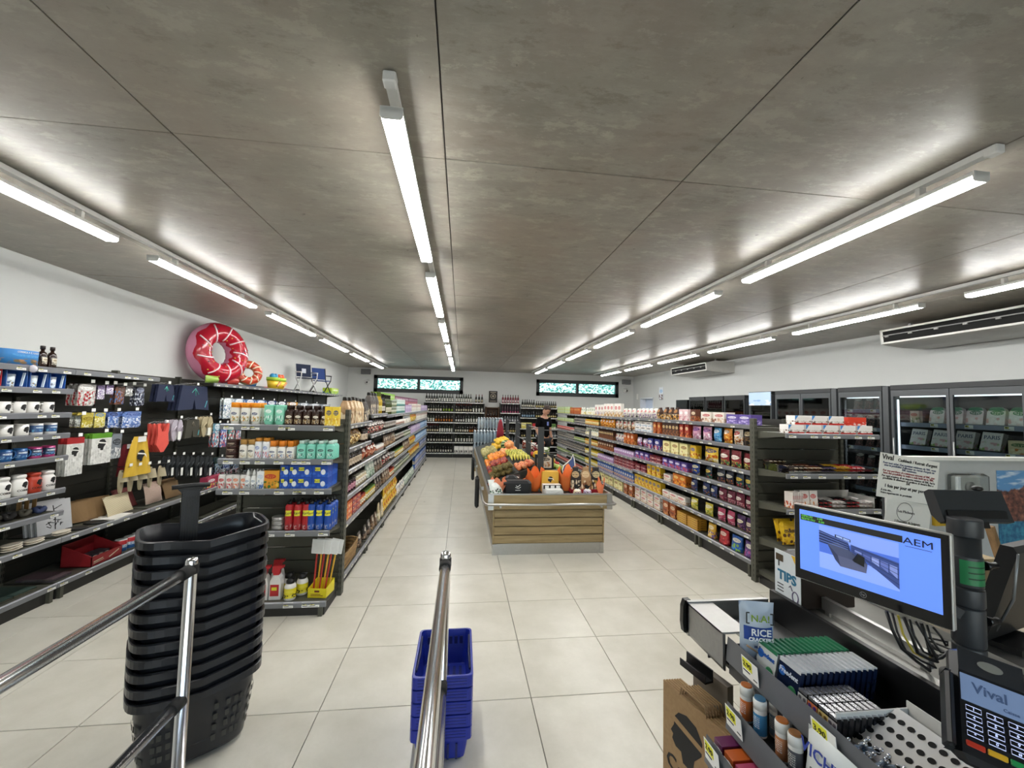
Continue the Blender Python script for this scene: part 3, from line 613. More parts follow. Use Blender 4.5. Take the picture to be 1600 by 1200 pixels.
# wicker basket of dried sausages on the bottom shelf
wk = thing('wicker_basket', 'long wicker basket of small brown packets on the bottom pantry shelf', 'basket', (-1.235, 4.36, .117), 0)
wm = wood('#b39363', '#8a6a3e', '#5a4224', 1, 'wicker', .7); wv = MB(); wall_r = []
for j in range(9):
    z = .012+j*.018; g_ = 1+.12*j/8
    wv.tube([(.155*g_*math.copysign(abs(math.cos(a))**.35, math.cos(a)), .285*g_*math.copysign(abs(math.sin(a))**.35, math.sin(a)), z+.004*math.sin(11*a+j*3)) for a in np.linspace(0, 2*PI, 41)[:-1]], .0105, 5, 0, True)
wv.box(-.15, .15, -.28, .28, 0, .01); wv.obj('weave', wm, wk)
pk = bag('small brown sausage packet', '#5c2f22', '#9a5a44', '#d9c9b4', .11, .05, .14, '#c0907a', 21)
for i in range(7): put(pk, (-1.235+.05*math.sin(i*2.3), 4.14+.068*i, .135+.008*(i % 2)), PI/2, 'in wicker basket', tilt=-.5)
# ---------------------------------------------------------------- sweets aisle goods
FR = face('R', 3.05)
milkP = carton('purple chocolate display carton', '#5a4796', '#7d6cb4', '#e8e4f2', .2, .13, .11, '#b8a8dc', 31)
whiD = carton('white and cocoa display carton', '#e4ddd2', '#8d5a44', '#b5323a', .21, .14, .13, '#c8a58a', 32)
cocoa = carton('brown cocoa packet', '#5a2f1c', '#c08a4a', '#e8d8b8', .12, .07, .16, '#a8512a', 33)
pinkC = carton('pale pink biscuit packet', '#e6c9cc', '#c87a86', '#ffffff', .1, .07, .16, '#f2e2e0', 34)
coff = gbag('dark coffee bag with gold band', '#4a2c1a', '#d29a3c', '#b8782c', '#3a2014', .11, .08, .19, 35)
sugW = bag('white sugar bag with red print', '#e8e4dc', '#d8cfc2', '#b8343a', .14, .1, .17, '#8a6aa4', 36, 'pouch')
cereW = carton('tall white cereal carton', '#efece4', '#c9a050', '#c23a3f', .17, .06, .27, '#8a5a34', 37)
cereK = carton('white cereal carton with purple end', '#ece9e2', '#7a58a4', '#b63440', .15, .06, .25, '#d8b060', 38)
lemY = pouch('white and yellow tea pouch', '#eceadf', '#d8c23a', '#5a8a4a', .13, .08, .19, '#f2efd8', 39)
blueB = bag('sky blue sweet bag', '#59a4d8', '#8cc8ea', '#f2f6fa', .17, .09, .18, '#2a6ab0', 41)
oraB = bag('golden orange sweet bag', '#d88a2a', '#f0c25a', '#f7efe0', .17, .09, .18, '#a84a1a', 42)
whiC = bag('white and brown sweet bag', '#e4dcd0', '#8a4a2a', '#c9342f', .16, .09, .18, '#d8a46a', 43)
darkB = bag('black and gold sweet bag', '#2a2320', '#8a6a3a', '#c9b48a', .16, .09, .18, '#5a3a2a', 44)
pinkB = bag('pink marshmallow bag', '#d89ab8', '#eed0e0', '#7a4a9a', .17, .09, .18, '#f4eaf0', 45)
snkO = carton('orange and brown biscuit carton', '#b8562a', '#5a2a1a', '#e8c87a', .09, .06, .18, '#e09a4a', 46)
snkR = carton('brick red biscuit carton', '#a8362a', '#d8884a', '#f0dcb0', .09, .06, .18, '#5a1f1a', 47)
snkB = carton('chocolate brown biscuit carton', '#4a2a1c', '#a86a3a', '#e2c890', .09, .06, .18, '#7a4a2a', 48)
granW = carton('white wafer carton', '#ece8e2', '#8aa8c8', '#3a3a3a', .2, .07, .085, '#c8d8e6', 49)
redG = bag('red and green jelly bag', '#8c2a34', '#3a7a4a', '#f0eadc', .17, .08, .19, '#e6d86a', 51, 'foil')
yelM = bag('yellow crisp bag with orange lettering', '#e6c23a', '#c8581f', '#2a2a6a', .3, .11, .19, '#f0e6c0', 52)
yelC = carton('pale yellow round biscuit carton', '#e8dfa0', '#b88a4a', '#8a5a2a', .2, .07, .17, '#f6f0d0', 53)
lilB = bag('lilac and white sponge bag', '#c9b4d2', '#8a6ab0', '#f2eef6', .16, .09, .15, '#b8343f', 54)
redP = carton('blue and red biscuit carton', '#3a3f8a', '#c0343f', '#f2eee6', .16, .07, .17, '#e8dcc8', 55)
orgS = carton('orange granola carton', '#c8642a', '#e8b060', '#f4e6cc', .12, .08, .2, '#7a3a1a', 56)
mixJ = bag('multicoloured jelly bag', '#2a3a4a', '#c8484a', '#e8c84a', .15, .08, .16, '#4aa06a', 57, 'foil')
darJ = bag('dark liquorice bag', '#1f2638', '#6a4a6a', '#d8d2c0', .15, .08, .16, '#a86a3a', 58, 'foil')
navB = bag('navy biscuit bag with yellow print', '#24408a', '#d8b83a', '#e8e0b0', .2, .09, .15, '#3a5ab0', 59)
purM = carton('purple milk biscuit packet', '#5a4a96', '#9a8ac8', '#f2eef6', .15, .08, .12, '#c84a4a', 60)
marB = bag('maroon sweet bag', '#6e1f38', '#b8566a', '#f0e2dc', .14, .08, .15, '#d8a0a8', 61, 'foil')
bluS = bag('blue and brown candy bag', '#2c3a6a', '#8a5a3a', '#e6dcc0', .14, .08, .15, '#5a7ab8', 62, 'foil')
orBx = carton('orange mascot-free snack carton', '#d8782a', '#8a2f1f', '#f4dc8a', .16, .1, .15, '#f0b050', 63)
orBx.desc = 'bright orange snack carton'
yelB = bag('lime yellow sweet bag', '#d8c84a', '#8aa03a', '#f4f0d0', .15, .08, .15, '#e8e08a', 64)
pinF = bag('rose pink sweet bag', '#c04a6a', '#e8a0b0', '#f8f0f0', .14, .08, .16, '#7a2a4a', 65, 'foil')
plum = bag('plum sweet bag', '#4a2a5a', '#a05a9a', '#f0e0c8', .13, .08, .16, '#d8b06a', 66, 'foil')
yelP = pouch('yellow chewy sweet pouch', '#d8a82a', '#5a4a9a', '#f6ecd0', .15, .09, .18, '#e8d08a', 67)
redPo = pouch('red chewy sweet pouch', '#b8242f', '#7a1a24', '#f0dcd0', .17, .09, .17, '#d85a5a', 68)
bluPo = pouch('royal blue sweet pouch', '#1f5ab0', '#8ab84a', '#f0ecd0', .17, .09, .17, '#4a8ad8', 69)
purPo = pouch('violet sweet pouch', '#5a3a7a', '#b04a8a', '#f0e8d8', .15, .09, .17, '#8a6ab0', 70)
goldS = carton('flat gold foil biscuit packet', '#b8862a', '#6a3a1a', '#e8c86a', .24, .13, .028, '#d8a84a', 71, 'foil_packet', 'packet')
brnC = carton('rust brown cake carton', '#a8562a', '#e0a868', '#f2e0c0', .16, .1, .2, '#6a2a1a', 72)
whtC = carton('white cake carton with red seal', '#e8e2d8', '#b87a4a', '#c0343a', .2, .08, .1, '#d8b890', 73)
yelT = carton('yellow and red snack carton', '#d8b02a', '#b8342a', '#2a4a9a', .13, .08, .17, '#f0dc8a', 74)
pinT = carton('lilac wafer carton', '#b8a0c8', '#7a5a9a', '#f4eef6', .1, .08, .1, '#c8485a', 75)
redT = carton('dark red wafer carton', '#8a2f3a', '#e8dcd0', '#2a2a4a', .16, .08, .055, '#d8909a', 76)
blueT = carton('deep blue cereal bar carton', '#2a5aa8', '#d89a3a', '#f0ecdc', .1, .08, .17, '#e8c06a', 77)
oraJ = jar('orange honey jar', '#c8842a', '#f0dc9a', '#d8b83a', .13, .04)
yelJ = jar('yellow honey jar', '#d8b83a', '#f2ecc0', '#e0c84a', .12, .045)
canB = can('black preserve tin', '#24221f', '#d8d2c4', '#4a443c', .07, .045)
canR = can('red tomato tin', '#a8262a', '#e6d8c0', '#b8343a', .10, .04)
canG = can('green vegetable tin', '#5a7a3a', '#e0e0c8', '#8aa04a', .11, .04)
teaG = carton('pale green tea carton', '#a8c08a', '#6a9a5a', '#f0f2e4', .12, .08, .1, '#d8d88a', 78)
PR = {0: [(4.02, 4.44, milkP, 1, 1), (4.46, 5.0, whiD, 1, 1), (5.02, 5.24, cocoa, 1, 1), (5.25, 5.5, pinkC, 1, 1), (5.52, 6.2, coff, 1, 1), (6.22, 7.6, sugW, 1, 1), (7.62, 8.6, cereW, 1, 1), (8.62, 9.2, cereK, 1, 1), (9.22, 10.4, lemY, 1, 1), (10.42, 11.4, snkO, 1, 1), (11.42, 12.98, teaG, 1, 2)],
      1: [(4.02, 4.2, darkB, 1, 1), (4.2, 4.37, whiC, 1, 1), (4.38, 4.55, oraB, 1, 1), (4.56, 4.76, blueB, 1, 1), (4.78, 5.0, pinkB, 1, 1), (5.02, 5.2, pinkB, 1, 1), (5.22, 5.5, snkR, 2, 1), (5.5, 5.98, snkB, 2, 1), (6.02, 6.3, snkO, 1, 1), (6.32, 6.98, granW, 1, 2), (7.02, 7.98, whiC, 1, 1), (8.02, 8.9, oraB, 1, 1), (9.02, 9.98, oraJ, 2, 1), (10.02, 10.98, canB, 1, 2), (11.02, 12.98, teaG, 1, 1)],
      2: [(4.02, 4.62, redG, 1, 1), (4.64, 4.98, yelM, 1, 1), (5.02, 5.24, yelT, 1, 1), (5.25, 5.98, yelC, 1, 1), (6.02, 6.5, redP, 1, 1), (6.52, 6.98, lilB, 1, 1), (7.02, 7.5, orgS, 1, 1), (7.52, 7.98, sugW, 1, 1), (8.02, 8.9, snkB, 1, 1), (9.02, 9.98, lemY, 1, 1), (10.02, 10.98, canB, 1, 2), (11.02, 12.98, canR, 1, 1)],
      3: [(4.02, 4.34, mixJ, 1, 1), (4.35, 4.68, darJ, 1, 1), (4.7, 4.98, mixJ, 1, 1), (5.02, 5.25, navB, 1, 1), (5.27, 5.98, purM, 1, 1), (6.02, 6.4, redT, 1, 2), (6.42, 6.98, purM, 1, 1), (7.02, 7.98, pinT, 1, 1), (8.02, 8.98, cocoa, 1, 1), (9.02, 9.98, oraJ, 1, 1), (10.02, 10.98, canG, 1, 1), (11.02, 12.98, canB, 1, 2)],
      4: [(4.02, 4.64, marB, 1, 1), (4.65, 4.98, bluS, 1, 1), (5.02, 5.3, bluS, 1, 1), (5.32, 5.66, orBx, 1, 1), (5.68, 5.98, whtC, 1, 1), (6.02, 6.5, yelT, 1, 1), (6.52, 6.98, redT, 1, 2), (7.02, 7.98, redT, 1, 3), (8.02, 8.98, blueT, 1, 1) if False else (8.02, 8.98, pinT, 1, 1), (9.02, 9.98, yelJ, 2, 1), (10.02, 12.98, canB, 1, 2)],
      5: [(4.02, 4.32, plum, 1, 1), (4.33, 4.68, pinF, 1, 1), (4.7, 5.0, yelB, 1, 1), (5.02, 5.3, yelB, 1, 1), (5.32, 5.98, whtC, 1, 1), (6.02, 6.98, yelT, 1, 1), (7.02, 8.0, blueT, 2, 1), (8.02, 8.98, blueT, 1, 1), (9.02, 9.98, yelJ, 1, 1), (10.02, 12.98, canG, 1, 1)],
      6: [(4.02, 4.2, purPo, 1, 1), (4.21, 4.42, bluPo, 1, 1), (4.43, 4.65, redPo, 1, 1), (4.66, 4.9, yelP, 1, 1), (4.95, 5.55, goldS, 1, 5), (5.57, 5.98, brnC, 1, 1), (6.02, 6.98, whtC, 1, 2), (7.02, 7.5, brnC, 1, 1), (7.52, 8.98, yelC, 1, 1), (9.02, 9.98, oraB, 1, 1), (10.02, 12.98, canR, 1, 1)]}
for i, rs in PR.items():
    wh = '%s shelf, sweets aisle' % lname(i, 7)
    for a, b, p, rows, st in rs:
        z = (GR_LV if a < 7 else [1.57, 1.34, 1.09, .86, .63, .40, .16])[i]
        for a_, b_ in bays(a, b): run(FR, z, a_, b_, p, wh, rows, st, jit=.002, tilt=-.22 if (p.name in ('bag', 'pouch') and st == 1 and a < 5 and i) else 0., d0=.03)
# ---------------------------------------------------------------- wine racks on the far wall
WR = plain('#121213', .5); WRL = plain('#cfd0cf', .4)
def winerack(x0, x1, levels, H, label, yf=13.78):
    t = thing('wine_rack', label, 'wine rack', (x0, yf, 0), 0, 'back wall racks'); L = x1-x0
    MB().box(0, L, .36, .38, 0, H).obj('back_panel', WR, t)
    for x in (0, L-.03): MB().box(x, x+.03, .02, .36, 0, H-.02).obj('side_panel', WR, t)
    for z in levels:
        s = MB().box(.03, L-.03, 0, .36, z-.025, z).obj('shelf', WR, t); MB().box(.0, L, -.012, 0, z-.024, z+.004).obj('price_rail', WRL, s)
        for k in range(int(L/.16)): link('price_tag', TAG, s, (.1+.16*k, -.0125, z-.016)).scale = (.8, 1, .6)
    MB().box(.03, L-.03, .02, .36, 0, levels[-1]-.03).obj('plinth', WR, t)
WLV = [1.84, 1.51, 1.165, .825, .505, .15]
winerack(-1.26, -.26, WLV, 1.86, 'black wine rack at the end of the pantry aisle'); winerack(-.255, .76, WLV, 1.86, 'black wine rack beside the water packs')
FE = face('E', 13.79)
wn = [wine('#12100f', '#e6e3da', '#1a0f12', 'black red-wine bottle with white label'), wine('#171a12', '#d9d3c2', '#151312', 'dark bottle with cream label'), wine('#1c2416', '#f0efe6', '#20241c', 'green-black bottle with large white label', lv=(.1, .46)),
      wine('#141010', '#cfc6a8', '#6a1f22', 'black bottle with red capsule'), wine('#2a1a10', '#b8702c', '#1a1210', 'amber wine bottle'), wine('#14130f', '#8fae3c', '#141310', 'dark bottle with lime label')]
ex = [(-1.22, -.28, 0), (-.22, .72, 1)]
for i, z in enumerate(WLV):
    for a, b, kk in ex:
        wh = '%s shelf, %s' % (lname(i, 6), ['pantry-end wine rack', 'water-side wine rack'][kk])
        if i == 5 and kk == 1:
            cw = carton('white wine carton with black curve', '#e6e4de', '#2a2826', '#f2f0ea', .15, .2, .22, '#c9c5bc', 81)
            run(FE, z, a, b-.3, cw, wh, ref='from pantry side'); run(FE, z, b-.28, b, carton('black wine carton', '#24211f', '#8a8276', '#c9bfa8', .13, .2, .2, '#4a443c', 82), wh, ref='from pantry side'); continue
        cut = a+(b-a)*[.45, .6, .35, .5, .4, .55][i]
        if i == 0 and kk == 1: run(FE, z, a, a+.55, wn[2], wh, ref='from pantry side'); run(FE, z, b-.3, b, wn[3], wh, ref='from pantry side'); continue
        run(FE, z, a, cut, wn[(i+kk*2) % 4], wh, ref='from pantry side'); run(FE, z, cut+.004, b, wn[[2, 5, 4, 2, 1, 0][i] if kk == 0 else [3, 2, 2, 4, 2, 1][i]], wh, ref='from pantry side')
winerack(1.3, 1.98, [1.85, 1.52, 1.2, .85, .5, .15], 1.86, 'black spirits rack behind the bin posts'); winerack(1.985, 3.3, [1.71, 1.37, 1.0, .7, .4, .12], 1.73, 'black bottle rack behind the shopper')
rose = wine('#6a1f2c', '#e8c9cc', '#1a1012', 'rose bottle with black cap', .29); pinkL = wine('#3a2a34', '#c05a7a', '#4a3a48', 'dark bottle with pink label', .285, .036, (.06, .2)); clr = wine('#5a5f62', '#c9ccd0', '#2a2c2e', 'clear spirit bottle', .27)
gol = wine('#1f1c14', '#d8c88a', '#141210', 'dark bottle with yellow label', .24, .034); blul = wine('#181a1c', '#9ab8d4', '#141516', 'dark bottle with blue label', .28)
for i, (p, z) in enumerate(((rose, 1.85), (pinkL, 1.52), (clr, 1.2), (gol, .85), (clr, .5))): run(FE, z, 1.34, 1.95, p, '%s shelf, spirits rack' % LN[i], ref='from water side')
for i, (p, q, z) in enumerate(((wn[1], gol, 1.71), (blul, gol, 1.37), (gol, clr, .7))):
    run(FE, z, 2.03, 2.5, p, '%s shelf, shopper-side rack' % LN[[0, 1, 3][i]], ref='from spirits side'); run(FE, z, 2.52, 3.26, q, '%s shelf, shopper-side rack' % LN[[0, 1, 3][i]], ref='from spirits side')
run(FE, 1.0, 2.03, 2.4, carton('round-topped yellow cheese box', '#d8cf7a', '#b8a83a', '#f2eec0', .17, .12, .2, '#e8e0a0', 83), 'third shelf, shopper-side rack', ref='from spirits side')
run(FE, 1.0, 2.42, 2.8, carton('red and white gift box', '#b8242a', '#e8e2da', '#c83a3a', .17, .12, .18, '#f2ece4', 84), 'third shelf, shopper-side rack', ref='from spirits side')
run(FE, 1.0, 2.82, 3.26, carton('green and white gift box', '#6a8a4a', '#e8e8da', '#3a5a2a', .17, .12, .18, '#f2f2e4', 85), 'third shelf, shopper-side rack', ref='from spirits side')
# wooden crate rack with dark bottles between the wine racks
cr = thing('wooden_crate_rack', 'brown wooden crate rack of dark bottles under the wall poster', 'rack', (.8, 13.8, 0), 0); wd = wood('#6a4a2e', '#4a3020', '#2e1d12', 0, 'dark_wood')
for z in (.12, .5, .9, 1.3, 1.7): MB().box(0, .46, 0, .3, z-.02, z).obj('board', wd, cr)
for x in (0, .44): MB().box(x, x+.02, 0, .3, 0, 1.72).obj('post', wd, cr)
MB().box(0, .46, .3, .31, 0, 1.7).obj('back_board', wd, cr)
for z, nm in ((1.3, 'second'), (.9, 'third'), (.5, 'fourth')): run(face('E', 13.82), z, .84, 1.22, wn[4] if z < 1.2 else wine('#20140e', '#4a2a1a', '#120c0a', 'plain brown bottle', .28), '%s board, wooden rack' % nm, ref='from wine rack', n=4)
# ---------------------------------------------------------------- water packs
wb = MB().lathe([(.038, 0), (.041, .02), (.038, .05), (.041, .09), (.038, .13), (.041, .18), (.036, .22), (.016, .28), (.015, .3), (.017, .3), (.017, .315)], 10, 0, 0, 0, True, [0]*8+[1, 1]).mesh('bottle', [plain('#d3dfe8', .12, 0, .05), plain('#eef2f6', .4)])
wf = MB().box(-.128, .128, -.086, .086, 0, .30, 0, .02).mesh('shrink_film', glassy('#eef4f8', .10, .12))
npk = 0
def pack6(x, y, z, wh, i):
    t = thing('water_pack', 'pack of clear water bottles, %s' % wh, 'water pack', (x, y, z), 0, 'water packs')
    for a in (-.085, 0, .085):
        for b in (-.043, .043): link('bottle', wb, t, (a, b, 0))
    link('shrink_film', wf, t)
def pallet(x0, y0, nx, ny, nz, wh):
    t = thing('pallet', 'low wooden pallet under the water packs %s' % wh, 'pallet', (x0, y0, 0), 0, 'pallets')
    for k in range(5): MB().box(0, nx*.262, k*(ny*.178-.09)/4, k*(ny*.178-.09)/4+.09, .09, .115).obj('slat', OAK, t)
    for x in (0, nx*.131-.04, nx*.262-.08): MB().box(x, x+.08, 0, ny*.178, 0, .09).obj('block', OAK, t)
    for k in range(nz):
        for j in range(ny):
            for i in range(nx): pack6(x0+.131+.262*i, y0+.089+.178*j, .117+k*.318, '%s layer, %s row, %s from pantry aisle, %s' % (LN[nz-1-k], ordw(j), ordw(i), wh), 0)
pallet(.33, 10.95, 3, 3, 3, 'by the fruit'); pallet(.48, 12.2, 3, 3, 4, 'by the wine')
# ---------------------------------------------------------------- wooden produce bin
BX0, BX1, BY0, BY1 = .40, 1.735, 4.8, 10.3
bn = thing('produce_bin', 'long oak-planked produce bin with steel bumper rail in the middle aisle', 'produce bin', (0, 0, 0))
MB().box(BX0+.01, BX1-.01, BY0+.012, BY1-.01, .0, .125).obj('plinth', STAIN, bn)
for x in (BX0, BX1-.045):
    for y in (BY0+.002, BY1-.047): MB().box(x, x+.045, y, y+.045, .0, .125).obj('foot', STAIN, bn)
MB().box(BX0+.02, BX1-.02, BY0+.02, BY1-.02, .125, .6).obj('carcass', plain('#6b5a3e', .6), bn)
for k in range(4):
    z0 = .13+k*.0995
    MB().box(BX0+.012, BX1-.012, BY0+.002, BY0+.019, z0, z0+.0905, 0, .005).obj('plank', OAK, bn)
    for x in (BX0+.002, BX1-.019): MB().box(x, x+.017, BY0+.02, BY1-.02, z0, z0+.0905, 0, .005).obj('plank', wood(axis=1) if k == 0 and x < 1 else bpy.data.materials['oak_laminate.001'], bn)
for x in (BX0-.004, BX1-.012): MB().box(x, x+.016, BY0-.002, BY0+.016, .125, .53).obj('corner_strip', OAK, bn)
TX0, TX1 = .335, 1.815
# tray rim: wood panels in steel corner plates
MB().box(TX0+.06, TX1-.06, BY0-.05, BY0-.032, .535, .7, 0, .002).obj('rim_panel', OAK, bn)
for x, s_ in ((TX0, 1), (TX1, -1)):
    MB().box(min(x, x+.018*s_), max(x, x+.018*s_), BY0-.03, BY1+.03, .55, .7).obj('rim_panel', bpy.data.materials['oak_laminate.001'], bn)
    MB().box(min(x-.002*s_, x+.062*s_), max(x-.002*s_, x+.062*s_), BY0-.056, BY0-.03, .53, .71).obj('corner_plate', STAIN, bn)
MB().box(TX0, TX1, BY0-.054, BY0-.026, .7, .714).box(TX0-.003, TX0+.022, BY0-.05, BY1+.03, .7, .714).box(TX1-.022, TX1+.003, BY0-.05, BY1+.03, .7, .714).obj('steel_edge', STAIN, bn)
MB().box(TX0+.02, TX1-.02, BY0-.03, BY1+.02, .55, .66).obj('tray_floor', plain('#2d2f2b', .7), bn)
zr = .6; o_ = .05
MB().tube([(TX0-o_, BY1, zr), (TX0-o_, BY0+.05, zr), (TX0-o_+.02, BY0-.075, zr), (TX0-.01, BY0-.1, zr), (TX1+.01, BY0-.1, zr), (TX1+o_-.02, BY0-.075, zr), (TX1+o_, BY0+.05, zr), (TX1+o_, BY1, zr)], .014, 10).obj('bumper_rail', STAIN, bn)
for x in (TX0+.14, TX1-.14): MB().lathe([(.012, 0), (.012, .05), (.018, .05), (.018, .06)], 10).xf(Matrix.Translation((x, BY0-.095, .572)) @ Matrix.Rotation(-PI/2, 4, 'X')).obj('rail_mount', STAIN, bn)
for y in (5.75, 7.85): MB().box(TX0-.12, TX0-.066, y-.1, y+.1, .33, .74, 0, .02).obj('bumper_pad', plain('#202225', .6), bn)
for y in (5.75, 7.85): MB().box(TX0-.066, TX0, y-.03, y+.03, .56, .6).obj('pad_bracket', STAIN, bn)
for sx in (0, 1):   # sloping beds either side of the centre posts
    xa, xb = (TX0+.03, 1.06) if sx == 0 else (TX1-.03, 1.09)
    MB().prism([(xa, .66), (xb, .66), (xb, .93), (xa, .70)], 1, 5.5, BY1-.02).obj('display_bed', plain('#23261f', .7), bn)
for y in (5.42, 6.45, 7.75, 9.5): MB().box(1.03, 1.11, y-.012, y+.012, .66, 1.46).obj('post', plain('#303437', .5), bn)
for a, b in ((5.42, 6.45), (6.45, 7.75), (7.75, 9.5)):
    for z in (1.43, 1.17): MB().tube([(1.07, a+.012, z), (1.07, b-.012, z)], .006, 6).obj('wire_rail', MGREY, bn)
MB().box(1.74, 1.765, 5.41, 5.43, .66, 1.44).obj('post', MGREY, bn)
for z in (1.42, 1.12): MB().tube([(1.11, 5.42, z), (1.74, 5.42, z)], .007, 6).obj('wire_rail', MGREY, bn)
def slope(x): return .70+(x-(TX0+.03))/(1.06-TX0-.03)*.23 if x < 1.07 else .70+((TX1-.03)-x)/((TX1-.03)-1.09)*.23
def fruit_mat(c1, c2, c3, sc=8, rough=.45, bump=.15):
    g = G('fruit_skin', rough); co = g.co('Object'); co = g.add(co, g.n_comb(g.rnd(), g.rnd(), g.rnd())); n = g.noise(co, sc, 3); c = g.ramp(n, [(.35, C(c1)), (.55, C(c2)), (.7, C(c3))]); g.col(c); g.bump(g.noise(co, 140, 2), bump, .002); return g.m
def m_fruit(r, m, sc=(1, 1, 1), stem=True):
    b = MB().ball((0, 0, 0), r, 0, 14, 9, sc)
    me = b.mesh('fruit', m); return me
def heap(name, cat, desc, me, r, x0, x1, y0, y1, layers=2, extra=None, hz=None):
    i = 0
    for L in range(layers):
        st = 2*r*1.07; y = y0+L*st*.293; row = 0
        while y < y1-L*st*.5:
            x = x0+(row % 2)*st*.5+L*st/2
            while x < x1-L*st*.4:
                o = link(name, me, None, (x+random.uniform(-.001, .001), y+random.uniform(-.001, .001), slope(x)+.004+L*(r*2.08)+(r*1.12)), (random.uniform(-.5, .5), random.uniform(-.5, .5), random.uniform(0, 6)))
                tag(o, '%s, %s layer, %s counted from the gift goods' % (desc, ['lower', 'upper'][L], ordw(i)), cat, name+' heap'); i += 1
                if extra: extra(o, r)
                x += st
            y += st*.88; row += 1
        if L == 0: i = 0
def stemdot(col):
    m = MB().lathe([(.006, -.002), (.005, .004), (.002, .006)], 6).mesh('stem', plain(col, .7))
    return lambda o, r: link('stem', m, o, (0, 0, r*.985))
heap('kiwi', 'kiwi', 'brown fuzzy kiwi in the fruit bin', m_fruit(.033, fruit_mat('#4d4420', '#6a5c2c', '#7d6c38', 20, .8), (1, .9, .9)), .033, .44, .72, 5.56, 5.9)
heap('nectarine', 'nectarine', 'red and orange nectarine in the fruit bin', m_fruit(.036, fruit_mat('#5e1620', '#a83a2a', '#e08a3a', 9)), .036, .44, .72, 5.96, 6.42, 2, stemdot('#4a3018'))
heap('orange', 'orange', 'bright orange citrus in the fruit bin', m_fruit(.040, fruit_mat('#d9741a', '#ee8f22', '#f2a03a', 6)), .040, .45, .74, 6.48, 7.1, 2, stemdot('#5a6a2a'))
heap('grapefruit', 'grapefruit', 'pale orange grapefruit in the fruit bin', m_fruit(.055, fruit_mat('#e08a4a', '#eca060', '#f0b478', 6)), .055, .78, 1.0, 7.18, 7.6, 2)
heap('avocado', 'avocado', 'dark green avocado in the fruit bin', m_fruit(.042, fruit_mat('#3e4a22', '#56662e', '#6d7a3c', 14), (1, 1.25, 1)), .052, .46, .66, 7.22, 7.6, 1)
heap('melon', 'melon', 'netted beige melon at the bin rim', m_fruit(.072, fruit_mat('#8a8450', '#b0a66a', '#c9c08c', 22, .7, .6)), .072, .47, .66, 7.72, 8.5, 1, stemdot('#6a6a3a'))
heap('lemon', 'lemon', 'yellow lemon in the fruit bin', m_fruit(.034, fruit_mat('#d9a81a', '#eec22a', '#f4d24a', 6), (1, 1.3, 1)), .044, .72, 1.0, 8.4, 9.3, 2)
heap('yellow_melon', 'melon', 'yellow melon on the sweets-aisle slope', m_fruit(.066, fruit_mat('#d9a81a', '#eab82a', '#f0cc4a', 6), (1, 1.1, 1)), .072, 1.2, 1.4, 6.1, 6.5, 1)
heap('tomato', 'tomato', 'red tomato on the sweets-aisle slope', m_fruit(.036, fruit_mat('#8c1a16', '#b8261e', '#cc3a2a', 5), (1, 1, .85)), .036, 1.2, 1.62, 6.6, 7.1, 1, stemdot('#3a5a24'))
heap('green_apple', 'apple', 'green apple beside the sign easel', m_fruit(.037, fruit_mat('#8aa03a', '#a8b84a', '#c4c86a', 6)), .037, 1.2, 1.5, 5.62, 5.95, 1, stemdot('#4a3018'))
heap('peach', 'peach', 'blush peach behind the tissue paper', m_fruit(.036, fruit_mat('#c85a3a', '#e08a5a', '#ecb07a', 6)), .036, .8, 1.0, 5.58, 5.9, 1, stemdot('#4a3018'))
wmm = G('melon_rind', .4); _z = wmm.sep(wmm.co('Object')); _a = wmm.ma('ARCTAN2', _z[0], _z[1]); _n = wmm.noise(wmm.co('Object'), 18, 3)
wmm.col(wmm.mix(wmm.step(wmm.ma('ADD', wmm.ma('SINE', wmm.ma('MULTIPLY', _a, 9)), wmm.ma('MULTIPLY_ADD', _n, 1.6, -.8)), .1, .3), C('#93a86a'), C('#1f3a1e')))
o = link('watermelon', m_fruit(.10, wmm.m), None, (.87, 7.9, 1), (1.3, .2, .4)); tag(o, 'striped green watermelon between the melons and lemons', 'watermelon'); o.location = (.87, 7.95, slope(.87)+.112)
# banana bunches
bm_ = fruit_mat('#a8a83a', '#ccc04a', '#d8d07a', 8)
def banana_mesh(k):
    pts = [(.02*k, -.10+.2*t, .03+.06*math.sin(PI*t)) for t in np.linspace(0, 1, 9)]
    return MB().tube(pts, [.004, .012, .016, .018, .018, .018, .016, .011, .006], 7).mesh('banana', bm_)
bms = [banana_mesh(0)]
spots = [(.88, 6.03), (.88, 6.28), (.88, 6.53), (.88, 6.78)]
for i, (x, y) in enumerate(spots):
    t = thing('banana_bunch', 'green-yellow banana bunch in the fruit bin, %s from the kiwis' % ordw(i), 'bananas', (x, y, slope(x)+.05), .12*math.sin(i*2.1), 'banana bunches')
    for k in range(7): link('banana', bms[0], t, ((k-3)*.028, 0, .0), (0, .16*(k-3), .10*(k-3)))
    MB().tube([(0, .10, .02), (0, .125, .03), (0, .14, .035)], [.018, .013, .009], 8).obj('stalk', plain('#7d7a3a', .6), t)
# bagged greens and red grapes on the far slope
for i, (x, y, c) in enumerate(((1.3, 7.5, '#7a2430'), (1.55, 7.5, '#5f7a3a'), (1.3, 8.0, '#8a3a2a'), (1.55, 8.0, '#7a2430'), (1.4, 8.5, '#5f7a3a'))):
    p = Proto('produce_bag', 'bag', ['red grape bag', 'green grape bag', 'carrot bag', 'dark red grape bag', 'lettuce bag'][i], (.2, .12, .16), [('b', m_bag(.2, .12, .17, pack(c, c, '#e8e8e0', '#d8d0c0', 'clear', .2, 90+i)))])
    put(p, (x, y, slope(x)+.045), 0, 'on the far slope of the fruit bin', 'behind the tomatoes')
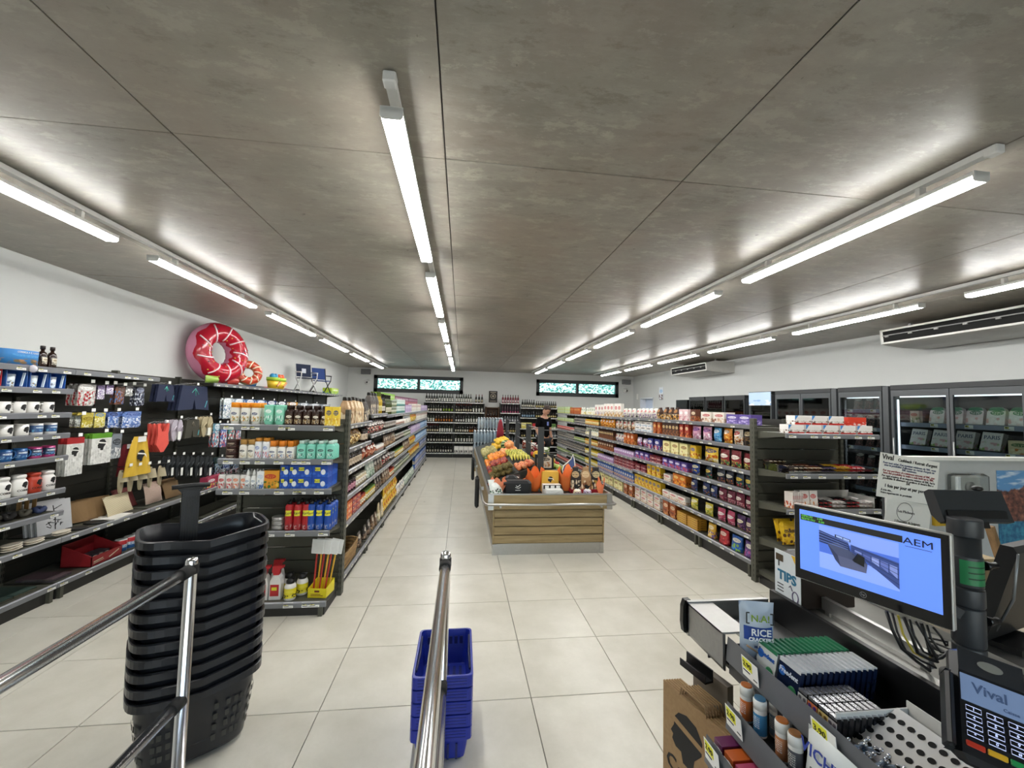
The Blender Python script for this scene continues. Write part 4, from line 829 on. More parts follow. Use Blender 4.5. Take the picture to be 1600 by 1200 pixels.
# ---------------------------------------------------------------- gift goods at the head of the bin (tray floor z = .66)
def crumple(name, label, col, r, h, loc, seed, rz=0, cat='tissue paper', up=1.):
    rr = random.Random(seed); n = 22; rings = []
    for j in range(7):
        v = j/6; rings.append([((r*(.35+.65*v**.7)*(1+.22*math.sin(5*a+seed)*v+rr.uniform(-.07, .07)))*math.cos(a), (r*.7*(.35+.65*v**.7)*(1+.2*math.cos(4*a+seed)*v+rr.uniform(-.07, .07)))*math.sin(a), h*v*(1+.30*math.sin(3*a+seed*1.7)*v)+rr.uniform(0, .006)) for a in [2*PI*i/n for i in range(n)]])
    b = MB().loft(rings, 0, True, False, True); b.loft([[(p[0]*.97, p[1]*.97, p[2]+.001) for p in rg_] for rg_ in rings], 0, True, False, False)
    m = plain(col, .6, 0, .08, 15, .2); o = b.obj(name, m, None, loc, rz); tag(o, label, cat, 'tissue papers'); return o
crumple('tissue_paper', 'peach tissue paper opening above the black gift bag', '#eb9a68', .16, .12, (.72, 5.32, .665), 1)
crumple('tissue_paper', 'orange tissue paper crumpled beside the yellow gift bag', '#e8702e', .11, .24, (.94, 5.12, .665), 2)
crumple('tissue_paper', 'wide orange tissue paper behind the twist-tied sweets', '#ee8040', .14, .25, (1.37, 5.16, .665), 3, .5)
crumple('tissue_paper', 'peach tissue paper around the leafy packet at the bin corner', '#e89068', .10, .16, (.46, 4.95, .665), 4)
crumple('tissue_paper', 'salmon tissue cone standing at the end of the red tray', '#f0875a', .05, .17, (1.715, 4.87, .665), 5)
gb = thing('gift_bag', 'black gift bag with a small white emblem at the head of the bin', 'gift bag', (.70, 5.0, .664), -.05)
MB().box(-.17, .17, -.10, .06, 0, .17, 0, .03).obj('body', plain('#0f1013', .55), gb); MB().box(-.15, .02, .065, .18, 0, .2, 0, .03).obj('flap', plain('#101114', .55), gb)
MB().bar((-.02, -.1015, .115), (.0, -.1015, .10), .002, .006).bar((.0, -.1015, .10), (.03, -.1015, .125), .002, .006).bar((-.03, -.1015, .095), (.01, -.1015, .082), .002, .006).bar((.012, -.1015, .082), (.035, -.1015, .1), .002, .006).obj('emblem', PAPER, gb)
MB().box(-.028, .034, -.1022, -.1, .058, .063).obj('print_line', PAPER, gb)
fb = Proto('leaf_packet', 'packet', 'leaf-patterned packet leaning on the bin corner', (.16, .05, .2), [('b', m_bag(.16, .05, .2, pack('#d8ded8', '#2f5a3c', '#e8ece8', '#1e2c24', 'foil', .3, 95)))])
put(fb, (.44, 4.83, .68), .3, 'head of the bin', 'of its kind', None, -.6)
bp = Proto('sauce_pack', 'pack', 'little sauce bottle pack in peach tissue', (.16, .06, .12), [('b', m_carton(.16, .05, .11, pack('#3a2420', '#b8342f', '#f0e8da', '#1a1412', 'box', .4, 96)))])
put(bp, (.70, 5.3, .73), .1, 'behind black gift bag', 'of its kind', None, -.3)
EMB_H = [(-.35, .1), (-.44, -.06), (-.37, -.1), (-.4, -.2), (-.3, -.3), (-.15, -.3), (-.1, -.48), (.16, -.48), (.2, -.22), (.38, .0), (.4, .25), (.25, .45), (0, .5), (-.22, .42), (-.33, .28)]
EMB_B = [(-.37, .17), (.39, .06), (.5, -.08), (.6, -.2), (.62, -.1), (.52, .1), (.4, .17), (-.36, .29)]
INKF = plain('#161515', .6); WHF = plain('#e9e7e2', .6)
def emblem(parent, s, z, y=None, r=None, x=0., head=INKF, band=WHF, a0=0.):
    """a black head in profile with a white bandana, flat on y or wrapped on a cylinder of radius r"""
    for poly, m, e, nm in ((EMB_H, head, .0006, 'emblem'), (EMB_B, band, .0011, 'bandana')):
        pts = []
        for i, p in enumerate(poly):
            q = poly[(i+1) % len(poly)]; pts += [p, ((p[0]+q[0])/2, (p[1]+q[1])/2)]
        if r: f_ = lambda p: ((r+e)*math.sin(p[0]*s/r+a0), -(r+e)*math.cos(p[0]*s/r+a0), z+p[1]*s)
        else: f_ = lambda p: (x+p[0]*s, y-e, z+p[1]*s)
        cx, cy = (0, 0) if nm == 'emblem' else (.1, .16)
        b = MB()
        if nm == 'emblem': b.add([f_(p) for p in pts]+[f_((p[0]*.5, p[1]*.5)) for p in pts]+[f_((0, 0))], [(i, (i+1) % len(pts), len(pts)+(i+1) % len(pts), len(pts)+i) for i in range(len(pts))]+[(len(pts)+i, len(pts)+(i+1) % len(pts), 2*len(pts)) for i in range(len(pts))])
        else: b.add([f_(p) for p in poly], [(0, 1, 6, 7), (1, 2, 5, 6), (2, 3, 4, 5)])
        b.obj(nm, m, parent)
yb = thing('gift_bag', 'yellow gift bag with a black head emblem between the orange tissues', 'gift bag', (1.13, 5.12, .664)); MB().box(-.11, .11, -.05, .05, 0, .26, 0, .008).obj('body', plain('#d9a83c', .6), yb); emblem(yb, .075, .16, -.0505)
lb = thing('labelled_carton', 'low carton with a black strip of three white labels', 'carton', (1.13, 4.99, .664)); MB().box(-.11, .11, -.05, .06, 0, .115).obj('body', plain('#d8d4cc', .6), lb); MB().box(-.112, .112, -.054, -.05, .07, .115).obj('strip', INKF, lb)
for x in (-.07, 0, .07): MB().box(x-.024, x+.024, -.0555, -.054, .077, .108).obj('label_patch', PAPER, lb)
wbx = thing('gift_box', 'white folded paper parcel under the labelled carton', 'parcel', (1.13, 4.85, .664)); MB().prism([(-.11, 0), (.11, 0), (.10, .07), (.09, .085), (-.10, .085), (-.105, .07)], 1, -.05, .05).obj('body', plain('#dcdcd8', .6), wbx); MB().bar((-.06, -.052, .02), (.07, -.052, .07), .002, .004).obj('fold', plain('#b9b9b4', .6), wbx)
es = thing('sign_easel', 'black easel holding a handwritten white price card', 'sign', (1.16, 5.35, .664)); MB().box(-.14, .14, -.02, .03, 0, .24).obj('stand', BLACK, es)
MB().box(-.11, .11, -.034, -.02, .12, .23).xf(Matrix.Translation((0, -.01, 0))).obj('card', plain('#e6e8d2', .6), es)
for k in range(4): MB().box(-.09+.012*k, .08-.01*k, -.0455, -.0438, .205-.022*k, .211-.022*k).obj('writing', plain('#5f6558', .7), es)
pc_ = thing('sign_card', 'small picture card of dried fruit on a black stand', 'sign', (1.13, 5.46, .93-.26)); MB().box(-.13, .13, 0, .02, 0, .42).obj('stand', BLACK, pc_); MB().prism([(-.1, .24), (.1, .24), (.1, .37), (.05, .41), (-.05, .41), (-.1, .37)], 1, -.006, 0).obj('card', pack('#cfc4b0', '#a06a3a', '#3a3430', '#c89a6a', 'box', .5, 97), pc_)
MB().box(-.035, .035, -.009, -.006, .385, .43).obj('clip', BLACK, pc_)
ear = thing('shaped_sign', 'blue drop-shaped sign with a glossy white outline on the bin', 'sign', (1.47, 5.46, .664)); dp_ = [(-.09, .22), (-.075, .16), (-.02, .12), (.05, .13), (.08, .19), (.085, .28), (.075, .36), (.055, .43), (.03, .37), (-.02, .32), (-.07, .28)]
MB().prism([(p[0], p[1]) for p in dp_], 1, 0, .012).obj('board', plain('#4a5f96', .4), ear); MB().tube([(p[0], -.004, p[1]) for p in dp_], .008, 6, 0, True).obj('outline', plain('#f4f2e6', .3), ear); MB().box(-.01, .01, .012, .02, .0, .2).obj('stake', BLACK, ear)
MB().box(-.05, .05, -.003, 0, .2, .215).box(-.04, .06, -.003, 0, .24, .25).obj('print_line', PAPER, ear)
cof = [gbag('dark coffee gift bag with arch label', '#2c2422', '#8a6a4a', '#c9a97a', '#1b1715', .13, .08, .3, 98), gbag('kraft coffee gift bag', '#b48d62', '#7a4a2a', '#d8be94', '#a27f58', .13, .08, .3, 99), gbag('black coffee gift bag with gold label', '#262022', '#b8923c', '#c9b88a', '#171415', .13, .08, .3, 100)]
rt = tag(MB().box(-.2, .2, -.11, .11, 0, .008).box(-.2, .2, -.11, -.102, 0, .05).box(-.2, .2, .102, .11, 0, .05).box(-.2, -.192, -.11, .11, 0, .05).box(.192, .2, -.11, .11, 0, .05).obj('red_tray', plain('#a01f2c', .45), None, (1.585, 5.11, .664)), 'shallow red tray with three coffee bags', 'tray')
for i, p in enumerate(cof): put(p, (1.46+.135*i, 5.11, .675), .04, 'in red tray', 'of its kind')
for i, (x, c, tie) in enumerate(((1.42, '#e6d8b0', 'white and gold'), (1.545, '#cfc4da', 'pale lilac'))):
    t = thing('sweet_bag', '%s sweet bag tied with a black twist at the bin edge' % tie, 'sweet bag', (x, 4.86, .664)); MB().ball((0, 0, .045), .052, 0, 14, 8, (1, .85, .85)).obj('pouch', pack(c, '#8a6a9a', '#f4f0ea', '#6a4a3a', 'clear', .2, 101+i), t)
    MB().loft([[(.012*math.cos(a), .012*math.sin(a), .083) for a in np.linspace(0, 2*PI, 11)[:-1]], [((.04+.012*math.sin(5*a))*math.cos(a), .02*math.sin(a), .125+.012*math.cos(3*a)) for a in np.linspace(0, 2*PI, 11)[:-1]]], 0, True, False).obj('twist', INKF, t)
put(Proto('sweet_bag', 'sweet bag', 'flat oval sweet tray with clear wrap', (.16, .09, .04), [('b', MB().ball((0, 0, .022), .075, 0, 14, 7, (1, .6, .28)).mesh('b', pack('#b8a88a', '#6a5a9a', '#e8e0d0', '#8a5a3a', 'clear', .2, 104)))]), (1.64, 4.83, .664), 0, 'bin edge', 'of its kind')
rw = MB().loft([[(.09*math.cos(a)*k_, .04*math.sin(a)*k_, z_) for a in np.linspace(0, 2*PI, 17)[:-1]] for z_, k_ in ((0, 1), (.22, .9), (.42, .55), (.5, .2))], 0, True, True, True).obj('folded_apron', plain('#8e1f30', .7, 0, .1, 10, .3), None, (.93, 9.75, slope(.93)+.035)); tag(rw, 'dark red cloth bag standing at the far end of the fruit bin', 'cloth bag')
# ---------------------------------------------------------------- the shopper
def skinned(name, V, E, Rr, m, parent, sub=2):
    me = bpy.data.meshes.new(name); me.from_pydata(V, E, []); me.materials.append(m); o = link(name, me, parent)
    sk = o.modifiers.new('skin', 'SKIN'); sk.use_smooth_shade = True; d = me.skin_vertices[0].data
    for i, r in enumerate(Rr): d[i].radius = r if isinstance(r, tuple) else (r, r); d[i].use_root = (i == 0)
    ss = o.modifiers.new('sub', 'SUBSURF'); ss.levels = sub; ss.render_levels = sub; return o
def chain(n, s=0): return [(s+i, s+i+1) for i in range(n-1)]
per = thing('person', 'person in black T-shirt and dark trousers looking down at the sweets aisle', 'person', (2.14, 10.42, 0), .55)
skin = plain('#b98a72', .5, 0, .05, 20); blk = plain('#08080a', .9, spec=.1); trs = plain('#14151b', .8)
V = [(0, 0, .95), (0, 0, 1.12), (0, .01, 1.3), (0, .02, 1.45), (0, .0, 1.53), (0, -.05, 1.6),
     (.16, .02, 1.42), (.205, .03, 1.3), (.235, .03, 1.13), (.235, -.04, .93), (.225, -.06, .86),
     (-.16, .02, 1.42), (-.205, .03, 1.3), (-.235, .03, 1.13), (-.21, -.12, .95), (-.2, -.16, .89),
     (.09, 0, .9), (.1, -.01, .5), (.1, .02, .1), (.1, -.1, .04), (-.09, 0, .9), (-.1, -.01, .5), (-.1, .02, .1), (-.1, -.1, .04)]
E_ = [(0, 1), (1, 2), (2, 3), (3, 4), (4, 5), (3, 6), (6, 7), (7, 8), (8, 9), (9, 10), (3, 11), (11, 12), (12, 13), (13, 14), (14, 15), (0, 16), (16, 17), (17, 18), (18, 19), (0, 20), (20, 21), (21, 22), (22, 23)]
Rb = [(.13, .09), (.125, .09), (.14, .1), (.1, .085), .052, .05, .06, .05, .042, .032, .026, .06, .05, .042, .032, .026, .085, .06, .045, .04, .085, .06, .045, .04]
skinned('body', V, E_, Rb, skin, per)
hd = MB().ball((0, 0, 0), .105, 0, 18, 12, (.76, .95, 1.12)); hd.ball((0, -.106, -.012), .018, 0, 8, 6, (.7, .9, 1.3)); hd.ball((0, -.088, -.055), .022, 0, 8, 6, (1.2, .5, .3)); hd.ball((0, -.07, -.1), .03, 0, 8, 6, (1, .7, .7))
for s in (-1, 1): hd.ball((s*.08, .005, -.01), .026, 0, 8, 6, (.35, .7, 1.1))
HM = Matrix.Translation((.0, -.07, 1.655)) @ Matrix.Rotation(math.radians(32), 4, 'X') @ Matrix.Rotation(math.radians(14), 4, 'Y')
hd.xf(HM).obj('head', skin, per)
ey = MB()
for s in (-1, 1): ey.ball((s*.034, -.09, .012), .01, 0, 8, 6)
ey.xf(HM).obj('eyes', plain('#2a201c', .3), per)
hr = MB().ball((0, .018, .03), .108, 0, 18, 12, (.8, .95, 1.02)); hr.ball((0, -.045, .085), .055, 0, 12, 8, (1.15, .9, .6)); hr.xf(HM).obj('hair', plain('#2c1f18', .8, 0, .2, 40, .5), per)
skinned('t_shirt', [V[0][:2]+(.9,), V[1], V[2], V[3], (0, .01, 1.475), V[6], V[7], (.222, .03, 1.2), V[11], V[12], (-.222, .03, 1.2)], [(0, 1), (1, 2), (2, 3), (3, 4), (3, 5), (5, 6), (6, 7), (3, 8), (8, 9), (9, 10)],
        [(.165, .12), (.155, .115), (.165, .12), (.12, .1), (.075, .07), .078, .07, .066, .078, .07, .066], blk, per)
skinned('trousers', [(0, 0, .96), (.09, 0, .88), (.1, -.01, .5), (.1, .02, .08), (-.09, 0, .88), (-.1, -.01, .5), (-.1, .02, .08)], [(0, 1), (1, 2), (2, 3), (0, 4), (4, 5), (5, 6)], [(.15, .11), .1, .082, .072, .1, .082, .072], trs, per)
for s in (-1, 1):
    MB().ball((s*.1, -.06, .045), .06, 0, 12, 8, (.8, 2.1, .75)).obj('shoe', plain('#1b1b1d', .6), per)
    hx = (.225 if s > 0 else -.2); hy, hz = ((-.065, .845) if s > 0 else (-.175, .87))
    for k, (dx, l) in enumerate(((-.026, .075), (-.009, .085), (.009, .08), (.025, .065))):
        MB().tube([(hx+dx, hy, hz), (hx+dx*1.05, hy-.012, hz-l*.6), (hx+dx, hy-.004, hz-l)], [.009, .008, .006], 6).obj('finger', skin, per)
    MB().tube([(hx-.03*s, hy, hz+.01), (hx-.045*s, hy-.02, hz-.03), (hx-.04*s, hy-.025, hz-.055)], [.011, .009, .007], 6).obj('thumb', skin, per)
pr_ = MB()
for i in range(10): pr_.add([(-.03+.006*math.sin(i*2), 0, .02*i*.5), (.03+.008*math.cos(i*3), 0, .02*i*.5), (.028+.01*math.cos(i*3+2), 0, .02*i*.5+.008), (-.03+.008*math.sin(i*2+1), 0, .02*i*.5+.008)], [(0, 1, 2, 3)])
pr_.xf(Matrix.Translation((.0, -.128, 1.27))).obj('shirt_print', plain('#7f8fd6', .6), per)
# ---------------------------------------------------------------- souvenir wall goods
FW = face('L', -3.35)
def bent_text(t, size, mat, r, z, parent, bold=0., a0=0.):
    me = text_mesh(t, size, mat, .0002, bold).copy()
    for v in me.vertices:
        x, y, zz = v.co; rr = r+.0008+zz; v.co = (rr*math.sin(x/r+a0), -rr*math.cos(x/r+a0), z+y)
    return link('lettering', me, parent)
CUP = [(.036, 0), (.040, .006), (.040, .09), (.037, .09), (.036, .012), (0.001, .010)]
def mug(y, d, z, col, label, emb=True, face_a=0., print_=None, rz=PI/2):
    t = thing('mug', label, 'mug', (-3.35-d, y, z+.001), rz, 'printed mugs')
    k = ('cup', col)
    if k not in _M: _M[k] = MB().lathe(CUP, 20, cap=False).mesh('cup', plain(col, .2)); _M[('han', col)] = MB().tube([(.038, 0, .075), (.058, 0, .076), (.068, 0, .058), (.066, 0, .035), (.052, 0, .02), (.038, 0, .018)], .0055, 7).mesh('handle', plain(col, .2))
    link('cup', _M[k], t); link('handle', _M[('han', col)], t, (0, 0, 0), face_a)
    if print_: MB().lathe([(.0404, .02), (.0404, .075)], 20, cap=False).obj('print_band', pack(*print_), t)
    if emb: emblem(t, .05, .046, None, .0402)
    return t
for i, y in enumerate((3.40, 3.50, 3.61, 3.71, 3.83)): mug(y, .07, 1.58, '#eceae6', 'white mug with black head emblem, %s from the entrance, third souvenir shelf' % ordw(i), True, [.3, .1, PI, .2, PI][i])
for i, y in enumerate((3.43, 3.53, 3.645)): mug(y, .07, 1.405, '#e9e7e3', 'white mug with black head emblem, %s from the entrance, fourth souvenir shelf' % ordw(i), True, [PI, .3, .2][i])
for i, y in enumerate((3.755, 3.87)): mug(y, .07, 1.405, '#e6e6e6', 'mug with blue seascape print, %s from the white ones, fourth souvenir shelf' % ordw(i), False, .2, ('#3a5a8a', '#2a3a6a', '#c8d8e4', '#5a9ac0', 'box', .3, 110))
for i, y in enumerate((3.42, 3.54, 3.65)): mug(y, .07, 1.215, '#2f5f96', 'blue mug with seascape print, %s from the entrance, fifth souvenir shelf' % ordw(i), False, -.2, ('#2a4f86', '#5a8ab8', '#e0e8ee', '#8ab8d8', 'box', .3, 111))
for i, y in enumerate((3.76, 3.87)): mug(y, .07, 1.215, '#b8467c', 'pink mug with seascape print, %s from the blue ones, fifth souvenir shelf' % ordw(i), False, .1, ('#2a3a5a', '#5a8ab8', '#e0e8ee', '#8ab8d8', 'box', .3, 112))
mj = MB().lathe([(.047, 0), (.05, .006), (.05, .10), (.042, .118), (.036, .124), (.036, .135), (.041, .135), (.041, .155), (.03, .16)], 22).mesh('jar', plain('#e8e6e2', .3)); mjr = MB().lathe([(.047, 0), (.05, .006), (.05, .10), (.042, .118), (.036, .124), (.036, .135), (.041, .135), (.041, .155), (.03, .16)], 22).mesh('jar', plain('#b23a26', .3))
for i, (y, m, nm) in enumerate(((3.42, mj, 'white'), (3.54, mj, 'white'), (3.66, mj, 'white'), (3.77, mjr, 'red'), (3.88, mj, 'white'))):
    t = thing('drinking_bottle', '%s flask with head emblem and CORSICA lettering, %s from the entrance' % (nm, ordw(i)), 'flask', (-3.42, y, .941), PI/2, 'printed flasks')
    link('body', m, t); emblem(t, .05, .083, None, .0502); bent_text('CORSICA', .021, INKF, .0503, .04, t, .0006)
# boxed mugs
for i, (y0, y1, c, nm) in enumerate(((3.34, 3.44, '#b0242a', 'red'), (3.47, 3.62, '#2f5fa8', 'blue'), (3.64, 3.78, '#2a57a4', 'blue'), (3.795, 3.93, '#2c62b4', 'blue'))):
    t = thing('gift_carton', '%s window carton with a printed tumbler, %s from the entrance, second souvenir shelf' % (nm, ordw(i)), 'gift box', (-3.43, (y0+y1)/2, 1.781), PI/2, 'boxed mugs'); w = (y1-y0)/2
    MB().box(-w, w, -.045, .045, 0, .004).box(-w, w, .041, .045, 0, .13).box(w-.004, w, -.045, .045, 0, .13).box(-w, w, -.045, .045, .126, .13).box(-w, -w+.004, -.045, .045, 0, .13).obj('carton', plain(c, .4), t)
    MB().lathe([(.03, .005), (.035, .1), (.033, .1), (.029, .01)], 16, cap=False, cx=-.015).obj('tumbler', pack('#c9d6e0', '#5a7aa8', '#e8eef2', '#8a7a5a', 'box', .3, 113+i), t); MB().bar((w*.55, -.035, .01), (w*.8, -.035, .115), .006, .016).obj('ribbon', plain('#cfe0ee', .4), t)
bw = tag(MB().ball((0, 0, .0), .03, 0, 8, 6, (1, .6, 1)).obj('gift_bow', plain('#d9d6e2', .5, 0, .1, 60, .5), None, (-3.335, 3.60, 1.93), 0), 'crumpled silver gift bow at the top shelf edge', 'bow'); 
# top shelf: striped beach bag, game tin, two bottles
sb = MB().loft([[(.05*k_*math.cos(a), .12*k2*math.sin(a), z_) for a in np.linspace(0, 2*PI, 17)[:-1]] for z_, k_, k2 in ((0, .8, .7), (.1, 1.1, .95), (.25, .9, 1.05), (.33, .5, 1.15), (.36, .3, 1.0))], 0, True, True, True).obj('beach_bag', stripes('#cbb89a', '#7d6a54', 24), None, (-3.6, 3.40, 1.952), 0); tag(sb, 'beige striped fabric beach bag on top of the souvenir rack', 'bag')
gt = thing('game_tin', 'blue oval tin with a beach picture on top of the souvenir rack', 'tin', (-3.45, 3.60, 1.951), PI/2); MB().lathe([(.14, 0), (.14, .115), (.137, .12)], 26, sy=.5).obj('tin', pack('#3f86c8', '#c89a72', '#5aa0d8', '#8a7a5a', 'box', .35, 120), gt); MB().lathe([(.1415, .085), (.1415, .121)], 26, sy=.505, cap=False).obj('lid', plain('#3a86cc', .35), gt)
lettering('CORSICA A E MARE', .018, PAPER, gt, (0, -.0735, .102))
for i, y in enumerate((3.765, 3.845)):
    t = thing('syrup_bottle', 'dark brown flask bottle with oval label, %s beside the beach tin' % ['standing right', 'second'][i].replace('standing right', 'first'), 'bottle', (-3.43, y, 1.951), PI/2, 'dark bottles on the souvenir rack')
    MB().lathe([(.032, 0), (.034, .01), (.034, .1), (.026, .125), (.013, .135), (.013, .15)], 16, sy=.75).obj('body', plain('#24140e', .15), t); MB().lathe([(.016, .15), (.016, .178), (.014, .18)], 12).obj('cap', plain('#1a100c', .4), t)
    MB().sheet(lambda u, v: ((.0345)*math.sin((u-.5)*1.3), -.0345*.75*math.cos((u-.5)*1.3)-.0006, .03+.055*v), 6, 1).obj('label_patch', pack('#d9d0bc', '#5a4a3a', '#8a7a5a', '#2a2018', 'box', .5, 121), t)
# sixth to eighth shelves
for i in range(6):
    c = ['#2a2c3a', '#3a3632', '#4a463e', '#2c2a2a', '#4e4a40', '#2f3a5c', '#39456a'][i]; y = 3.36+.106*i
    tag(MB().tube([(-.05+.03*math.cos(a)+.004*math.sin(9*a), .029*math.sin(a), .035+.012*math.sin(3*a+i)) for a in np.linspace(0, 2*PI, 19)[:-1]], .018, 7, 0, True).obj('hair_scrunchie', plain(c, .8, 0, .4, 60, .6), None, (-3.42, y, .752+.0), .3*i), 'ruffled %s scrunchie on the sixth souvenir shelf, %s from the entrance' % (['dark', 'taupe', 'olive', 'black', 'khaki', 'navy', 'slate blue'][i], ordw(i)), 'scrunchie', 'scrunchies')
for i in range(8): tag(MB().box(-.012, .012, -.004, .004, 0, .17).obj('wooden_spoon_board', wood('#b08a5a', '#8a663c', '#5e4426', 2, 'olive_wood'), None, (-3.53-.02*(i % 3), 3.80+.02*i, .752), (.0, 0, .2)), 'thin olive-wood board standing upright, %s beside the scrunchies' % ordw(i), 'board', 'thin wooden boards')
pl = MB().lathe([(.05, 0), (.075, .012), (.073, .016), (.045, .006)], 20, sy=.6).mesh('dish', plain('#d6cdbd', .5))
for i, (y, k) in enumerate(((3.66, 0), (3.66, 1), (3.66, 2), (3.83, 0), (3.83, 1), (4.06, 0), (4.06, 1))): tag(link('dish', pl, None, (-3.43, y, .517+.0175*k), PI/2), 'cream oval dish, %s pile on low souvenir shelf, %s from the bottom' % (['first', 'second', 'third'][[0, 0, 0, 1, 1, 2, 2][i]], ordw(k)), 'dish', 'cream dishes')
for i, (y, r) in enumerate(((3.45, .1), (4.23, .08), (4.42, .085))): tag(MB().lathe([(r, 0), (r, .012), (r*.9, .016)], 22, sy=.75).obj('slate_plate', plain('#1f1e1d', .6), None, (-3.45, y, .517), .3), 'flat black slate plate on the low souvenir shelf, %s from the entrance' % ordw(i), 'plate', 'slate plates')
tag(MB().box(-.1, .1, -.13, .13, 0, .012).obj('boxed_tray', plain('#dedbd4', .6), None, (-3.46, 4.62, .517), .1), 'white flat boxed tray on the low souvenir shelf', 'tray')
for k in range(3):
    t = thing('canvas_print', 'grey canvas print with black line drawing, %s in the stack' % ordw(k), 'canvas', (-3.60+.035*k, 4.10+.012*k, .518), (math.radians(-10), 0, PI/2-.2), 'canvas prints'); MB().box(-.13, .13, 0, .018, 0, .28).obj('canvas', plain('#b9babc', .7), t)
    if k == 2:
        ln = MB(); rr = random.Random(4)
        for q in range(14): a = (rr.uniform(-.05, .05), -.0012, rr.uniform(.05, .22)); ln.tube([a, (a[0]+rr.uniform(-.03, .03), -.0012, a[2]+rr.uniform(-.03, .04)), (a[0]+rr.uniform(-.04, .04), -.0012, a[2]+rr.uniform(-.02, .03))], .0028, 4)
        ln.tube([(0, -.0012, .03), (.005, -.0012, .13), (-.005, -.0012, .24)], .0035, 4); ln.obj('line_drawing', INKF, t)
def clutch(y, col1, col2, label, w=.3, h=.2, d=.05, n=22, lean=-.35, x=-3.47, rz=0., z=.518):
    o = link('clutch_bag', m_bag(w, d, h, stripes(col1, col2, n, 2)), None, (x, y, z+.012), (lean, 0, PI/2+rz)); return tag(o, label, 'bag', 'woven pouches')
for i in range(4): clutch(4.36+.085*i, '#8d6f48', '#6e5434', 'brown straw clutch standing on the low shelf, %s from the canvas prints' % ordw(i), .26, .2, .04, 30, -.45, -3.60-.0*i, -.5)
clutch(4.74, '#d2c6a8', '#b0a27e', 'cream woven clutch leaning on the low souvenir shelf', .32, .2, .06); clutch(5.2, '#cdbfae', '#7a3a38', 'red and cream striped drawstring bag on the low shelf', .26, .24, .1, 18, -.2)
for i in range(3): clutch(5.5+.1*i, '#7d6240', '#5f4a2e', 'tan straw clutch on the low shelf, %s past the striped bag' % ordw(i), .28, .19, .05, 30, -.3, -3.46-.085*i)
for i in range(2): clutch(4.98+.09*i, '#6e2a2c', '#8e4a48', 'dark red woven clutch on the low shelf, %s behind the cream one' % ordw(i), .26, .2, .05, 26, -.4, -3.58-.08*i)
# bottom shelf: red display box, place mats, blue tins
rb = thing('display_box', 'red cardboard display box with cutout handle on the bottom souvenir shelf', 'display box', (-3.5, 4.48, .142), PI/2); red = plain('#8e1c22', .5)
MB().box(-.17, .17, -.13, .13, 0, .006).prism([(-.13, .0), (.13, 0), (.13, .2), (-.13, .09)], 0, -.17, -.164).prism([(-.13, .0), (.13, 0), (.13, .2), (-.13, .09)], 0, .164, .17).box(-.17, .17, -.13, -.124, 0, .09).box(-.17, .17, .124, .13, 0, .2).obj('carton', red, rb)
MB().bar((.02, -.1315, .03), (.13, -.1315, .07), .002, .01).bar((-.15, -.1315, .04), (-.05, -.1315, .05), .002, .008).bar((-.15, -.1315, .025), (-.04, -.1315, .035), .002, .004).obj('print_line', plain('#c9b9a0', .6), rb)
for i in range(4): put(carton('small dark booklet box', '#3a3a40', '#6a6a72', '#b8b0a0', .06, .1, .07, '#8a8a90', 125), (-3.5+.0, 4.38+.065*i, .152), PI/2, 'in red display box', 'from near end')
for i, (y, c) in enumerate(((3.42, '#3c4a40'), (3.60, '#4a4438'), (3.42, '#52584a'), (3.60, '#2f3f3a'), (3.78, '#5a5444'), (3.78, '#3a4a44'), (4.08, '#4a3f4a'), (4.08, '#55464a'))): tag(MB().box(-.16, .12, -.085, .085, 0, .01).obj('place_mat', pack(c, '#6a6a5a', '#8a8a7a', '#2a2a2a', 'box', .5, 126+i), None, (-3.53, y, .142+.0112*(0 if i in (0, 1, 4, 6) else 1)), 0), '%s printed place mat on the bottom souvenir shelf, %s laid' % (['green', 'umber', 'moss', 'teal', 'khaki', 'sea green', 'plum', 'mauve'][i], ordw(i)), 'place mat', 'place mats')
btin = can('blue and white biscuit tin', '#2f6ab0', '#d8e2ec', '#b8343a', .12, .05)
for i in range(5): put(btin, (-3.45, 4.74+.112*i, .142), PI/2, 'bottom souvenir shelf', 'past red box')
# ---------------------------------------------------------------- hanging goods on hooks
hk = MB().tube([(0, .36, 0), (0, .0, .0), (0, -.012, .012)], .003, 6).mesh('peg_hook', STEEL); htag = MB().box(-.02, .02, -.002, 0, -.002, .028).mesh('price_tag', PAPER)
def hook(y, z, x=-3.41):
    k = min(6, max(0, int(y-3.97))); r = PEGW[k]; h = link('peg_hook', hk, r, (y-(3.97+k), -3.35-x, z)); link('price_tag', htag, h, (0, -.014, .01)); return h
def hang(px0, py0, px1, py1, desc, cat, m=None, mesh=None, n=2, x=-3.45, thick=.03, name=None, hookz=True):
    a, b = onx(px0, (py0+py1)/2, x), onx(px1, (py0+py1)/2, x); zt, zb = onx((px0+px1)/2, py0, x).z, onx((px0+px1)/2, py1, x).z; y = (a.y+b.y)/2; w = abs(b.y-a.y)*.97; h = abs(zt-zb)
    if hookz: hook(y, zt+.004, x+.03)
    for k in range(n):
        if mesh: o = mesh(w, h)
        else: o = link(name or 'hanging_packet', m_bag(w, thick, h, m))
        o.location = (x-.045*k, y, zb); o.rotation_euler = (0, 0, PI/2)
        nm = ['front', 'second', 'third'][k]; tag(o, '%s, %s on its hook' % (desc, nm), cat, desc[:60])
PB = lambda *a: pack(*a[:4], a[4] if len(a) > 4 else 'clear', .2, a[5] if len(a) > 5 else 0)
hang(120, 600, 150, 634, 'large clear bag with a white bib and red card', 'packet', PB('#b9b6b2', '#dedcd8', '#e8e6e2', '#a8343a', 'clear', 130), n=3)
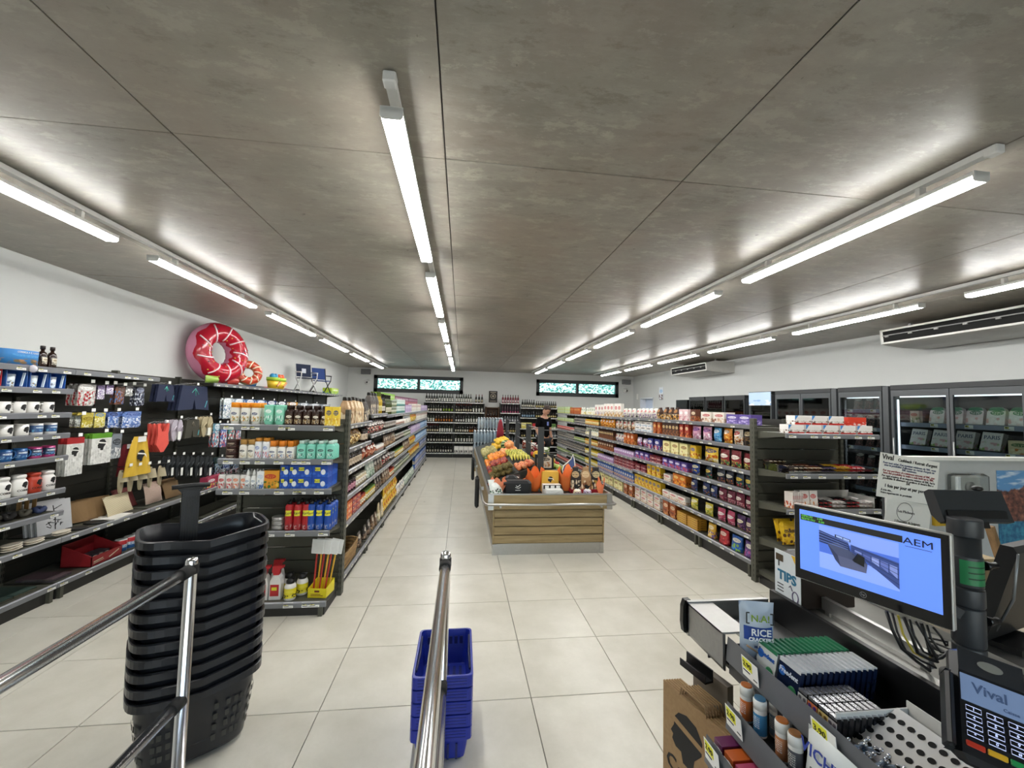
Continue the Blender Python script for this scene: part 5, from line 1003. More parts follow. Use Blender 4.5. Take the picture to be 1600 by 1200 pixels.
hang(152, 602, 164, 624, 'lilac keyring packet', 'packet', PB('#9a8ab0', '#d8d0e0', '#6a5a80', '#ffffff', 'clear', 131)); hang(166, 602, 178, 616, 'violet trinket packet', 'packet', PB('#a890c0', '#e0d8ea', '#5a4a70', '#ffffff', 'clear', 132))
hang(179, 604, 195, 632, 'brown leather purse packet', 'packet', PB('#6a4436', '#8a6050', '#4a2c22', '#4a7ab0', 'clear', 133)); hang(196, 603, 208, 619, 'grey charm packet', 'packet', PB('#8a8a8a', '#c8c8c4', '#5a5a5a', '#ffffff', 'clear', 134)); hang(210, 605, 226, 634, 'navy bracelet packet', 'packet', PB('#2a2c3c', '#5a6078', '#8a90a8', '#c8ccd8', 'clear', 135))
hang(127, 645, 146, 668, 'yellow foil packet beside the mugs', 'packet', PB('#b8a83a', '#d8cc6a', '#8a7a1f', '#f2ecc0', 'foil', 136), n=3); hang(147, 645, 165, 668, 'yellow beach toy packet', 'packet', PB('#c8b84a', '#e2d88a', '#6a8aa8', '#f2ecc0', 'clear', 137)); hang(168, 644, 186, 668, 'blue beach toy packet', 'packet', PB('#4a6ab0', '#8aa8d8', '#2a3a6a', '#e0e8f2', 'clear', 138)); hang(190, 643, 221, 668, 'blue snorkel packet', 'packet', PB('#5a78b8', '#a8bce0', '#2f4a8a', '#e0e8f2', 'clear', 139)); hang(117, 650, 126, 667, 'clear fish charm packet', 'packet', PB('#6a706a', '#a8aca4', '#3a403a', '#e0e4dc', 'clear', 140))
def shirtpack(header):
    def f(w, h):
        o = thing('shirt_pack', None, None); MB().box(-w/2, w/2, -.012, .012, 0, h*.84).obj('shirt', pack('#dcdcd8', '#e8e8e4', '#cfcfca', '#c4c4c0', 'clear', .4, 141), o); MB().box(-w/2, w/2, -.013, .013, h*.84, h).obj('header_card', plain(header, .4), o); emblem(o, w*.5, h*.62, -.0125); return o
    return f
hang(100, 684, 128, 742, 'white T-shirt pack with red header', 'shirt pack', mesh=shirtpack('#a8282c'), n=2); hang(140, 677, 172, 724, 'white apron pack with green header', 'apron pack', mesh=shirtpack('#5f9a2c'), n=2); hang(173, 678, 190, 716, 'grey postcard packet', 'packet', PB('#7a8088', '#b8bcc0', '#3a3c40', '#e8e8e8', 'box', 142))
def apron(col, emb=True):
    def f(w, h):
        o = thing('apron', None, None); MB().sheet(lambda u, v: ((u-.5)*w*(.35+.65*(1-v)**.8), .012*math.sin(u*14+2*v), v*h), 14, 8).sheet(lambda u, v: ((u-.5)*w*(.35+.65*(1-v)**.8), .006+.012*math.sin(u*14+2*v), v*h), 14, 8).obj('cloth', plain(col, .8, 0, .08, 20), o)
        if emb: emblem(o, w*.32, h*.5, -.014)
        MB().box(-w*.14, w*.14, -.016, -.013, h*.86, h).obj('card_tag', PAPER, o); return o
    return f
hang(183, 694, 214, 742, 'dark red apron hanging behind the yellow one', 'apron', mesh=apron('#7c1c26', False), n=1, x=-3.56); hang(194, 682, 240, 742, 'yellow apron with a black head emblem', 'apron', mesh=apron('#d9b23a'), n=1, x=-3.42)
def shorts(col, cord='#5ec4b4'):
    def f(w, h):
        o = thing('swim_shorts', None, None); P = [(-w*.4, h), (w*.4, h), (w*.5, 0), (w*.06, h*.04), (0, h*.45), (-w*.06, h*.04), (-w*.5, 0)]
        b = MB(); b.prism(P, 1, -.014, .014); b.obj('cloth', plain(col, .8, 0, .1, 12, .3), o); MB().tube([(-w*.1, -.016, h*.72), (0, -.018, h*.9), (w*.12, -.016, h*.66)], .004, 5).tube([(0, -.018, h*.9), (w*.02, -.017, h*.6)], .003, 5).obj('drawstring', plain(cord, .6), o)
        MB().bar((w*.36, -.0155, h*.12), (w*.42, -.0155, h*.4), .002, .012).obj('logo_print', plain('#59b8c4', .6), o); MB().tube([(-w*.38, 0, h), (0, 0, h*1.12), (w*.38, 0, h)], .003, 5).obj('hanger', STEEL, o); return o
    return f
hang(242, 601, 272, 628, 'navy swim shorts with a teal drawstring, folded', 'shorts', mesh=shorts('#1b2340'), n=2); hang(276, 603, 326, 641, 'wide navy swim shorts with teal cord and logo', 'shorts', mesh=shorts('#1a2442'), n=3); hang(287, 656, 311, 684, 'olive swim shorts', 'shorts', mesh=shorts('#3c3a30', '#8a8474'), n=2)
def swimsuit(w, h):
    o = thing('swimsuit', None, None); P = [(-w*.4, h), (-w*.28, h), (-w*.1, h*.72), (w*.1, h*.72), (w*.28, h), (w*.4, h), (w*.34, h*.6), (w*.42, h*.28), (w*.1, 0), (-w*.1, 0), (-w*.42, h*.28), (-w*.34, h*.6)]
    MB().prism(P, 1, -.01, .01).obj('cloth', plain('#e2584c', .7, 0, .1, 15, .4), o); MB().tube([(-w*.42, 0, h), (0, 0, h*1.08), (w*.42, 0, h)], .0035, 5).obj('hanger', STEEL, o); return o
hang(241, 662, 265, 706, 'coral pink swimsuit', 'swimsuit', mesh=swimsuit, n=3)
def sandals(col, strap):
    def f(w, h):
        o = thing('flip_flops', None, None)
        for s in (-1, 1):
            so = MB().prism([(s*w*.24+w*.2*math.cos(a)*(1+.15*math.sin(a)), h/2+h*.48*math.sin(a)) for a in np.linspace(0, 2*PI, 17)[:-1]], 1, -.006, .006).obj('sole', plain(col, .7), o); MB().tube([(s*w*.24-w*.17, -.008, h*.45), (s*w*.24, -.03, h*.7), (s*w*.24+w*.17, -.008, h*.45)], .007, 6).obj('strap', plain(strap, .6), so)
        MB().box(-w*.12, w*.12, -.034, -.032, h*.1, h*.45).obj('card_tag', PAPER, o); return o
    return f
hang(266, 655, 286, 690, 'lilac grey flip-flop pair', 'flip-flops', mesh=sandals('#b8b0bc', '#d8d0dc'), n=3); hang(313, 650, 333, 683, 'beige flip-flop pair', 'flip-flops', mesh=sandals('#b3a585', '#c9bc9a'), n=3)
for i in range(5): hang(258+15*i, 712, 272+15*i, 746, 'black flip-flop pair, %s along the lower hooks' % ordw(i), 'flip-flops', mesh=sandals('#22262a', '#3a4044'), n=2)
for i in range(5):
    a = onx(196+15*i, 745-2*i, -3.45)
    t = thing('clog', 'beige foam clog hanging in the row under the aprons, %s from the flask shelf' % ordw(i), 'clog', (a.x-.03, a.y, a.z-.15), PI/2+.3, 'beige clogs'); cl = plain('#b5a98c', .6)
    MB().prism([(.045*math.cos(q)*(1+.12*math.sin(q)), .1+.12*math.sin(q)) for q in np.linspace(0, 2*PI, 17)[:-1]], 1, 0, .02).obj('sole', cl, t); MB().sheet(lambda u, v: (.045*math.cos(PI*u)*(1-.3*v), -.055*math.sin(PI*u)*(1-.4*v), .10+.1*v), 8, 4).obj('upper', cl, t); hook(a.y, a.z+.1, -3.42)
bl = [('#b8c4c8', '#4a6a9a'), ('#a8b8c8', '#c84a4a'), ('#5a7ab0', '#d8e0ea'), ('#6a8ac0', '#2a3a6a'), ('#3a4a7a', '#8aa0c8'), ('#2a3048', '#6a7aa0'), ('#c88a2a', '#3a2a1a'), ('#8a9098', '#c04a3a'), ('#b0b4b8', '#7a5a4a'), ('#9aa0a8', '#5a6a7a')]
for i in range(10): hang(348+17*i, 622+2.2*i*.5, 363+17*i, 654-1.2*i, '%s beach goods packet, %s along the upper hooks' % (['pale', 'red-spotted', 'blue', 'cornflower', 'indigo', 'navy', 'amber', 'grey', 'silver', 'slate'][i], ordw(i)), 'packet', PB(bl[i][0], bl[i][1], '#e8ecf0', '#f2f2f2', 'clear', 150+i), n=2)
for i in range(4): hang(332+12*i, 662, 343+12*i, 698, '%s swim goggles packet, %s along the middle hooks' % (['aqua', 'blue', 'teal', 'grey-blue'][i], ordw(i)), 'packet', PB(['#6a9ab0', '#5a7ab8', '#4a8a8a', '#7a8aa0'][i], '#c84a4a', '#e0e8ee', '#f2f2f2', 'clear', 165+i), n=2)
for i in range(3): hang(335+13*i, 715, 347+13*i, 742, '%s snorkel packet, %s along the lower hooks' % (['dark green', 'navy', 'black'][i], ordw(i)), 'packet', PB(['#2a3c34', '#2a3a6a', '#24282c'][i], '#5a7a9a', '#3a4a5a', '#8a9aa8', 'clear', 170+i), n=2)
FWb = face('L', -3.35)
toy = [carton('teal toy carton', '#3f9a94', '#b8344a', '#e8eef0', .2, .1, .15, '#d8c84a', 180), carton('pink toy carton', '#b0405a', '#3a8a8a', '#f0e8ea', .2, .1, .15, '#e8c04a', 181), carton('white and blue cleaning carton', '#d8e0ea', '#3a6ab8', '#c84a4a', .2, .1, .14, '#8ab0d8', 182), carton('green and white cleaning carton', '#c8d8d0', '#4a8a5a', '#3a6ab8', .2, .1, .14, '#e8f0ea', 183)]
run(FWb, 1.2, 9.99, 10.9, toy[0], 'souvenir wall past the chairs', 1, 1); run(FWb, .9, 9.0, 9.9, toy[2], 'souvenir wall under the chairs', 1, 1); run(FWb, .515, 6.0, 6.9, toy[1], 'low shelf under swim ring', 1, 1); run(FWb, .515, 7.0, 7.9, toy[3], 'low shelf past swim ring', 1, 1); run(FWb, .515, 8.0, 8.9, toy[2], 'low shelf under buckets', 1, 1)
# ---------------------------------------------------------------- swim rings, buckets, folding chairs on top of the wall racks
def swimring(R0, r0, loc, rot, label, c_front, c_back, stripe, sprinkles=True):
    t = thing('swim_ring', label, 'swim ring', loc, rot); nu, nv = 44, 18
    def P(a, q, e=0.): rr = r0+e+.004*math.sin(26*a)*max(0, -math.cos(q)); return ((R0+rr*math.cos(q))*math.cos(a), -rr*math.sin(q), (R0+rr*math.cos(q))*math.sin(a))
    for nm, col, s0, s1 in (('icing', c_front, .55, 2.85), ('underside', c_back, 2.85, 2*PI+.55)):
        b = MB(); b.sheet(lambda u, v: P(2*PI*u, s0+(s1-s0)*v+(.16*math.sin(9*2*PI*u) if v in (0, 1) else .10*math.sin(9*2*PI*u)*(1-math.sin(PI*v)))), nu, nv//2); b.obj(nm, col, t)
    for k in range(9):
        a0 = 2*PI*k/9; MB().tube([P(a0+.35*(q-PI/2)*.5, q, .002) for q in np.linspace(.75, 2.6, 9)], .011, 6).obj('drizzle', stripe, t)
    if sprinkles:
        rr = random.Random(2); cols = [plain(c, .4) for c in ('#e8c84a', '#5a7a9a', '#d8843a', '#3a3a44')]
        for k in range(40):
            a, q = rr.uniform(0, 2*PI), rr.uniform(.8, 2.6); p, p2 = Vector(P(a, q, .003)), Vector(P(a+rr.uniform(-.05, .05), q+rr.uniform(-.15, .15), .003)); MB().tube([p, (p+p2)/2, p2], .007, 5).obj('sprinkle', cols[k % 4], t)
    return t
icing = plain('#a8182c', .16, 0, .12, 4, .1); pinkv = plain('#d88aaa', .2, 0, .06, 5)
swimring(.30, .145, (-3.53, 6.35, 2.40), (math.radians(-5), 0, 1.22), 'big pink doughnut swim ring with red icing on the wall rack', icing, pinkv, plain('#f0d8de', .25))
swimring(.135, .065, (-3.38, 6.90, 2.165), (math.radians(-10), 0, .75), 'small orange and gold swim ring leaning on the doughnut ring', plain('#b8442a', .2, 0, .2, 12), plain('#d0b088', .2), plain('#ece0c0', .25), False)
for i, (y, c, nm, s) in enumerate(((5.98, '#8fae4a', 'lime green', .10), (6.5, '#a83a34', 'dark red', .12), (7.02, '#3a78b4', 'blue', .11))):
    tag(link('folded_inflatable', m_bag(.3, .13, s, plain(c, .2, 0, .2, 10, .5)), None, (-3.40, y+.02, 1.952), PI/2), 'crumpled %s inflatable lying on the rack at the swim rings' % nm, 'inflatable', 'folded inflatables')
for i, (y, cs) in enumerate(((7.92, '#2f8fc0'), (8.19, '#e05a2a'))):
    t = thing('toy_bucket', 'yellow and green beach bucket with %s toys, on the rack top' % ['blue', 'orange'][i], 'toy bucket', (-3.45, y, 1.951), 0, 'toy buckets'); MB().lathe([(.075, 0), (.1, .15)], 18).obj('bucket', plain('#e6c02e', .35), t); MB().lathe([(.1005, .15), (.108, .15), (.11, .21), (.1, .21)], 18).obj('rim', plain('#a4c83a', .35), t); MB().ball((0, -.03, .235), .05, 0, 10, 7).ball((.02, .05, .23), .04, 0, 10, 7, (1, 1, 1.4)).obj('sand_toy', plain(cs, .35), t); MB().bar((.1, -.06, .05), (.107, .05, .13), .02, .03).obj('spade', plain('#d89a6a', .4), t)
def folding_chair(y, white, label):
    t = thing('folding_chair', label, 'folding chair', (-3.42, y, 1.964), -PI/4+PI/2, 'folding chairs'); fm = plain('#d8d8d8', .3) if white else plain('#1b1d22', .4); nav = plain('#1c2742' if white else '#24407c', .8)
    w = .17
    for s in (-1, 1):
        MB().tube([(s*w, -.16, 0), (s*w, .1, .3)], .011, 7).tube([(s*w, .17, 0), (s*w, -.14, .28)], .011, 7).obj('leg', fm, t); MB().tube([(s*w, .09, .26), (s*w, .16, .6)], .011, 7).obj('back_post', fm, t); MB().tube([(s*w, -.17, .40), (s*w, .12, .42)], .013, 7).tube([(s*w, -.15, .28), (s*w, -.16, .4)], .009, 6).obj('armrest', fm, t)
    MB().box(-w+.01, w-.01, -.14, .1, .275, .29).obj('seat', nav, t); MB().prism([(.1, .32), (.115, .32), (.175, .6), (.16, .6)], 0, -w+.01, w-.01).obj('backrest', nav, t)
    if white: MB().prism([(.094, .4), (.097, .4), (.11, .5), (.107, .5)], 0, -.05, .04).obj('logo_print', plain('#c8ccd8', .6), t)
folding_chair(9.4, True, 'navy folding chair with white tube frame on the rack top'); folding_chair(10.35, False, 'blue folding chair with black frame on the rack top')
for i, c in enumerate(('#b84a5a', '#5a5a9a', '#8a4a7a')): tag(link('folded_towel', m_bag(.3, .05, .28, plain(c, .9, 0, .15, 20, .3)), None, (-3.62, 8.45+.31*i, 1.98), (-PI/2+.02, 0, PI/2)), '%s folded beach mat lying beside the chairs' % ['rose', 'blue violet', 'plum'][i], 'beach mat', 'beach mats')
put(carton('lime and blue game carton', '#b8d23a', '#2a7ac0', '#f0f2e0', .9, .25, .2, '#8ab83a', 190), (-3.52, 11.3, 1.951), PI/2, 'on the rack top', 'past the chairs') if False else None
rack('wall_rack', 'grey wall rack at the far end of the souvenir wall', (-3.35, 10.97, 0), PI/2, 1.0, [1.95, 1.4, .9, .515, .14], 2.02, .44, 'wall rack', 'souvenir wall racks', 5, seed=99)
tag(link('game_carton', m_carton(.6, .22, .16, pack('#b8d23a', '#2a7ac0', '#f0f2e0', '#8ab83a', 'box', .4, 190)), None, (-3.5, 11.4, 1.951), PI/2), 'lime green and blue game carton at the end of the rack top', 'game box')
# ---------------------------------------------------------------- toiletries end rack goods
FEL = face('E', 3.53)
def pb(name, cat, desc, prof, sy, body, capprof, cap, lab=None, labz=(.25, .75), n=14, lr=None, extra=None):
    """bottle with its own cap and label pieces"""
    h = capprof[-1][1]; r = max(p[0] for p in prof)
    parts = [('b', MB().lathe(prof, n, 0, 0, 0, True, None, sy).mesh('body', plain(body, .3) if isinstance(body, str) else body)), ('cap', MB().lathe(capprof, n, 0, 0, 0, True, None, max(sy, .6)).mesh('cap', plain(cap, .35) if isinstance(cap, str) else cap))]
    if lab:
        hb = prof[-1][1]; rl = (lr or r)+.0008
        parts.append(('label_patch', MB().sheet(lambda u, v: (rl*math.sin((u-.5)*1.9), -rl*sy*math.cos((u-.5)*1.9), hb*(labz[0]+(labz[1]-labz[0])*v)), 8, 1).mesh('label_patch', lab)))
    if extra: parts += extra
    return Proto(name, cat, desc, (2*r, 2*r*sy, h), parts)
tub = lambda r, h: [(r*.55, 0), (r*.62, .004), (r*.9, h*.45), (r, h*.9), (r*.98, h)]
botl = lambda r, h: [(r*.94, 0), (r, .006), (r, h*.82), (r*.8, h*.93), (r*.5, h*.98), (r*.45, h)]
cyl = lambda r, z0, z1: [(r, z0), (r, z1-.003), (r*.92, z1)]
crW = pb('sunscreen_tube', 'sunscreen', 'white sun cream tube with orange cap', [(.035, .028), (.036, .03), (.037, .1), (.03, .15), (.03, .155)], .6, '#e3e2dc', [(.028, 0), (.032, .003), (.032, .028), (.03, .028)], '#f0951e', pack('#e8e6de', '#8a9a6a', '#24346a', '#d8a04a', 'box', .4, 200), (.3, .95))
# the tubes in the photo wear their orange caps on top
crW = pb('sunscreen_tube', 'sunscreen', 'white sun cream tube with orange cap', [(.026, 0), (.03, .004), (.037, .09), (.036, .13), (.03, .138)], .6, '#e3e2dc', cyl(.034, .138, .178), '#f0951e', pack('#e8e6de', '#8a9a6a', '#24346a', '#d8a04a', 'box', .4, 200), (.2, .85), lr=.036)
crM = pb('lotion_tube', 'lotion', 'mint green lotion tube', [(.036, .02), (.037, .022), (.036, .1), (.04, .15), (.041, .165)], .5, '#7fcdb2', [(.027, 0), (.03, .002), (.03, .02), (.028, .021)], '#74c2a8', pack('#8ad6bc', '#3a8a74', '#f0f6f2', '#e0f0ea', 'box', .4, 201), (.2, .9), lr=.038)
crB = pb('tanning_oil', 'tanning oil', 'dark brown tanning oil bottle', botl(.034, .135), .7, '#2a140c', cyl(.022, .135, .165), '#24120b', pack('#3a2418', '#c8b89a', '#e8e0d0', '#8a6a3a', 'box', .35, 202), (.12, .72))
crY = carton('yellow sun spray carton', '#e8c83a', '#d8a020', '#2a3a6a', .055, .05, .16, '#f4e69a', 203, 'spray_carton', 'carton'); crY.name = 'spray_carton'
jarBn = pb('balm_jar', 'balm jar', 'dark brown balm jar with metal band', [(.045, 0), (.046, .004), (.046, .03), (.045, .032)], 1, '#2b1612', cyl(.047, .032, .05), '#3a1d18', pack('#3a1f1a', '#8a7a6a', '#c8b8a0', '#2a1410', 'box', .35, 204), (.1, .9))
ls1 = pb('lotion_bottle', 'lotion', 'white lotion bottle with gold cap', botl(.03, .115), .65, '#e6e3dc', cyl(.026, .115, .155), '#b58a4a', pack('#eae6de', '#b0a084', '#3a3a3a', '#d8c8a0', 'box', .35, 205), (.1, .75))
ls2 = pb('sun_spray', 'sun spray', 'blue and white sun spray', [(.028, 0), (.029, .004), (.029, .13), (.024, .14)], 1, '#dfe0e2', cyl(.025, .14, .168), '#c9862a', pack('#e4e6ea', '#4a6ab0', '#8a9ac8', '#c84a4a', 'box', .35, 206), (.05, .9))
ls3 = pb('sun_milk', 'sun milk', 'white sun milk bottle with orange cap', botl(.033, .1), .65, '#e8e6e0', cyl(.024, .1, .145), '#e2831e', pack('#ecebe6', '#4a6a9a', '#2a3a6a', '#e0a04a', 'box', .35, 207), (.1, .78))
ls4 = pb('shower_gel', 'shower gel', 'mint green shower gel bottle', botl(.037, .125), .65, '#76c8b4', cyl(.02, .125, .15), '#cfe6de', pack('#82d0bc', '#2a6a60', '#3a4a4a', '#d8ece4', 'box', .35, 208), (.1, .8))
aer = lambda c, d: pb('insect_aerosol', 'aerosol', d, [(.027, 0), (.028, .004), (.028, .10), (.022, .112)], 1, '#dcd8d4', cyl(.022, .112, .15), glassy('#e6e8ea', .1), pack('#e0dcd8', c, c, '#c83a2a', 'box', .35, 209), (.02, .9))
ae1, ae2 = aer('#c0242c', 'white and red skin spray'), aer('#d8743a', 'white and orange skin spray')
dro = pb('lotion_dropper', 'dropper', 'slim white dropper bottle', botl(.022, .105), 1, '#e8e8e6', [(.012, .105), (.012, .12), (.006, .145), (.004, .15)], '#f0f0ee', pack('#ececea', '#5a6a8a', '#9aa8b8', '#3a3a3a', 'box', .4, 210), (.1, .8))
whx = carton('white box with blue tower print', '#e8eaec', '#2a5a9a', '#c8d4e0', .055, .05, .14, '#3a6ab0', 211, 'print_carton'); ylx = carton('amber and red repellent box', '#d8942a', '#3a6a2a', '#b8282a', .12, .08, .145, '#e8c04a', 212); ylx.name = 'repellent_box'; whx.name = 'medicine_box'
def raid_box(w, h, d, desc):
    m = m_carton(w, d, h, pack('#1f4aa8', '#3f6ac4', '#24509c', '#2f62c4', 'box', .35, 213), .0015)
    o1 = MB().box(-w*.32, w*.02, -d/2-.0016, -d/2, h*.52, h*.82).mesh('logo_patch', YEL)
    tm = text_mesh('Raid', h*.26, plain('#141a3a', .5), .0004).copy(); tm.transform(Matrix.Translation((-w*.15, -d/2-.0022, h*.67)) @ Matrix.Rotation(-.12, 4, 'Y') @ Matrix.Rotation(PI/2, 4, 'X'))
    wp = MB().ball((w*.2, -d/2-.0008, h*.42), h*.2, 0, 10, 6, (1, .05, 1.2)).mesh('device_print', plain('#dfe4ea', .4))
    return Proto('plug_in_box', 'box', desc, (w, d, h), [('b', m), ('logo_patch', o1), ('lettering', tm), ('device_print', wp)])
rbS, rbW = raid_box(.064, .095, .08, 'small blue insect repellent box'), raid_box(.125, .095, .13, 'wide blue plug-in diffuser box')
def raid_can(c, desc):
    ex = [('logo_patch', MB().sheet(lambda u, v: (.0335*math.sin((u-.5)*1.5+.1*(v-.5)), -.0335*math.cos((u-.5)*1.5), .115+.045*v), 6, 1).mesh('logo_patch', YEL))]
    tm = text_mesh('Raid', .03, plain('#141a3a', .5), .0002).copy()
    for v in tm.vertices:
        x, y, zz = v.co; v.co = (.0341*math.sin(x/.034), -(.0341+zz)*math.cos(x/.034), .138+y+.15*x)
    ex.append(('lettering', tm))
    return pb('insecticide_can', 'spray can', desc, [(.031, 0), (.0325, .004), (.0325, .19), (.024, .205)], 1, c, [(.014, .205), (.014, .222), (.006, .226), (.005, .24)], '#1a1a1c', pack(c, '#8a2a2a' if c[1] == 'b' else '#3a6ab8', c, '#c8c0bc', 'box', .3, 214), (.05, .5), extra=ex)
rc1, rc2 = raid_can('#b0242a', 'red insecticide spray can'), raid_can('#1f4aa0', 'blue insecticide spray can')
tinC = pb('candle_tin', 'tin', 'flat silver candle tin', [(.05, 0), (.052, .004), (.052, .026)], 1, plain('#a8a8a6', .3, .8), cyl(.053, .026, .034), plain('#b8b8b6', .3, .8))
XA = lambda px, y=3.6: ony(px, 650, y).x
z1, z2, z3, z4, z5 = EL_LV
N1 = 'top toiletries shelf'
run(FEL, z1, XA(362), XA(410), crW, N1, 3, 1, n=3, gap=.0); run(FEL, z1, XA(414), XA(446), crM, N1, 2, 1, n=2); run(FEL, z1, XA(447), XA(508), crB, N1, 2, 1, n=5, gap=0); run(FEL, z1, XA(510), XA(529), crY, N1, 1, 1, n=2, gap=0)
N2 = 'second toiletries shelf'
run(FEL, z2, XA(356), XA(378), jarBn, N2, 1, 3, n=1); run(FEL, z2, XA(380), XA(402), ls1, N2, 2, 1, n=2); run(FEL, z2, XA(403), XA(424), ls2, N2, 2, 1, n=2); run(FEL, z2, XA(425), XA(464), ls3, N2, 3, 1, n=3); run(FEL, z2, XA(468), XA(528), ls4, N2, 3, 1, n=4, gap=0)
N3 = 'third toiletries shelf'
run(FEL, z3, XA(350), XA(371), ae1, N3, 2, 1, n=2); run(FEL, z3, XA(372), XA(390), ae2, N3, 2, 1, n=2); run(FEL, z3, XA(391), XA(412), dro, N3, 2, 1, n=3, gap=0); run(FEL, z3, XA(411), XA(420), whx, N3, 1, 1, n=1); run(FEL, z3, XA(421), XA(443), ylx, N3, 1, 1, n=1)
run(FEL, z3, XA(446), XA(468), rbS, N3, 2, 2, n=2, gap=0); run(FEL, z3, XA(470), XA(519), rbW, N3, 2, 2, n=2, gap=0)
N4 = 'fourth toiletries shelf'
run(FEL, z4, XA(434), XA(452), tinC, N4, 1, 3, n=1); run(FEL, z4, XA(455), XA(488), rc1, N4, 2, 1, n=3, gap=0); run(FEL, z4, XA(489), XA(520), rc2, N4, 3, 1, n=3, gap=0)
N5 = 'bottom toiletries shelf'
for i, (x, y) in enumerate(((-1.56, 3.62), (-1.46, 3.62), (-1.51, 3.76))):
    t = thing('trigger_bottle', 'white insect trigger bottle with red head, %s on the bottom toiletries shelf' % ordw(i), 'spray bottle', (x, y, z5+.001), 0, 'trigger bottles')
    MB().prism([(-.045, 0), (.045, 0), (.045, .12), (.035, .17), (.018, .19), (-.018, .19), (-.04, .15)], 1, -.03, .03).obj('body', plain('#e2e0dc', .35), t); MB().prism([(-.02, .19), (.02, .19), (.03, .24), (.05, .245), (.05, .262), (-.03, .262), (-.035, .22)], 1, -.017, .017).obj('trigger_head', plain('#b8222a', .35), t)
    MB().box(-.036, .03, -.0315, -.03, .03, .12).obj('label_patch', plain('#b8242a', .4), t); MB().box(-.025, .015, -.033, -.0315, .075, .1).obj('logo_patch', YEL, t)
for i, (x, y) in enumerate(((-1.345, 3.60), (-1.40, 3.71), (-1.285, 3.69))):
    t = thing('wasp_trap', 'white and yellow bottle with black cap, %s on the bottom toiletries shelf' % ordw(i), 'bottle', (x, y, z5+.001), .2*i, 'wasp bottles')
    MB().lathe([(.04, 0), (.044, .005), (.044, .105), (.036, .125), (.03, .13)], 18).obj('body', plain('#e6e4de', .35), t); MB().lathe([(.0446, .02), (.0446, .095)], 18, cap=False).obj('label_patch', pack('#e2d22a', '#2a2a1a', '#e8dc4a', '#e6dc5a', 'box', .4, 216), t); MB().lathe([(.032, .13), (.032, .15), (.02, .165), (.01, .17)], 14).box(-.006, .035, -.006, .006, .16, .175).obj('cap', BLACK, t)
sw = thing('display_box', 'yellow cardboard box holding red and yellow fly swatters', 'display box', (-1.13, 3.66, z5+.001), -.12); yb_ = plain('#dccb1f', .45)
MB().box(-.075, .075, -.06, .1, 0, .004).box(-.075, .075, -.06, -.056, 0, .075).box(-.075, .075, .096, .1, 0, .1).prism([(-.06, 0), (.1, 0), (.1, .1), (-.06, .075)], 0, -.075, -.071).prism([(-.06, 0), (.1, 0), (.1, .1), (-.06, .075)], 0, .071, .075).obj('carton', yb_, sw)
MB().box(-.02, .02, -.0612, -.06, .045, .06).box(-.05, .05, -.0612, -.06, .015, .02).box(-.05, .03, -.0612, -.06, .028, .032).obj('print_line', plain('#6a2a1a', .6), sw)
for i in range(6):
    c = ['#b03028', '#d8a828'][i % 2]; t = thing('fly_swatter', '%s handled white fly swatter, %s in the yellow box' % (['red', 'yellow'][i % 2], ordw(i)), 'fly swatter', (-1.185+.022*i, 3.66+.02*(i % 2), z5+.008), (0, math.radians(3+1.2*i), -.12), 'fly swatters')
    MB().bar((0, 0, 0), (0, 0, .33), .011, .009).obj('handle', plain(c, .4), t); MB().box(-.05, .05, -.0035, .0035, .33, .45, 0, .003).obj('paddle', plain('#e6e6e4', .5), t)
# ---------------------------------------------------------------- chocolate end rack goods
FER = face('E', 3.5); q1, q2, q3, q4, q5 = ER_LV
kb = carton('white chocolate box with red foot and blue corner', '#ece8e4', '#c0302a', '#8a6a5a', .165, .12, .085, '#f4f0ec', 220); kb.name = 'chocolate_box'
def kbox(desc): 
    w, d, h = .165, .11, .085
    return Proto('chocolate_box', 'box', desc, (w, d, h), [('b', m_carton(w, d, h, pack('#ece9e6', '#5a3a2c', '#e8e4e0', '#d8d0c8', 'box', .35, 221), .001)), ('foot_band', MB().box(-w/2-.0006, w/2+.0006, -d/2-.0012, -d/2, 0, .016).mesh('foot_band', plain('#c02a24', .4))), ('corner_print', MB().add([(-w/2, -d/2-.001, h*.45), (-w/2+.035, -d/2-.001, h), (-w/2, -d/2-.001, h)], [(0, 1, 2)]).mesh('corner_print', plain('#3f8ad0', .4)))])
kx = kbox('white chocolate box with red foot'); NK = 'top chocolate shelf'
run(FER, q1, 3.07, 3.99, kx, NK, 1, 1, n=5, gap=0, ref='from sweets aisle'); run(face('E', 3.52), q1+.087, 3.16, 3.7, kbox('white upper chocolate box with red foot'), NK, 1, 1, n=3, gap=0, ref='from sweets aisle')
put(carton('vermilion chocolate carton', '#d8402a', '#e8e0dc', '#d8402a', .2, .12, .08, '#c8301f', 222), (3.83, 3.6, q1+.0872), 0, NK, 'stacked')
def mini(desc, c1, c2, c3, sd, w=.046, d=.13, h=.032): return Proto('chocolate_bar', 'chocolate bar', desc, (w, d, h), [('b', MB().ball((0, 0, h/2), .5, 0, 10, 6, (w, d, h)).mesh('b', pack(c1, c2, c3, '#e8d8b0', 'foil', .25, sd)))])
bars = [mini('black and gold chocolate bar', '#2a1c18', '#c89a4a', '#e8dcc0', 223), mini('brown and orange chocolate bar', '#5a2f1f', '#e08a3a', '#f0e0c0', 224), mini('black and silver chocolate bar', '#1f1a1c', '#a8a0a8', '#6a5a8a', 225), mini('gold and red chocolate bar', '#c8982a', '#a8242a', '#3a1f14', 226), mini('bright red chocolate bar', '#b81f2a', '#e8d8d0', '#f4ece8', 227), mini('white and red wafer bar', '#e6e0dc', '#a8242a', '#2a1c1a', 228), mini('black and white wafer bar', '#2a2224', '#e6e0dc', '#b8242a', 229)]
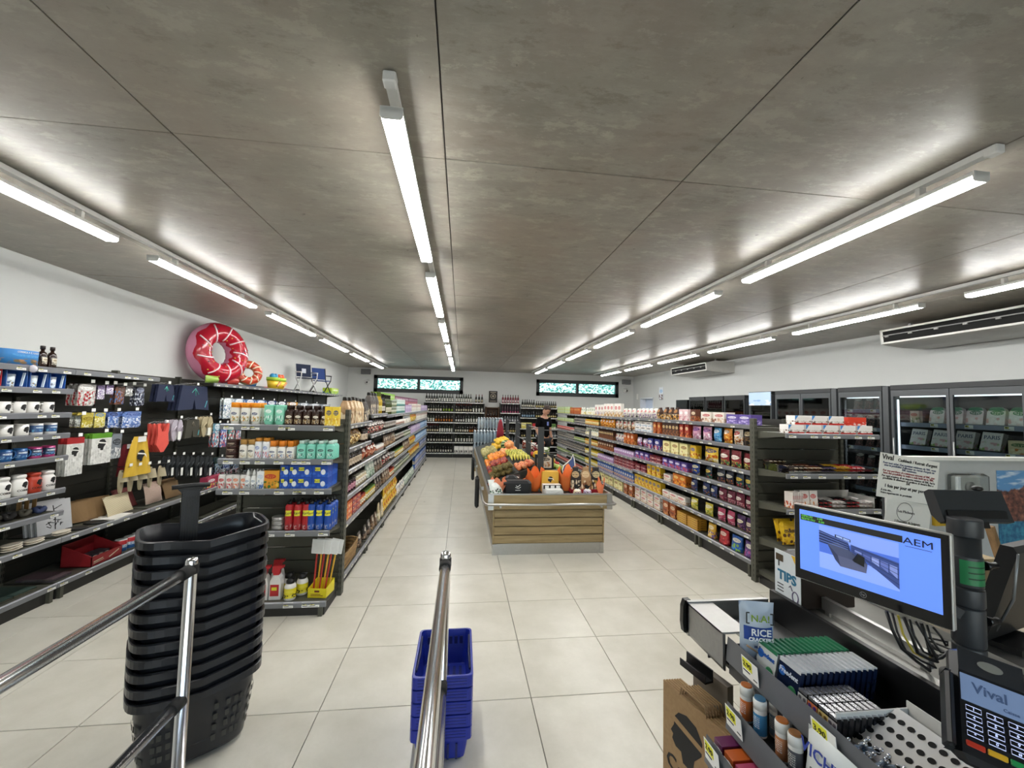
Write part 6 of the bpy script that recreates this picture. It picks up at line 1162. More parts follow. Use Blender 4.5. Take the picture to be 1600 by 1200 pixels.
for k, b in enumerate((0, 1, 2, 3, 4)): run(face('E', 3.5+.03), q2, 3.17+.155*k, 3.17+.155*k+.147, bars[b], 'second chocolate shelf', 2, 2, n=3, gap=0, ref='from sweets aisle', d0=.02)
run(face('E', 3.76), q2, 3.1, 3.3, bars[0], 'back of second chocolate shelf', 1, 3, n=4, gap=0, ref='from sweets aisle')
tb = tag(MB().box(-.5+.04, -.5+.043, .0, .3, 0, .07).box(.44, .443, 0, .3, 0, .05).box(-.46, .443, 0, .003, 0, .028).obj('clear_tray', glassy('#eef2f2', .08), None, (3.53, 3.516, q2+.001)), 'clear plastic divider tray around the chocolate bars', 'tray')
for k in range(6): put(carton('standing white chocolate tablet', '#e6dfd8', '#b8502a', '#c8342a', .012, .085, .15, '#d89a5a', 230, 'chocolate_tablet'), (3.14+.02*k, 3.6, q3+.001), .2, 'third chocolate shelf', 'from sweets aisle')
for k in range(2): put(Proto('chocolate_tablet', 'chocolate bar', 'wide white and orange chocolate tablet', (.075, .014, .16), [('b', m_carton(.075, .014, .16, pack('#e8e2dc', '#d8843a', '#c8302a', '#f2e8dc', 'box', .35, 231)))]), (3.30+.09*k, 3.585, q3+.001), -.1, 'third chocolate shelf', 'from sweets aisle', None, -.1)
for k, b in enumerate((6, 5, 6, 5)): run(face('E', 3.5+.02), q3, 3.42+.15*k, 3.42+.15*k+.142, bars[b], 'third chocolate shelf', 2, 2, n=3, gap=0, ref='from sweets aisle')
tw = tag(MB().box(-.3, .32, .14, .143, 0, .12).box(.317, .32, -.13, .14, 0, .1).obj('display_tray', plain('#d2d2ce', .4), None, (3.7, 3.69, q3+.001)), 'white display tray behind the wafer bars', 'tray')
mmb = m_bag(.19, .07, .21, pack('#e0b820', '#c8981a', '#d8ac1c', '#5a3a1a', 'bag', .25, 232))
for k in range(5):
    o = link('candy_bag', mmb, None, (3.14+.2*(k % 3)+.03*(k//3), 3.58+.1*(k//3), q4+.02+.0*k), (-.25, 0, .06*math.sin(k*3))); tag(o, 'yellow candy bag with dark lettering, %s on the fourth chocolate shelf' % ordw(k), 'candy bag', 'yellow candy bags'); lettering("m&m's", .055, plain('#3a2212', .5), o, (0, -.0365, .125), bold=.0012)
run(FER, q5, 3.08, 3.5, mini('striped nougat bar', '#c8a88a', '#8a3a2a', '#e8d8c0', 233), 'bottom chocolate shelf', 1, 2, ref='from sweets aisle')
# ---------------------------------------------------------------- chilled cabinets along the far-side wall
FXF = 5.42
CABM = plain('#4a4d50', .4, .2); CABD = plain('#26282a', .5); SHM = plain('#5f6472', .35, .3)
LEDW = emis('#f2f6ff', 1.6)
def cabinet(y0, y1, shelves, label, ndoor, H=2.05, header=None, glass=True, led=True, trim=CABM):
    t = thing('chilled_cabinet', label, 'chilled cabinet', (0, 0, 0), 0, 'chilled cabinets')
    MB().box(XR-.06, XR-.015, y0+.01, y1-.01, 0, H).obj('back_panel', CABD, t)
    for y in (y0+.01, y1-.05): MB().box(FXF+.03, XR-.06, y, y+.04, 0, H).obj('side_panel', CABM, t)
    MB().box(FXF, XR-.015, y0+.01, y1-.01, H, H+.06).obj('top', CABD, t); MB().box(FXF+.02, XR-.06, y0+.05, y1-.05, 0, .18).obj('base', CABD, t)
    for z in shelves:
        s = MB().box(FXF+.1, XR-.06, y0+.055, y1-.055, z-.025, z).obj('shelf', SHM, t); MB().box(FXF+.085, FXF+.1, y0+.055, y1-.055, z-.045, z+.006).obj('price_rail', plain('#8f97aa', .3), s)
        k = 0
        while y0+.2+.33*k < y1-.1: link('price_tag', TAGB, s, (FXF+.0845, y0+.2+.33*k, z-.02), (0, 0, -PI/2)); k += 1
    w = (y1-y0-.02)/ndoor
    for k in range(ndoor):
        a, b = y0+.01+w*k+.004, y0+.01+w*(k+1)-.004
        d = MB().box(FXF, FXF+.025, a, b, 1.97, H-.005).box(FXF, FXF+.025, a, b, .1, .2).box(FXF, FXF+.025, a, a+.028, .2, 1.97).box(FXF, FXF+.025, b-.028, b, .2, 1.97).obj('door', trim, t)
        if glass: MB().box(FXF+.009, FXF+.015, a+.028, b-.028, .2, 1.97).obj('pane', glassy('#dfe6e6', .02), d)
        MB().tube([(FXF-.03, b-.045, 1.0), (FXF-.03, b-.045, 1.45)], .008, 8).obj('handle', STEEL, d)
    if led:
        MB().box(FXF+.04, FXF+.055, y1-.067, y1-.055, .25, 1.93).obj('light_strip', LEDW, t)
        MB().box(FXF+.05, FXF+.07, y0+.06, y1-.08, 1.955, 1.97).obj('light_strip', LEDW, t)
    if header: MB().box(FXF-.01, FXF+.02, y0+.02, y1-.02, 1.86, 2.1).obj('header_panel', header, t)
    return t
sA = [onx(1500, 672, FXF+.09).z, onx(1440, 712, FXF+.09).z]; sA = [1.64, 1.36, 1.05, .72, .4]
cabinet(2.0, 3.28, sA, 'glass-door chilled cabinet with ready meals behind the cashier screen', 2); cabinet(3.29, 4.57, sA, 'glass-door chilled cabinet with white meal packs', 2)
sB = [1.80, 1.55, 1.29, 1.02, .74, .46]
cabinet(4.66, 5.3, sB, 'narrow glass-door cabinet with bagged cold meats', 1); cabinet(5.4, 6.5, [1.78, 1.5, 1.2, .9, .6], 'glass-door cabinet with butter and cheese tubs', 2)
MB_ = MB().box(FXF-.01, FXF+.08, 4.58, 4.65, 0, 2.1); tag(MB_.obj('cabinet_post', CABM), 'grey post between the meal and meat cabinets', 'post'); tag(MB().box(FXF-.01, FXF+.08, 5.31, 5.39, 0, 2.1).obj('cabinet_post', CABM), 'grey post between the meat and butter cabinets', 'post')
cabinet(6.56, 7.15, [1.72, 1.4, 1.1, .8, .5], 'drinks cooler with a pale blue header', 1, header=pack('#bcd4ee', '#8ab0dc', '#dfeaf6', '#ffffff', 'box', .3, 240))
for k in range(3): cabinet(7.25+.66*k, 7.89+.66*k, [1.7, 1.4, 1.1, .8, .5], 'black bottle cooler, %s past the blue header' % ordw(k), 1, H=2.0, trim=CABD)
tag(MB().box(FXF, XR-.02, 9.28, 9.8, 0, 2.0).box(FXF-.01, FXF, 9.3, 9.78, .2, 1.9).obj('freezer', BLACK), 'closed black freezer at the end of the coolers', 'freezer')
FC = face('R', FXF+.1)
def hampack(desc, c1, c2, c3, sd, w=.15, h=.19):
    P = [(-w/2, 0), (w/2, 0), (w/2, h*.75), (w*.36, h*.95), (w*.2, h), (-w*.2, h), (-w*.36, h*.95), (-w/2, h*.75)]
    return Proto('meal_pack', 'meal pack', desc, (w, .05, h), [('b', MB().prism(P, 1, -.025, .025).mesh('b', pack(c1, c2, c3, '#f2ece4', 'box', .3, sd))), ('top_band', MB().prism([(-w*.45, h*.8), (w*.45, h*.8), (w*.36, h*.95), (w*.2, h), (-w*.2, h), (-w*.36, h*.95)], 1, -.0262, -.025).mesh('top_band', plain(c3, .4)))])
h1, h2 = hampack('white ham pack with green band', '#e6e2da', '#d8a8a0', '#2f7a52', 241), hampack('orange ready-meal pack with green band', '#e2d8c0', '#c8742a', '#3a7a4a', 242)
NA = 'upper meal shelf'; t_ = -.18
run(FC, sA[0], 2.1, 3.0, h2, NA, 1, 1, tilt=t_, n=5); run(FC, sA[0], 3.36, 4.25, h1, NA, 1, 1, tilt=t_, n=5); put(carton('small herb print carton', '#c8b8a0', '#7a8a5a', '#b85a4a', .1, .05, .15, '#e8e0d0', 243), (FXF+.14, 4.38, sA[0]+.001), -PI/2, NA, 'beside meal packs')
pw = .19; parisP = [('b', MB().prism([(0, 0), (pw*.9, 0), (pw*.97, .19), (pw*.08, .2)], 1, -.03, .03).xf(Matrix.Translation((-pw/2, 0, 0))).mesh('b', pack('#d6d2ce', '#c89aa0', '#d6d2ce', '#8aa85a', 'box', .4, 244)))]
par = Proto('ham_pack', 'ham pack', 'white ham pack printed PARIS', (pw, .06, .2), parisP); pt = text_mesh('PARIS', .055, plain('#3a4668', .5), .0005, .0008)
par.parts.append(('lettering', None)); 
def put_paris(y, i):
    o = link('ham_pack', parisP[0][1], None, (FXF+.15, y, sA[1]+.012), (-.2, 0, -PI/2)); tag(o, 'white ham pack printed PARIS, %s from the meat cabinet' % ordw(i), 'ham pack', 'ham packs'); link('lettering', pt, o, (0, -.0312, .14), (PI/2, 0, 0))
for i, y in enumerate((4.36, 4.13, 3.90, 3.67)): put_paris(y, i)
sal = carton('salad tub with pasta picture', '#d8c8a0', '#c87a3a', '#3a6a3a', .17, .1, .14, '#e8dcb8', 245, 'salad_tub'); run(FC, sA[1], 3.34, 3.55, sal, 'lower meal shelf', n=1); run(FC, sA[1], 2.1, 3.2, sal, 'lower meal shelf', n=6)
run(FC, sA[2], 2.1, 3.2, h2, 'third meal shelf', tilt=t_); run(FC, sA[2], 3.36, 4.5, h1, 'third meal shelf', tilt=t_)
meat = Proto('meat_bag', 'bag', 'clear bag of dark cured meat', (.13, .06, .17), [('b', m_bag(.13, .06, .17, pack('#3a3230', '#8a5a54', '#c8c0b8', '#6a4a44', 'clear', .2, 246)))])
for i, z in enumerate(sB): run(FC, z, 4.75, 5.22, meat, '%s meat cabinet shelf' % LN[i], n=3, tilt=-.15)
but = carton('pale green butter tub', '#d8dcc8', '#8aa86a', '#e8e8d8', .12, .09, .06, '#c8d0b0', 247, 'butter_tub'); yog = carton('pink yoghurt tub', '#d8a0b0', '#e8c8d0', '#f4e8ec', .12, .09, .06, '#c87a90', 248, 'yoghurt_tub'); crm = carton('white and blue cream pot', '#e4e8ec', '#6a9ac8', '#f4f6f8', .1, .09, .09, '#b8d0e4', 249, 'cream_pot'); but.name, yog.name, crm.name = 'butter_tub', 'yoghurt_tub', 'cream_pot'
run(FC, 1.78, 5.5, 5.72, crm, 'top butter shelf', n=2); run(FC, 1.78, 5.76, 6.04, yog, 'top butter shelf', 1, 2, n=2); run(FC, 1.78, 6.06, 6.42, but, 'top butter shelf', 1, 2, n=2)
for i, z in enumerate((1.5, 1.2, .9, .6)): run(FC, z, 5.5, 6.4, (but, yog, crm, but)[i], '%s butter shelf' % LN[i+1], 1, 2 if i != 2 else 1)
mlk = wine('#d8dce0', '#b8c8d8', '#e8ecf0', 'pale milk bottle', .23, .04)
for i, z in enumerate((1.6-.0,)): pass
run(FC, 1.72, 6.66, 7.08, can('white drink can', '#e0e4e8', '#b8c4d0', '#f0f2f4', .12, .033), 'top cooler shelf', n=5, gap=0); run(FC, 1.4, 6.66, 7.08, mlk, 'second cooler shelf', n=4); run(FC, 1.1, 6.66, 7.08, mlk, 'third cooler shelf', n=4)
for k in range(3):
    for i, z in enumerate((1.7, 1.4)): run(FC, z, 7.33+.66*k, 7.83+.66*k, wine(['#2a4a3a', '#5a2a1f', '#3a3a3a'][k], '#c8c8b8', '#2a2a2a', ['green', 'brown', 'black'][k]+' soda bottle', .24, .034), '%s shelf of bottle cooler' % LN[i], n=5)
# ---------------------------------------------------------------- checkout counter
CX0, CX1, CYF, CYN = 1.03, 2.8, 1.775, .15
ck = thing('checkout_counter', 'steel and black checkout counter at the entrance', 'checkout counter', (0, 0, 0))
MB().box(1.322, CX1, CYN, CYF-.06, .02, .70).obj('cabinet', plain('#2b2b2c', .5), ck)
MB().prism([(CX0, .735), (CX0+.006, .72), (CX0+.012, .72), (CX0+.012, .855), (CX0, .862)], 1, 1.515, CYF).obj('side_fascia', STEEL, ck)
MB().box(CX0, CX0+.115, 1.52, CYF, .855, .862).box(CX0, 1.42, CYF-.018, CYF, .72, .868).obj('steel_top', STAIN, ck)
MB().add([(CX0+.115, 1.52, .858), (CX0+.115, CYF-.018, .858), (CX0+.14, CYF-.03, .79), (CX0+.14, 1.52, .79), (1.42, CYF-.03, .79), (1.42, 1.52, .79)], [(0, 1, 2, 3), (3, 2, 4, 5)]).obj('sunken_tray', STEEL, ck)
MB().prism([(CX0-.012, .73), (CX0+.02, .715), (CX0+.02, .87), (CX0-.006, .868), (CX0-.016, .84), (CX0-.018, .77)], 1, CYF-.004, CYF+.022).obj('corner_bumper', BLACK, ck)
MB().box(1.425, 1.445, CYN, 1.755, .70, .912).obj('divider_panel', plain('#0e0e0f', .35), ck)
MB().box(1.445, 1.53, CYN, CYF, .87, .885).box(1.86, 1.95, CYN, CYF, .87, .9).obj('steel_edge', STAIN, ck)
MB().box(1.53, 1.86, CYN, CYF-.02, .86, .872).obj('conveyor_belt', plain('#86857f', .55), ck)
MB().box(1.95, CX1, CYN, CYF, .84, .88).obj('work_top', plain('#a59a86', .5), ck); MB().box(1.445, CX1, CYN, CYF-.03, .70, .86).obj('frame', DGREY, ck)
MB().bar((1.55, 1.60, .92), (1.55, 1.2, .92), .02, .05).obj('guide_rail', STAIN, ck)
for y in (1.58, 1.22): MB().box(1.545, 1.555, y-.01, y+.01, .872, .9).obj('guide_foot', STAIN, ck)
# three-tier impulse rack on the customer side
ir = thing('impulse_rack', 'black three-tier sweets rack with clear price rails on the counter side', 'display rack', (0, 0, 0))
RY0, RY1 = .2, 1.50
for x0, x1, zf, zr_, ya in ((1.06, 1.42, .735, .84, 1.66), (.972, 1.31, .655, .69, 1.385), (.892, 1.31, .50, .585, 1.385)):
    t_ = MB().box(x0, x1, RY0, ya, zf-.012, zf).obj('shelf', BLACK, ir); MB().box(x0-.008, x0, RY0, min(ya, 1.51), zf-.02, zr_).obj('front_lip', plain('#3a3a3c', .3), t_)
    MB().prism([(x0-.022, zr_-.075), (x0-.019, zr_-.075), (x0-.010, zr_+.012), (x0-.014, zr_+.014)], 1, RY0, min(ya, 1.508)).obj('price_rail', plain('#6b6d70', .28, .2), t_)
for y in (1.61, RY0): MB().box(1.30, 1.311, y-.01, y, .02, .72).obj('upright', BLACK, ir)
MB().box(1.312, 1.319, RY0, 1.6, .3, .72).obj('back_panel', BLACK, ir)
for x0, zz in ((1.06, .735), (.975, .655), (.895, .50)): MB().box(x0, 1.31, 1.655 if zz > .7 else 1.38, 1.66 if zz > .7 else 1.385, zz-.05, zz-.012).obj('end_plate', BLACK, ir)
def ptag(y, x, z, t, s=1.):
    g_ = link('price_tag', MB().box(-.04, .04, -.0012, 0, -.034, .034).box(-.034, .012, -.0022, -.0012, -.004, .03, 1).box(-.034, .0, -.0022, -.0012, -.014, -.010, 2).box(.016, .034, -.0022, -.0012, -.022, -.019, 2).mesh('price_tag', [PAPER, YEL, INK]), ir, (x, y, z), (.1, 0, -PI/2))
    lettering(t, .024, INK, g_, (-.011, -.003, .012))
ptag(1.37, 1.034, .812, '2.90'); ptag(1.075, 1.034, .812, '3.90'); ptag(1.335, .946, .672, '2.90'); ptag(1.335, .866, .567, '2.90')
# rice cracker bag
rc = thing('rice_cracker_bag', 'pale blue and white rice cracker bag standing at the counter corner', 'cracker bag', (1.125, 1.455, .762), -.25)
link('bag', m_bag(.125, .06, .245, plain('#b4c0cf', .3, 0, .06, 12, .3), 10, 14), rc)
def onbag(u0, u1, v0, v1, m, nm='print_patch', e=.0014):
    w, d, h = .125, .06, .245
    def fn(u, v):
        U, V = u0+(u1-u0)*u, v0+(v1-v0)*v; ee = max(.001, min(.999, (V-.06)/.88)); t = (math.sin(PI*U)**.55)*(math.sin(PI*ee)**.5)
        return ((U-.5)*w*(1-.06*math.sin(PI*V)), -t*d/2*(.93+.07*math.sin(5*U+7*V))-e, V*h)
    MB().sheet(fn, 8, 4).obj(nm, m, rc)
onbag(.08, .92, .46, .66, plain('#24489a', .4))
BT = lambda t, s, z, c, x=0., y=-.0395: lettering(t, s, plain(c, .5), rc, (x, y, z), (PI/2, 0, 0), .0006)
BT('RICE', .034, .148, '#f2f4f6'); BT('CRACKERS', .0175, .124, '#f2f4f6'); BT('N.A!', .034, .196, '#7a9a2a', .0, -.0345); BT('SEL DE MER', .0095, .098, '#2a3a6a'); BT('-60%', .014, .048, '#3a4a6a', -.022, -.031); BT('SANS GLUTEN', .006, .048, '#3a4a6a', .024, -.031)
br_ = MB()
for s in (-1, 1): br_.box(s*.046-.002, s*.046+.002, -.0315, -.0295, .176, .216).box(min(s*.046, s*.036), max(s*.046, s*.036), -.0315, -.0295, .213, .217).box(min(s*.046, s*.036), max(s*.046, s*.036), -.0315, -.0295, .175, .179)
br_.obj('bracket_print', plain('#1b1f24', .5), rc)
MB().tube([(-.045, -.026, .095), (-.02, -.032, .082), (.0, -.033, .07)], [.0035, .0035, .003], 6).ball((.016, -.0325, .066), .012, 0, 10, 6, (1.2, .25, .6)).obj('spoon_print', plain('#a08468', .6), rc)
# chewing gum bags: two rows standing one behind the other
GB = MB().prism([(-.045, 0), (.045, 0), (.045, .095), (.038, .1), (-.038, .1), (-.045, .095)], 1, -.006, .006)
gumW = GB.mesh('pack', plain('#d4d8d4', .25)); gumT = MB().box(-.044, .044, -.0062, .0062, .088, .1008).mesh('seal', plain('#2f7a56', .3)); gumN = MB().prism([(-.045, 0), (.045, 0), (.045, .095), (.038, .1), (-.038, .1), (-.045, .095)], 1, -.006, .006).mesh('pack', plain('#16223c', .25)); gumS = MB().box(-.044, .044, -.0062, .0062, .088, .1008).mesh('seal', plain('#c9cdd0', .25))
gz = .736
gz2 = .782
tag(MB().box(1.072, 1.42, 1.112, 1.425, .7365, .781).obj('gum_plinth', BLACK), 'low black riser under the chewing gum', 'riser')
for row, (yc, me, sl, nm) in enumerate(((1.385, gumW, gumT, 'silver and green'), (1.285, gumN, gumS, 'navy and silver'))):
    for i in range(14):
        o = link('gum_bag', me, None, (1.105+.0205*i, yc, gz2+.002), (-.18, 0, -PI/2)); tag(o, '%s chewing gum bag, %s from the price rail' % (nm, ordw(i)), 'chewing gum', nm+' gum bags'); link('seal', sl, o)
        if i == 0:
            lettering('Freedent', .021, plain('#2a62b8' if row == 0 else '#dfe6f0', .4), o, (0, -.0085, .066), bold=.0005)
            MB().ball((.02, -.007, .02), .018, 0, 14, 8, (1, .12, 1)).obj('globe_print', plain('#3a8a5a', .4), o); MB().ball((-.028, -.0064, .062), .015, 0, 14, 8, (1, .1, 1)).obj('spot_print', plain('#2a6ac0', .4), o)
# small gum packets in four columns
for c, (yc, col, dots, nm) in enumerate(((1.212, '#c9c9c6', '#6a6a70', 'white spotted'), (1.175, '#d87a4a', '#5a3a8a', 'orange spotted'), (1.138, '#d8c07a', '#7a5a2a', 'yellow spotted'), (1.127-.02, '#b8b4b4', '#6a6068', 'grey spotted'))):
    w = .034 if c < 3 else .027; me = MB().box(-w/2, w/2, -.007, .007, 0, .062, 0, .001).mesh('packet', plain('#1c1c1e', .25)); cap = MB().box(-w/2+.001, w/2-.001, -.0075, .0075, .055, .063).mesh('foil_edge', plain('#c8c8ca', .25, .8))
    for i in range(9):
        o = link('gum_packet', me, None, (1.095+.02*i, yc, gz2), (-.12, 0, -PI/2)); tag(o, '%s little gum packet, %s from the price rail' % (nm, ordw(i)), 'gum packet', nm+' gum packets'); link('foil_edge', cap, o)
        if i == 0:
            MB().box(-w/2, w/2, -.0082, -.007, 0, .05).obj('print_patch', plain(col, .4), o)
            for q in range(6): MB().ball(((q % 2-.5)*w*.5, -.0085, .01+.015*(q//2)), .006, 0, 8, 5, (1, .12, 1)).obj('spot_print', plain(dots, .4), o)
# white perforated display box with key rings
wb_ = thing('perforated_box', 'white cardboard display box with round holes and violet flowers', 'display box', (1.20, .99, gz), 0); cb = plain('#d8d6d0', .6)
MB().box(-.1, .14, -.125, .115, 0, .004).box(.136, .14, -.125, .115, 0, .14).box(-.1, .14, .111, .115, 0, .12).box(-.1, .14, -.125, -.121, 0, .12).obj('carton', cb, wb_)
pn = MB().add([(-.06, -.12, .05), (-.06, .11, .05), (.10, .11, .125), (.10, -.12, .125)], [(0, 1, 2, 3)]); pn.obj('holed_panel', cb, wb_)
hd_ = MB().lathe([(.0085, 0), (.0085, .001)], 14).mesh('hole', plain('#14120f', .9))
for j in range(4):
    for i in range(9): link('hole', hd_, wb_, (-.04+.036*j, -.105+.0255*i, .0605+.0169*j), (0, -math.atan2(.075, .16), 0))
for i in range(5):
    fl = MB()
    for q in range(5): fl.ball((.012*math.cos(q*1.257), 0, .012*math.sin(q*1.257)), .008, 0, 8, 5, (1, .12, 1))
    fl.xf(Matrix.Translation((-.03+.036*i, -.1266, .03+.045*(i % 2)))).obj('flower_print', plain(['#3a2a6a', '#6aa0a0', '#5a3a8a', '#7ab0b0', '#3a2a6a'][i], .6), wb_)
kr = MB().tube([(.008*math.cos(a), .0, .008*math.sin(a)) for a in np.linspace(0, 2*PI, 13)[:-1]], .0018, 5, 0, True).mesh('ring', CHROME); kf = MB().box(-.006, .006, -.003, .003, -.04, -.008, 0, .001).mesh('fob', pack('#8a98a8', '#3a5a8a', '#c8d0d8', '#5a9ab0', 'box', .3, 260)); kb_ = MB().ball((0, 0, 0), .006, 0, 8, 6).mesh('bead', CHROME)
for i in range(22):
    x, y = 1.10+.018*(i % 3)+.004*math.sin(i*3), .88+.028*(i//3)
    o = link('key_ring', kf, None, (x, y, gz+.062+.010*(i % 3)), (.5, .9, .6*math.sin(i))); tag(o, 'silver key ring with printed fob, %s counted from the card terminal' % ordw(i), 'key ring', 'key rings'); link('ring', kr, o); link('bead', kb_, o, (0, 0, .012))
# second tier: sweet tubes and a pastille bag
def sweet_tube(x, y, z, c, cap, label):
    t = thing('sweet_tube', label, 'sweet tube', (x, y, z), -PI/2, 'sweet tubes'); MB().lathe([(.019, 0), (.02, .003), (.02, .085), (.0195, .09)], 18).obj('tube', bands([(0, '#cfd2d2'), (.08, c), (.45, c), (.8, '#d8d6d2')], .2, text=(.3, .7, '#f0ece4')), t); MB().lathe([(.0206, .085), (.0206, .11), (.018, .114)], 18).obj('collar', plain('#e2e2de', .25), t); MB().lathe([(.0175, .113), (.0175, .117), (.014, .118)], 16).obj('lid', plain(cap, .3), t)
for i, (x, y, c, cap, nm) in enumerate(((1.10, 1.495, '#d8743a', '#a85a1a', 'orange'), (1.15, 1.52, '#8aa85a', '#8a6a2a', 'green'), (1.10, 1.43, '#4a8ab8', '#3a6a8a', 'blue'), (1.15, 1.42, '#7a9ab0', '#8a8a8a', 'pale blue'), (1.10, 1.335, '#c8845a', '#a8601f', 'peach'), (1.10, 1.285, '#5a5a60', '#8a5a2a', 'graphite'), (1.15, 1.36, '#b8a898', '#9a6a3a', 'beige'))): sweet_tube(x-.088, y-.135, .656, c, cap, '%s sweet tube with clear collar on the middle counter tier' % nm)
cs = tag(MB().box(-.03, .03, -.012, .012, 0, .02, 0, .003).obj('mint_tin', plain('#d8d8d4', .4), None, (1.02, 1.368, .656), 0), 'small white mint tin lying at the tier end', 'mint tin')
vb = thing('pastille_bag', 'white pastille bag printed VICHY in blue on the middle tier', 'pastille bag', (1.015, 1.05, .668), (-.12, 0, -PI/2+.0)); link('bag', m_bag(.15, .05, .15, plain('#dfe4e2', .3, 0, .04, 12, .3), 10, 10), vb)
lettering('VICHY', .046, plain('#2a3f9a', .4), vb, (0, -.0285, .105), bold=.0006); lettering('SOURCE', .017, plain('#3a4250', .4), vb, (0, -.0285, .06)); MB().sheet(lambda u, v: ((u-.5)*.11, -.0265-.001*math.sin(PI*u), .012+.03*v), 6, 2).obj('print_patch', plain('#e2d424', .4), vb); lettering('MENTHE', .012, plain('#2a3f9a', .4), vb, (0, -.029, .028))
vb2 = thing('pastille_bag', 'white pastille bag standing behind the first one on the middle tier', 'pastille bag', (1.085, 1.05, .668), (-.12, 0, -PI/2)); link('bag', m_bag(.14, .045, .12, plain('#d6dcdc', .3, 0, .04, 12, .3), 10, 10), vb2)
for i, (y, c, nm) in enumerate(((1.53, '#6a2a56', 'purple'), (1.475, '#c8622a', 'orange'), (1.42, '#b84a6a', 'rose'), (1.365, '#d08ab0', 'pink'), (1.31, '#8a3a7a', 'magenta'))):
    o = tag(MB().box(-.022, .022, -.04, .04, 0, .09, 0, .001).obj('gum_carton', pack(c, '#e8d8e0', '#f2eef2', '#d8a0c0', 'box', .35, 265+i), None, (.945, y-.17, .501), -PI/2), '%s upright gum carton on the lowest counter tier' % nm, 'gum carton', 'gum cartons'); MB().box(-.0222, .0222, -.0412, -.04, .05, .07).obj('label_patch', PAPER, o)
# paper carrier bags hanging beside the rack
km = G('kraft_paper', .75); km.col(km.mix(km.noise(km.co('Object'), 60, 4), C('#8d6f4c'), C('#a98a62'))); KR = km.m
for i in range(7):
    t = thing('carrier_bag', ['brown kraft carrier bag with a black head emblem at the counter side', 'brown kraft carrier bag, %s behind the printed one' % ordw(i-1)][1 if i else 0], 'carrier bag', (.95+.0155*i, 1.585+.006*i, .12), (0, 0, math.radians(-76)), 'carrier bags')
    MB().box(-.165, .165, -.0045, .0045, 0, .43-.004*i, 0, .001).obj('bag', KR, t)
    MB().tube([(-.07, -.002, .425-.004*i), (-.06, -.003, .465-.004*i), (.06, -.003, .465-.004*i), (.07, -.002, .425-.004*i)], .0035, 6).obj('handle', KR, t)
    if i == 0:
        emblem(t, .2, .27, -.0047, None, -.03, INKF, KR); lettering('Corsica', .085, INKF, t, (-.01, -.0062, .13), bold=.001)
tag(MB().box(-.07, .07, -.003, .04, 0, .008).box(-.07, .07, .034, .04, 0, .05).box(-.07, .07, -.003, .0, 0, .03).obj('bag_holder', BLACK, None, (1.01, 1.69, .60), math.radians(-76)), 'black bracket holding the carrier bags', 'bracket')
tag(MB().box(-.09, .09, -.016, .016, 0, .36).obj('grey_bag_bundle', plain('#7d7468', .7, 0, .1, 30), None, (1.10, 1.69, .24), math.radians(-76)), 'folded grey paper bag hanging under the black bracket', 'paper bag')
# tip box
tp = thing('tip_box', 'brown box with a white TIPS sheet on the counter', 'tip box', (1.452, 1.68, .888), 0)
MB().box(0, .26, -.07, .067, 0, .20, 0, .004).obj('box', plain('#2a1f18', .4), tp); MB().box(.05, .2, -.012, .012, .2, .202).obj('slot', BLACK, tp); MB().box(-.0025, 0, -.072, .07, .0, .212).obj('sheet', plain('#dde3e6', .6), tp)
lettering('TIPS', .056, plain('#1f6f92', .5), tp, (-.0035, 0, .105), (PI/2, 0, -PI/2), bold=.0022); lettering('I', .04, plain('#26343a', .5), tp, (-.0035, .045, .155), (PI/2, 0, -PI/2), bold=.001)
MB().box(-.0038, -.0025, .02, .062, .165, .195).obj('stamp_print', plain('#4a3a24', .6), tp); MB().add([(-.0034, -.072, .212), (-.0034, -.025, .212), (-.0034, -.072, .14)], [(0, 1, 2)]).obj('corner_print', plain('#e2b52a', .6), tp)
MB().tube([(-.004, -.045+.016*math.cos(a), .04+.022*math.sin(a)) for a in np.linspace(0, 2*PI, 15)[:-1]], .0022, 5, 0, True).tube([(-.004, -.03, .06), (-.004, -.02, .08), (-.004, -.012, .07)], .0016, 5).tube([(-.004, -.05, .02), (-.004, -.062, .01)], .0016, 5).obj('doodle_print', plain('#6a5f80', .6), tp)
for k in range(3): MB().box(-.0036, -.0025, .02, .055, .035+.014*k, .039+.014*k).obj('print_line', INKF, tp)
# customer screen
A, B, Cc, D = dep(1244, 789, 1.59), dep(1487.6, 835, 1.21), dep(1487, 982, 1.21), dep(1240, 901, 1.59)
mc = (A+B+Cc+D)/4; ux = ((B-A)+(Cc-D)); ux.z = 0; ux.normalize(); mw, mh = .435, .283; uz = Vector((0, 0, 1)); un = ux.cross(uz)
scn = thing('customer_screen', 'flat customer screen with a blue shop picture on the checkout', 'screen', mc, math.atan2(ux.y, ux.x))
MB().box(-mw/2, mw/2, .0, .022, -mh/2, mh/2, 0, .003).obj('casing', plain('#b5b3ae', .35, .4), scn); MB().box(-mw/2+.004, mw/2-.004, -.003, .001, -mh/2+.004, mh/2-.004).obj('bezel', plain('#0a0a0c', .2), scn)
sx0, sx1, sz0, sz1 = -mw/2+.022, mw/2-.022, -mh/2+.04, mh/2-.018
SCR = lambda c, s=1.: emis(c, s)
MB().box(sx0, sx1, -.0042, -.003, sz0, sz1).obj('display', SCR('#5f86ea', .47), scn)
U = lambda u: sx0+(sx1-sx0)*u
V_ = lambda v: sz1-(sz1-sz0)*v
def px_(u0, u1, v0, v1, c, y=-.0048, nm='screen_patch'): return MB().box(U(u0), U(u1), y, y+.0006, V_(v1), V_(v0)).obj(nm, SCR(c, .38), scn)
px_(.01, .775, .075, .17, '#20201f')
lettering('ESPECES     2.80\nRESTE DU    0.00', .0105, SCR('#5fae4a', .5), scn, (U(.02), -.0056, V_(.12)), align='LEFT')
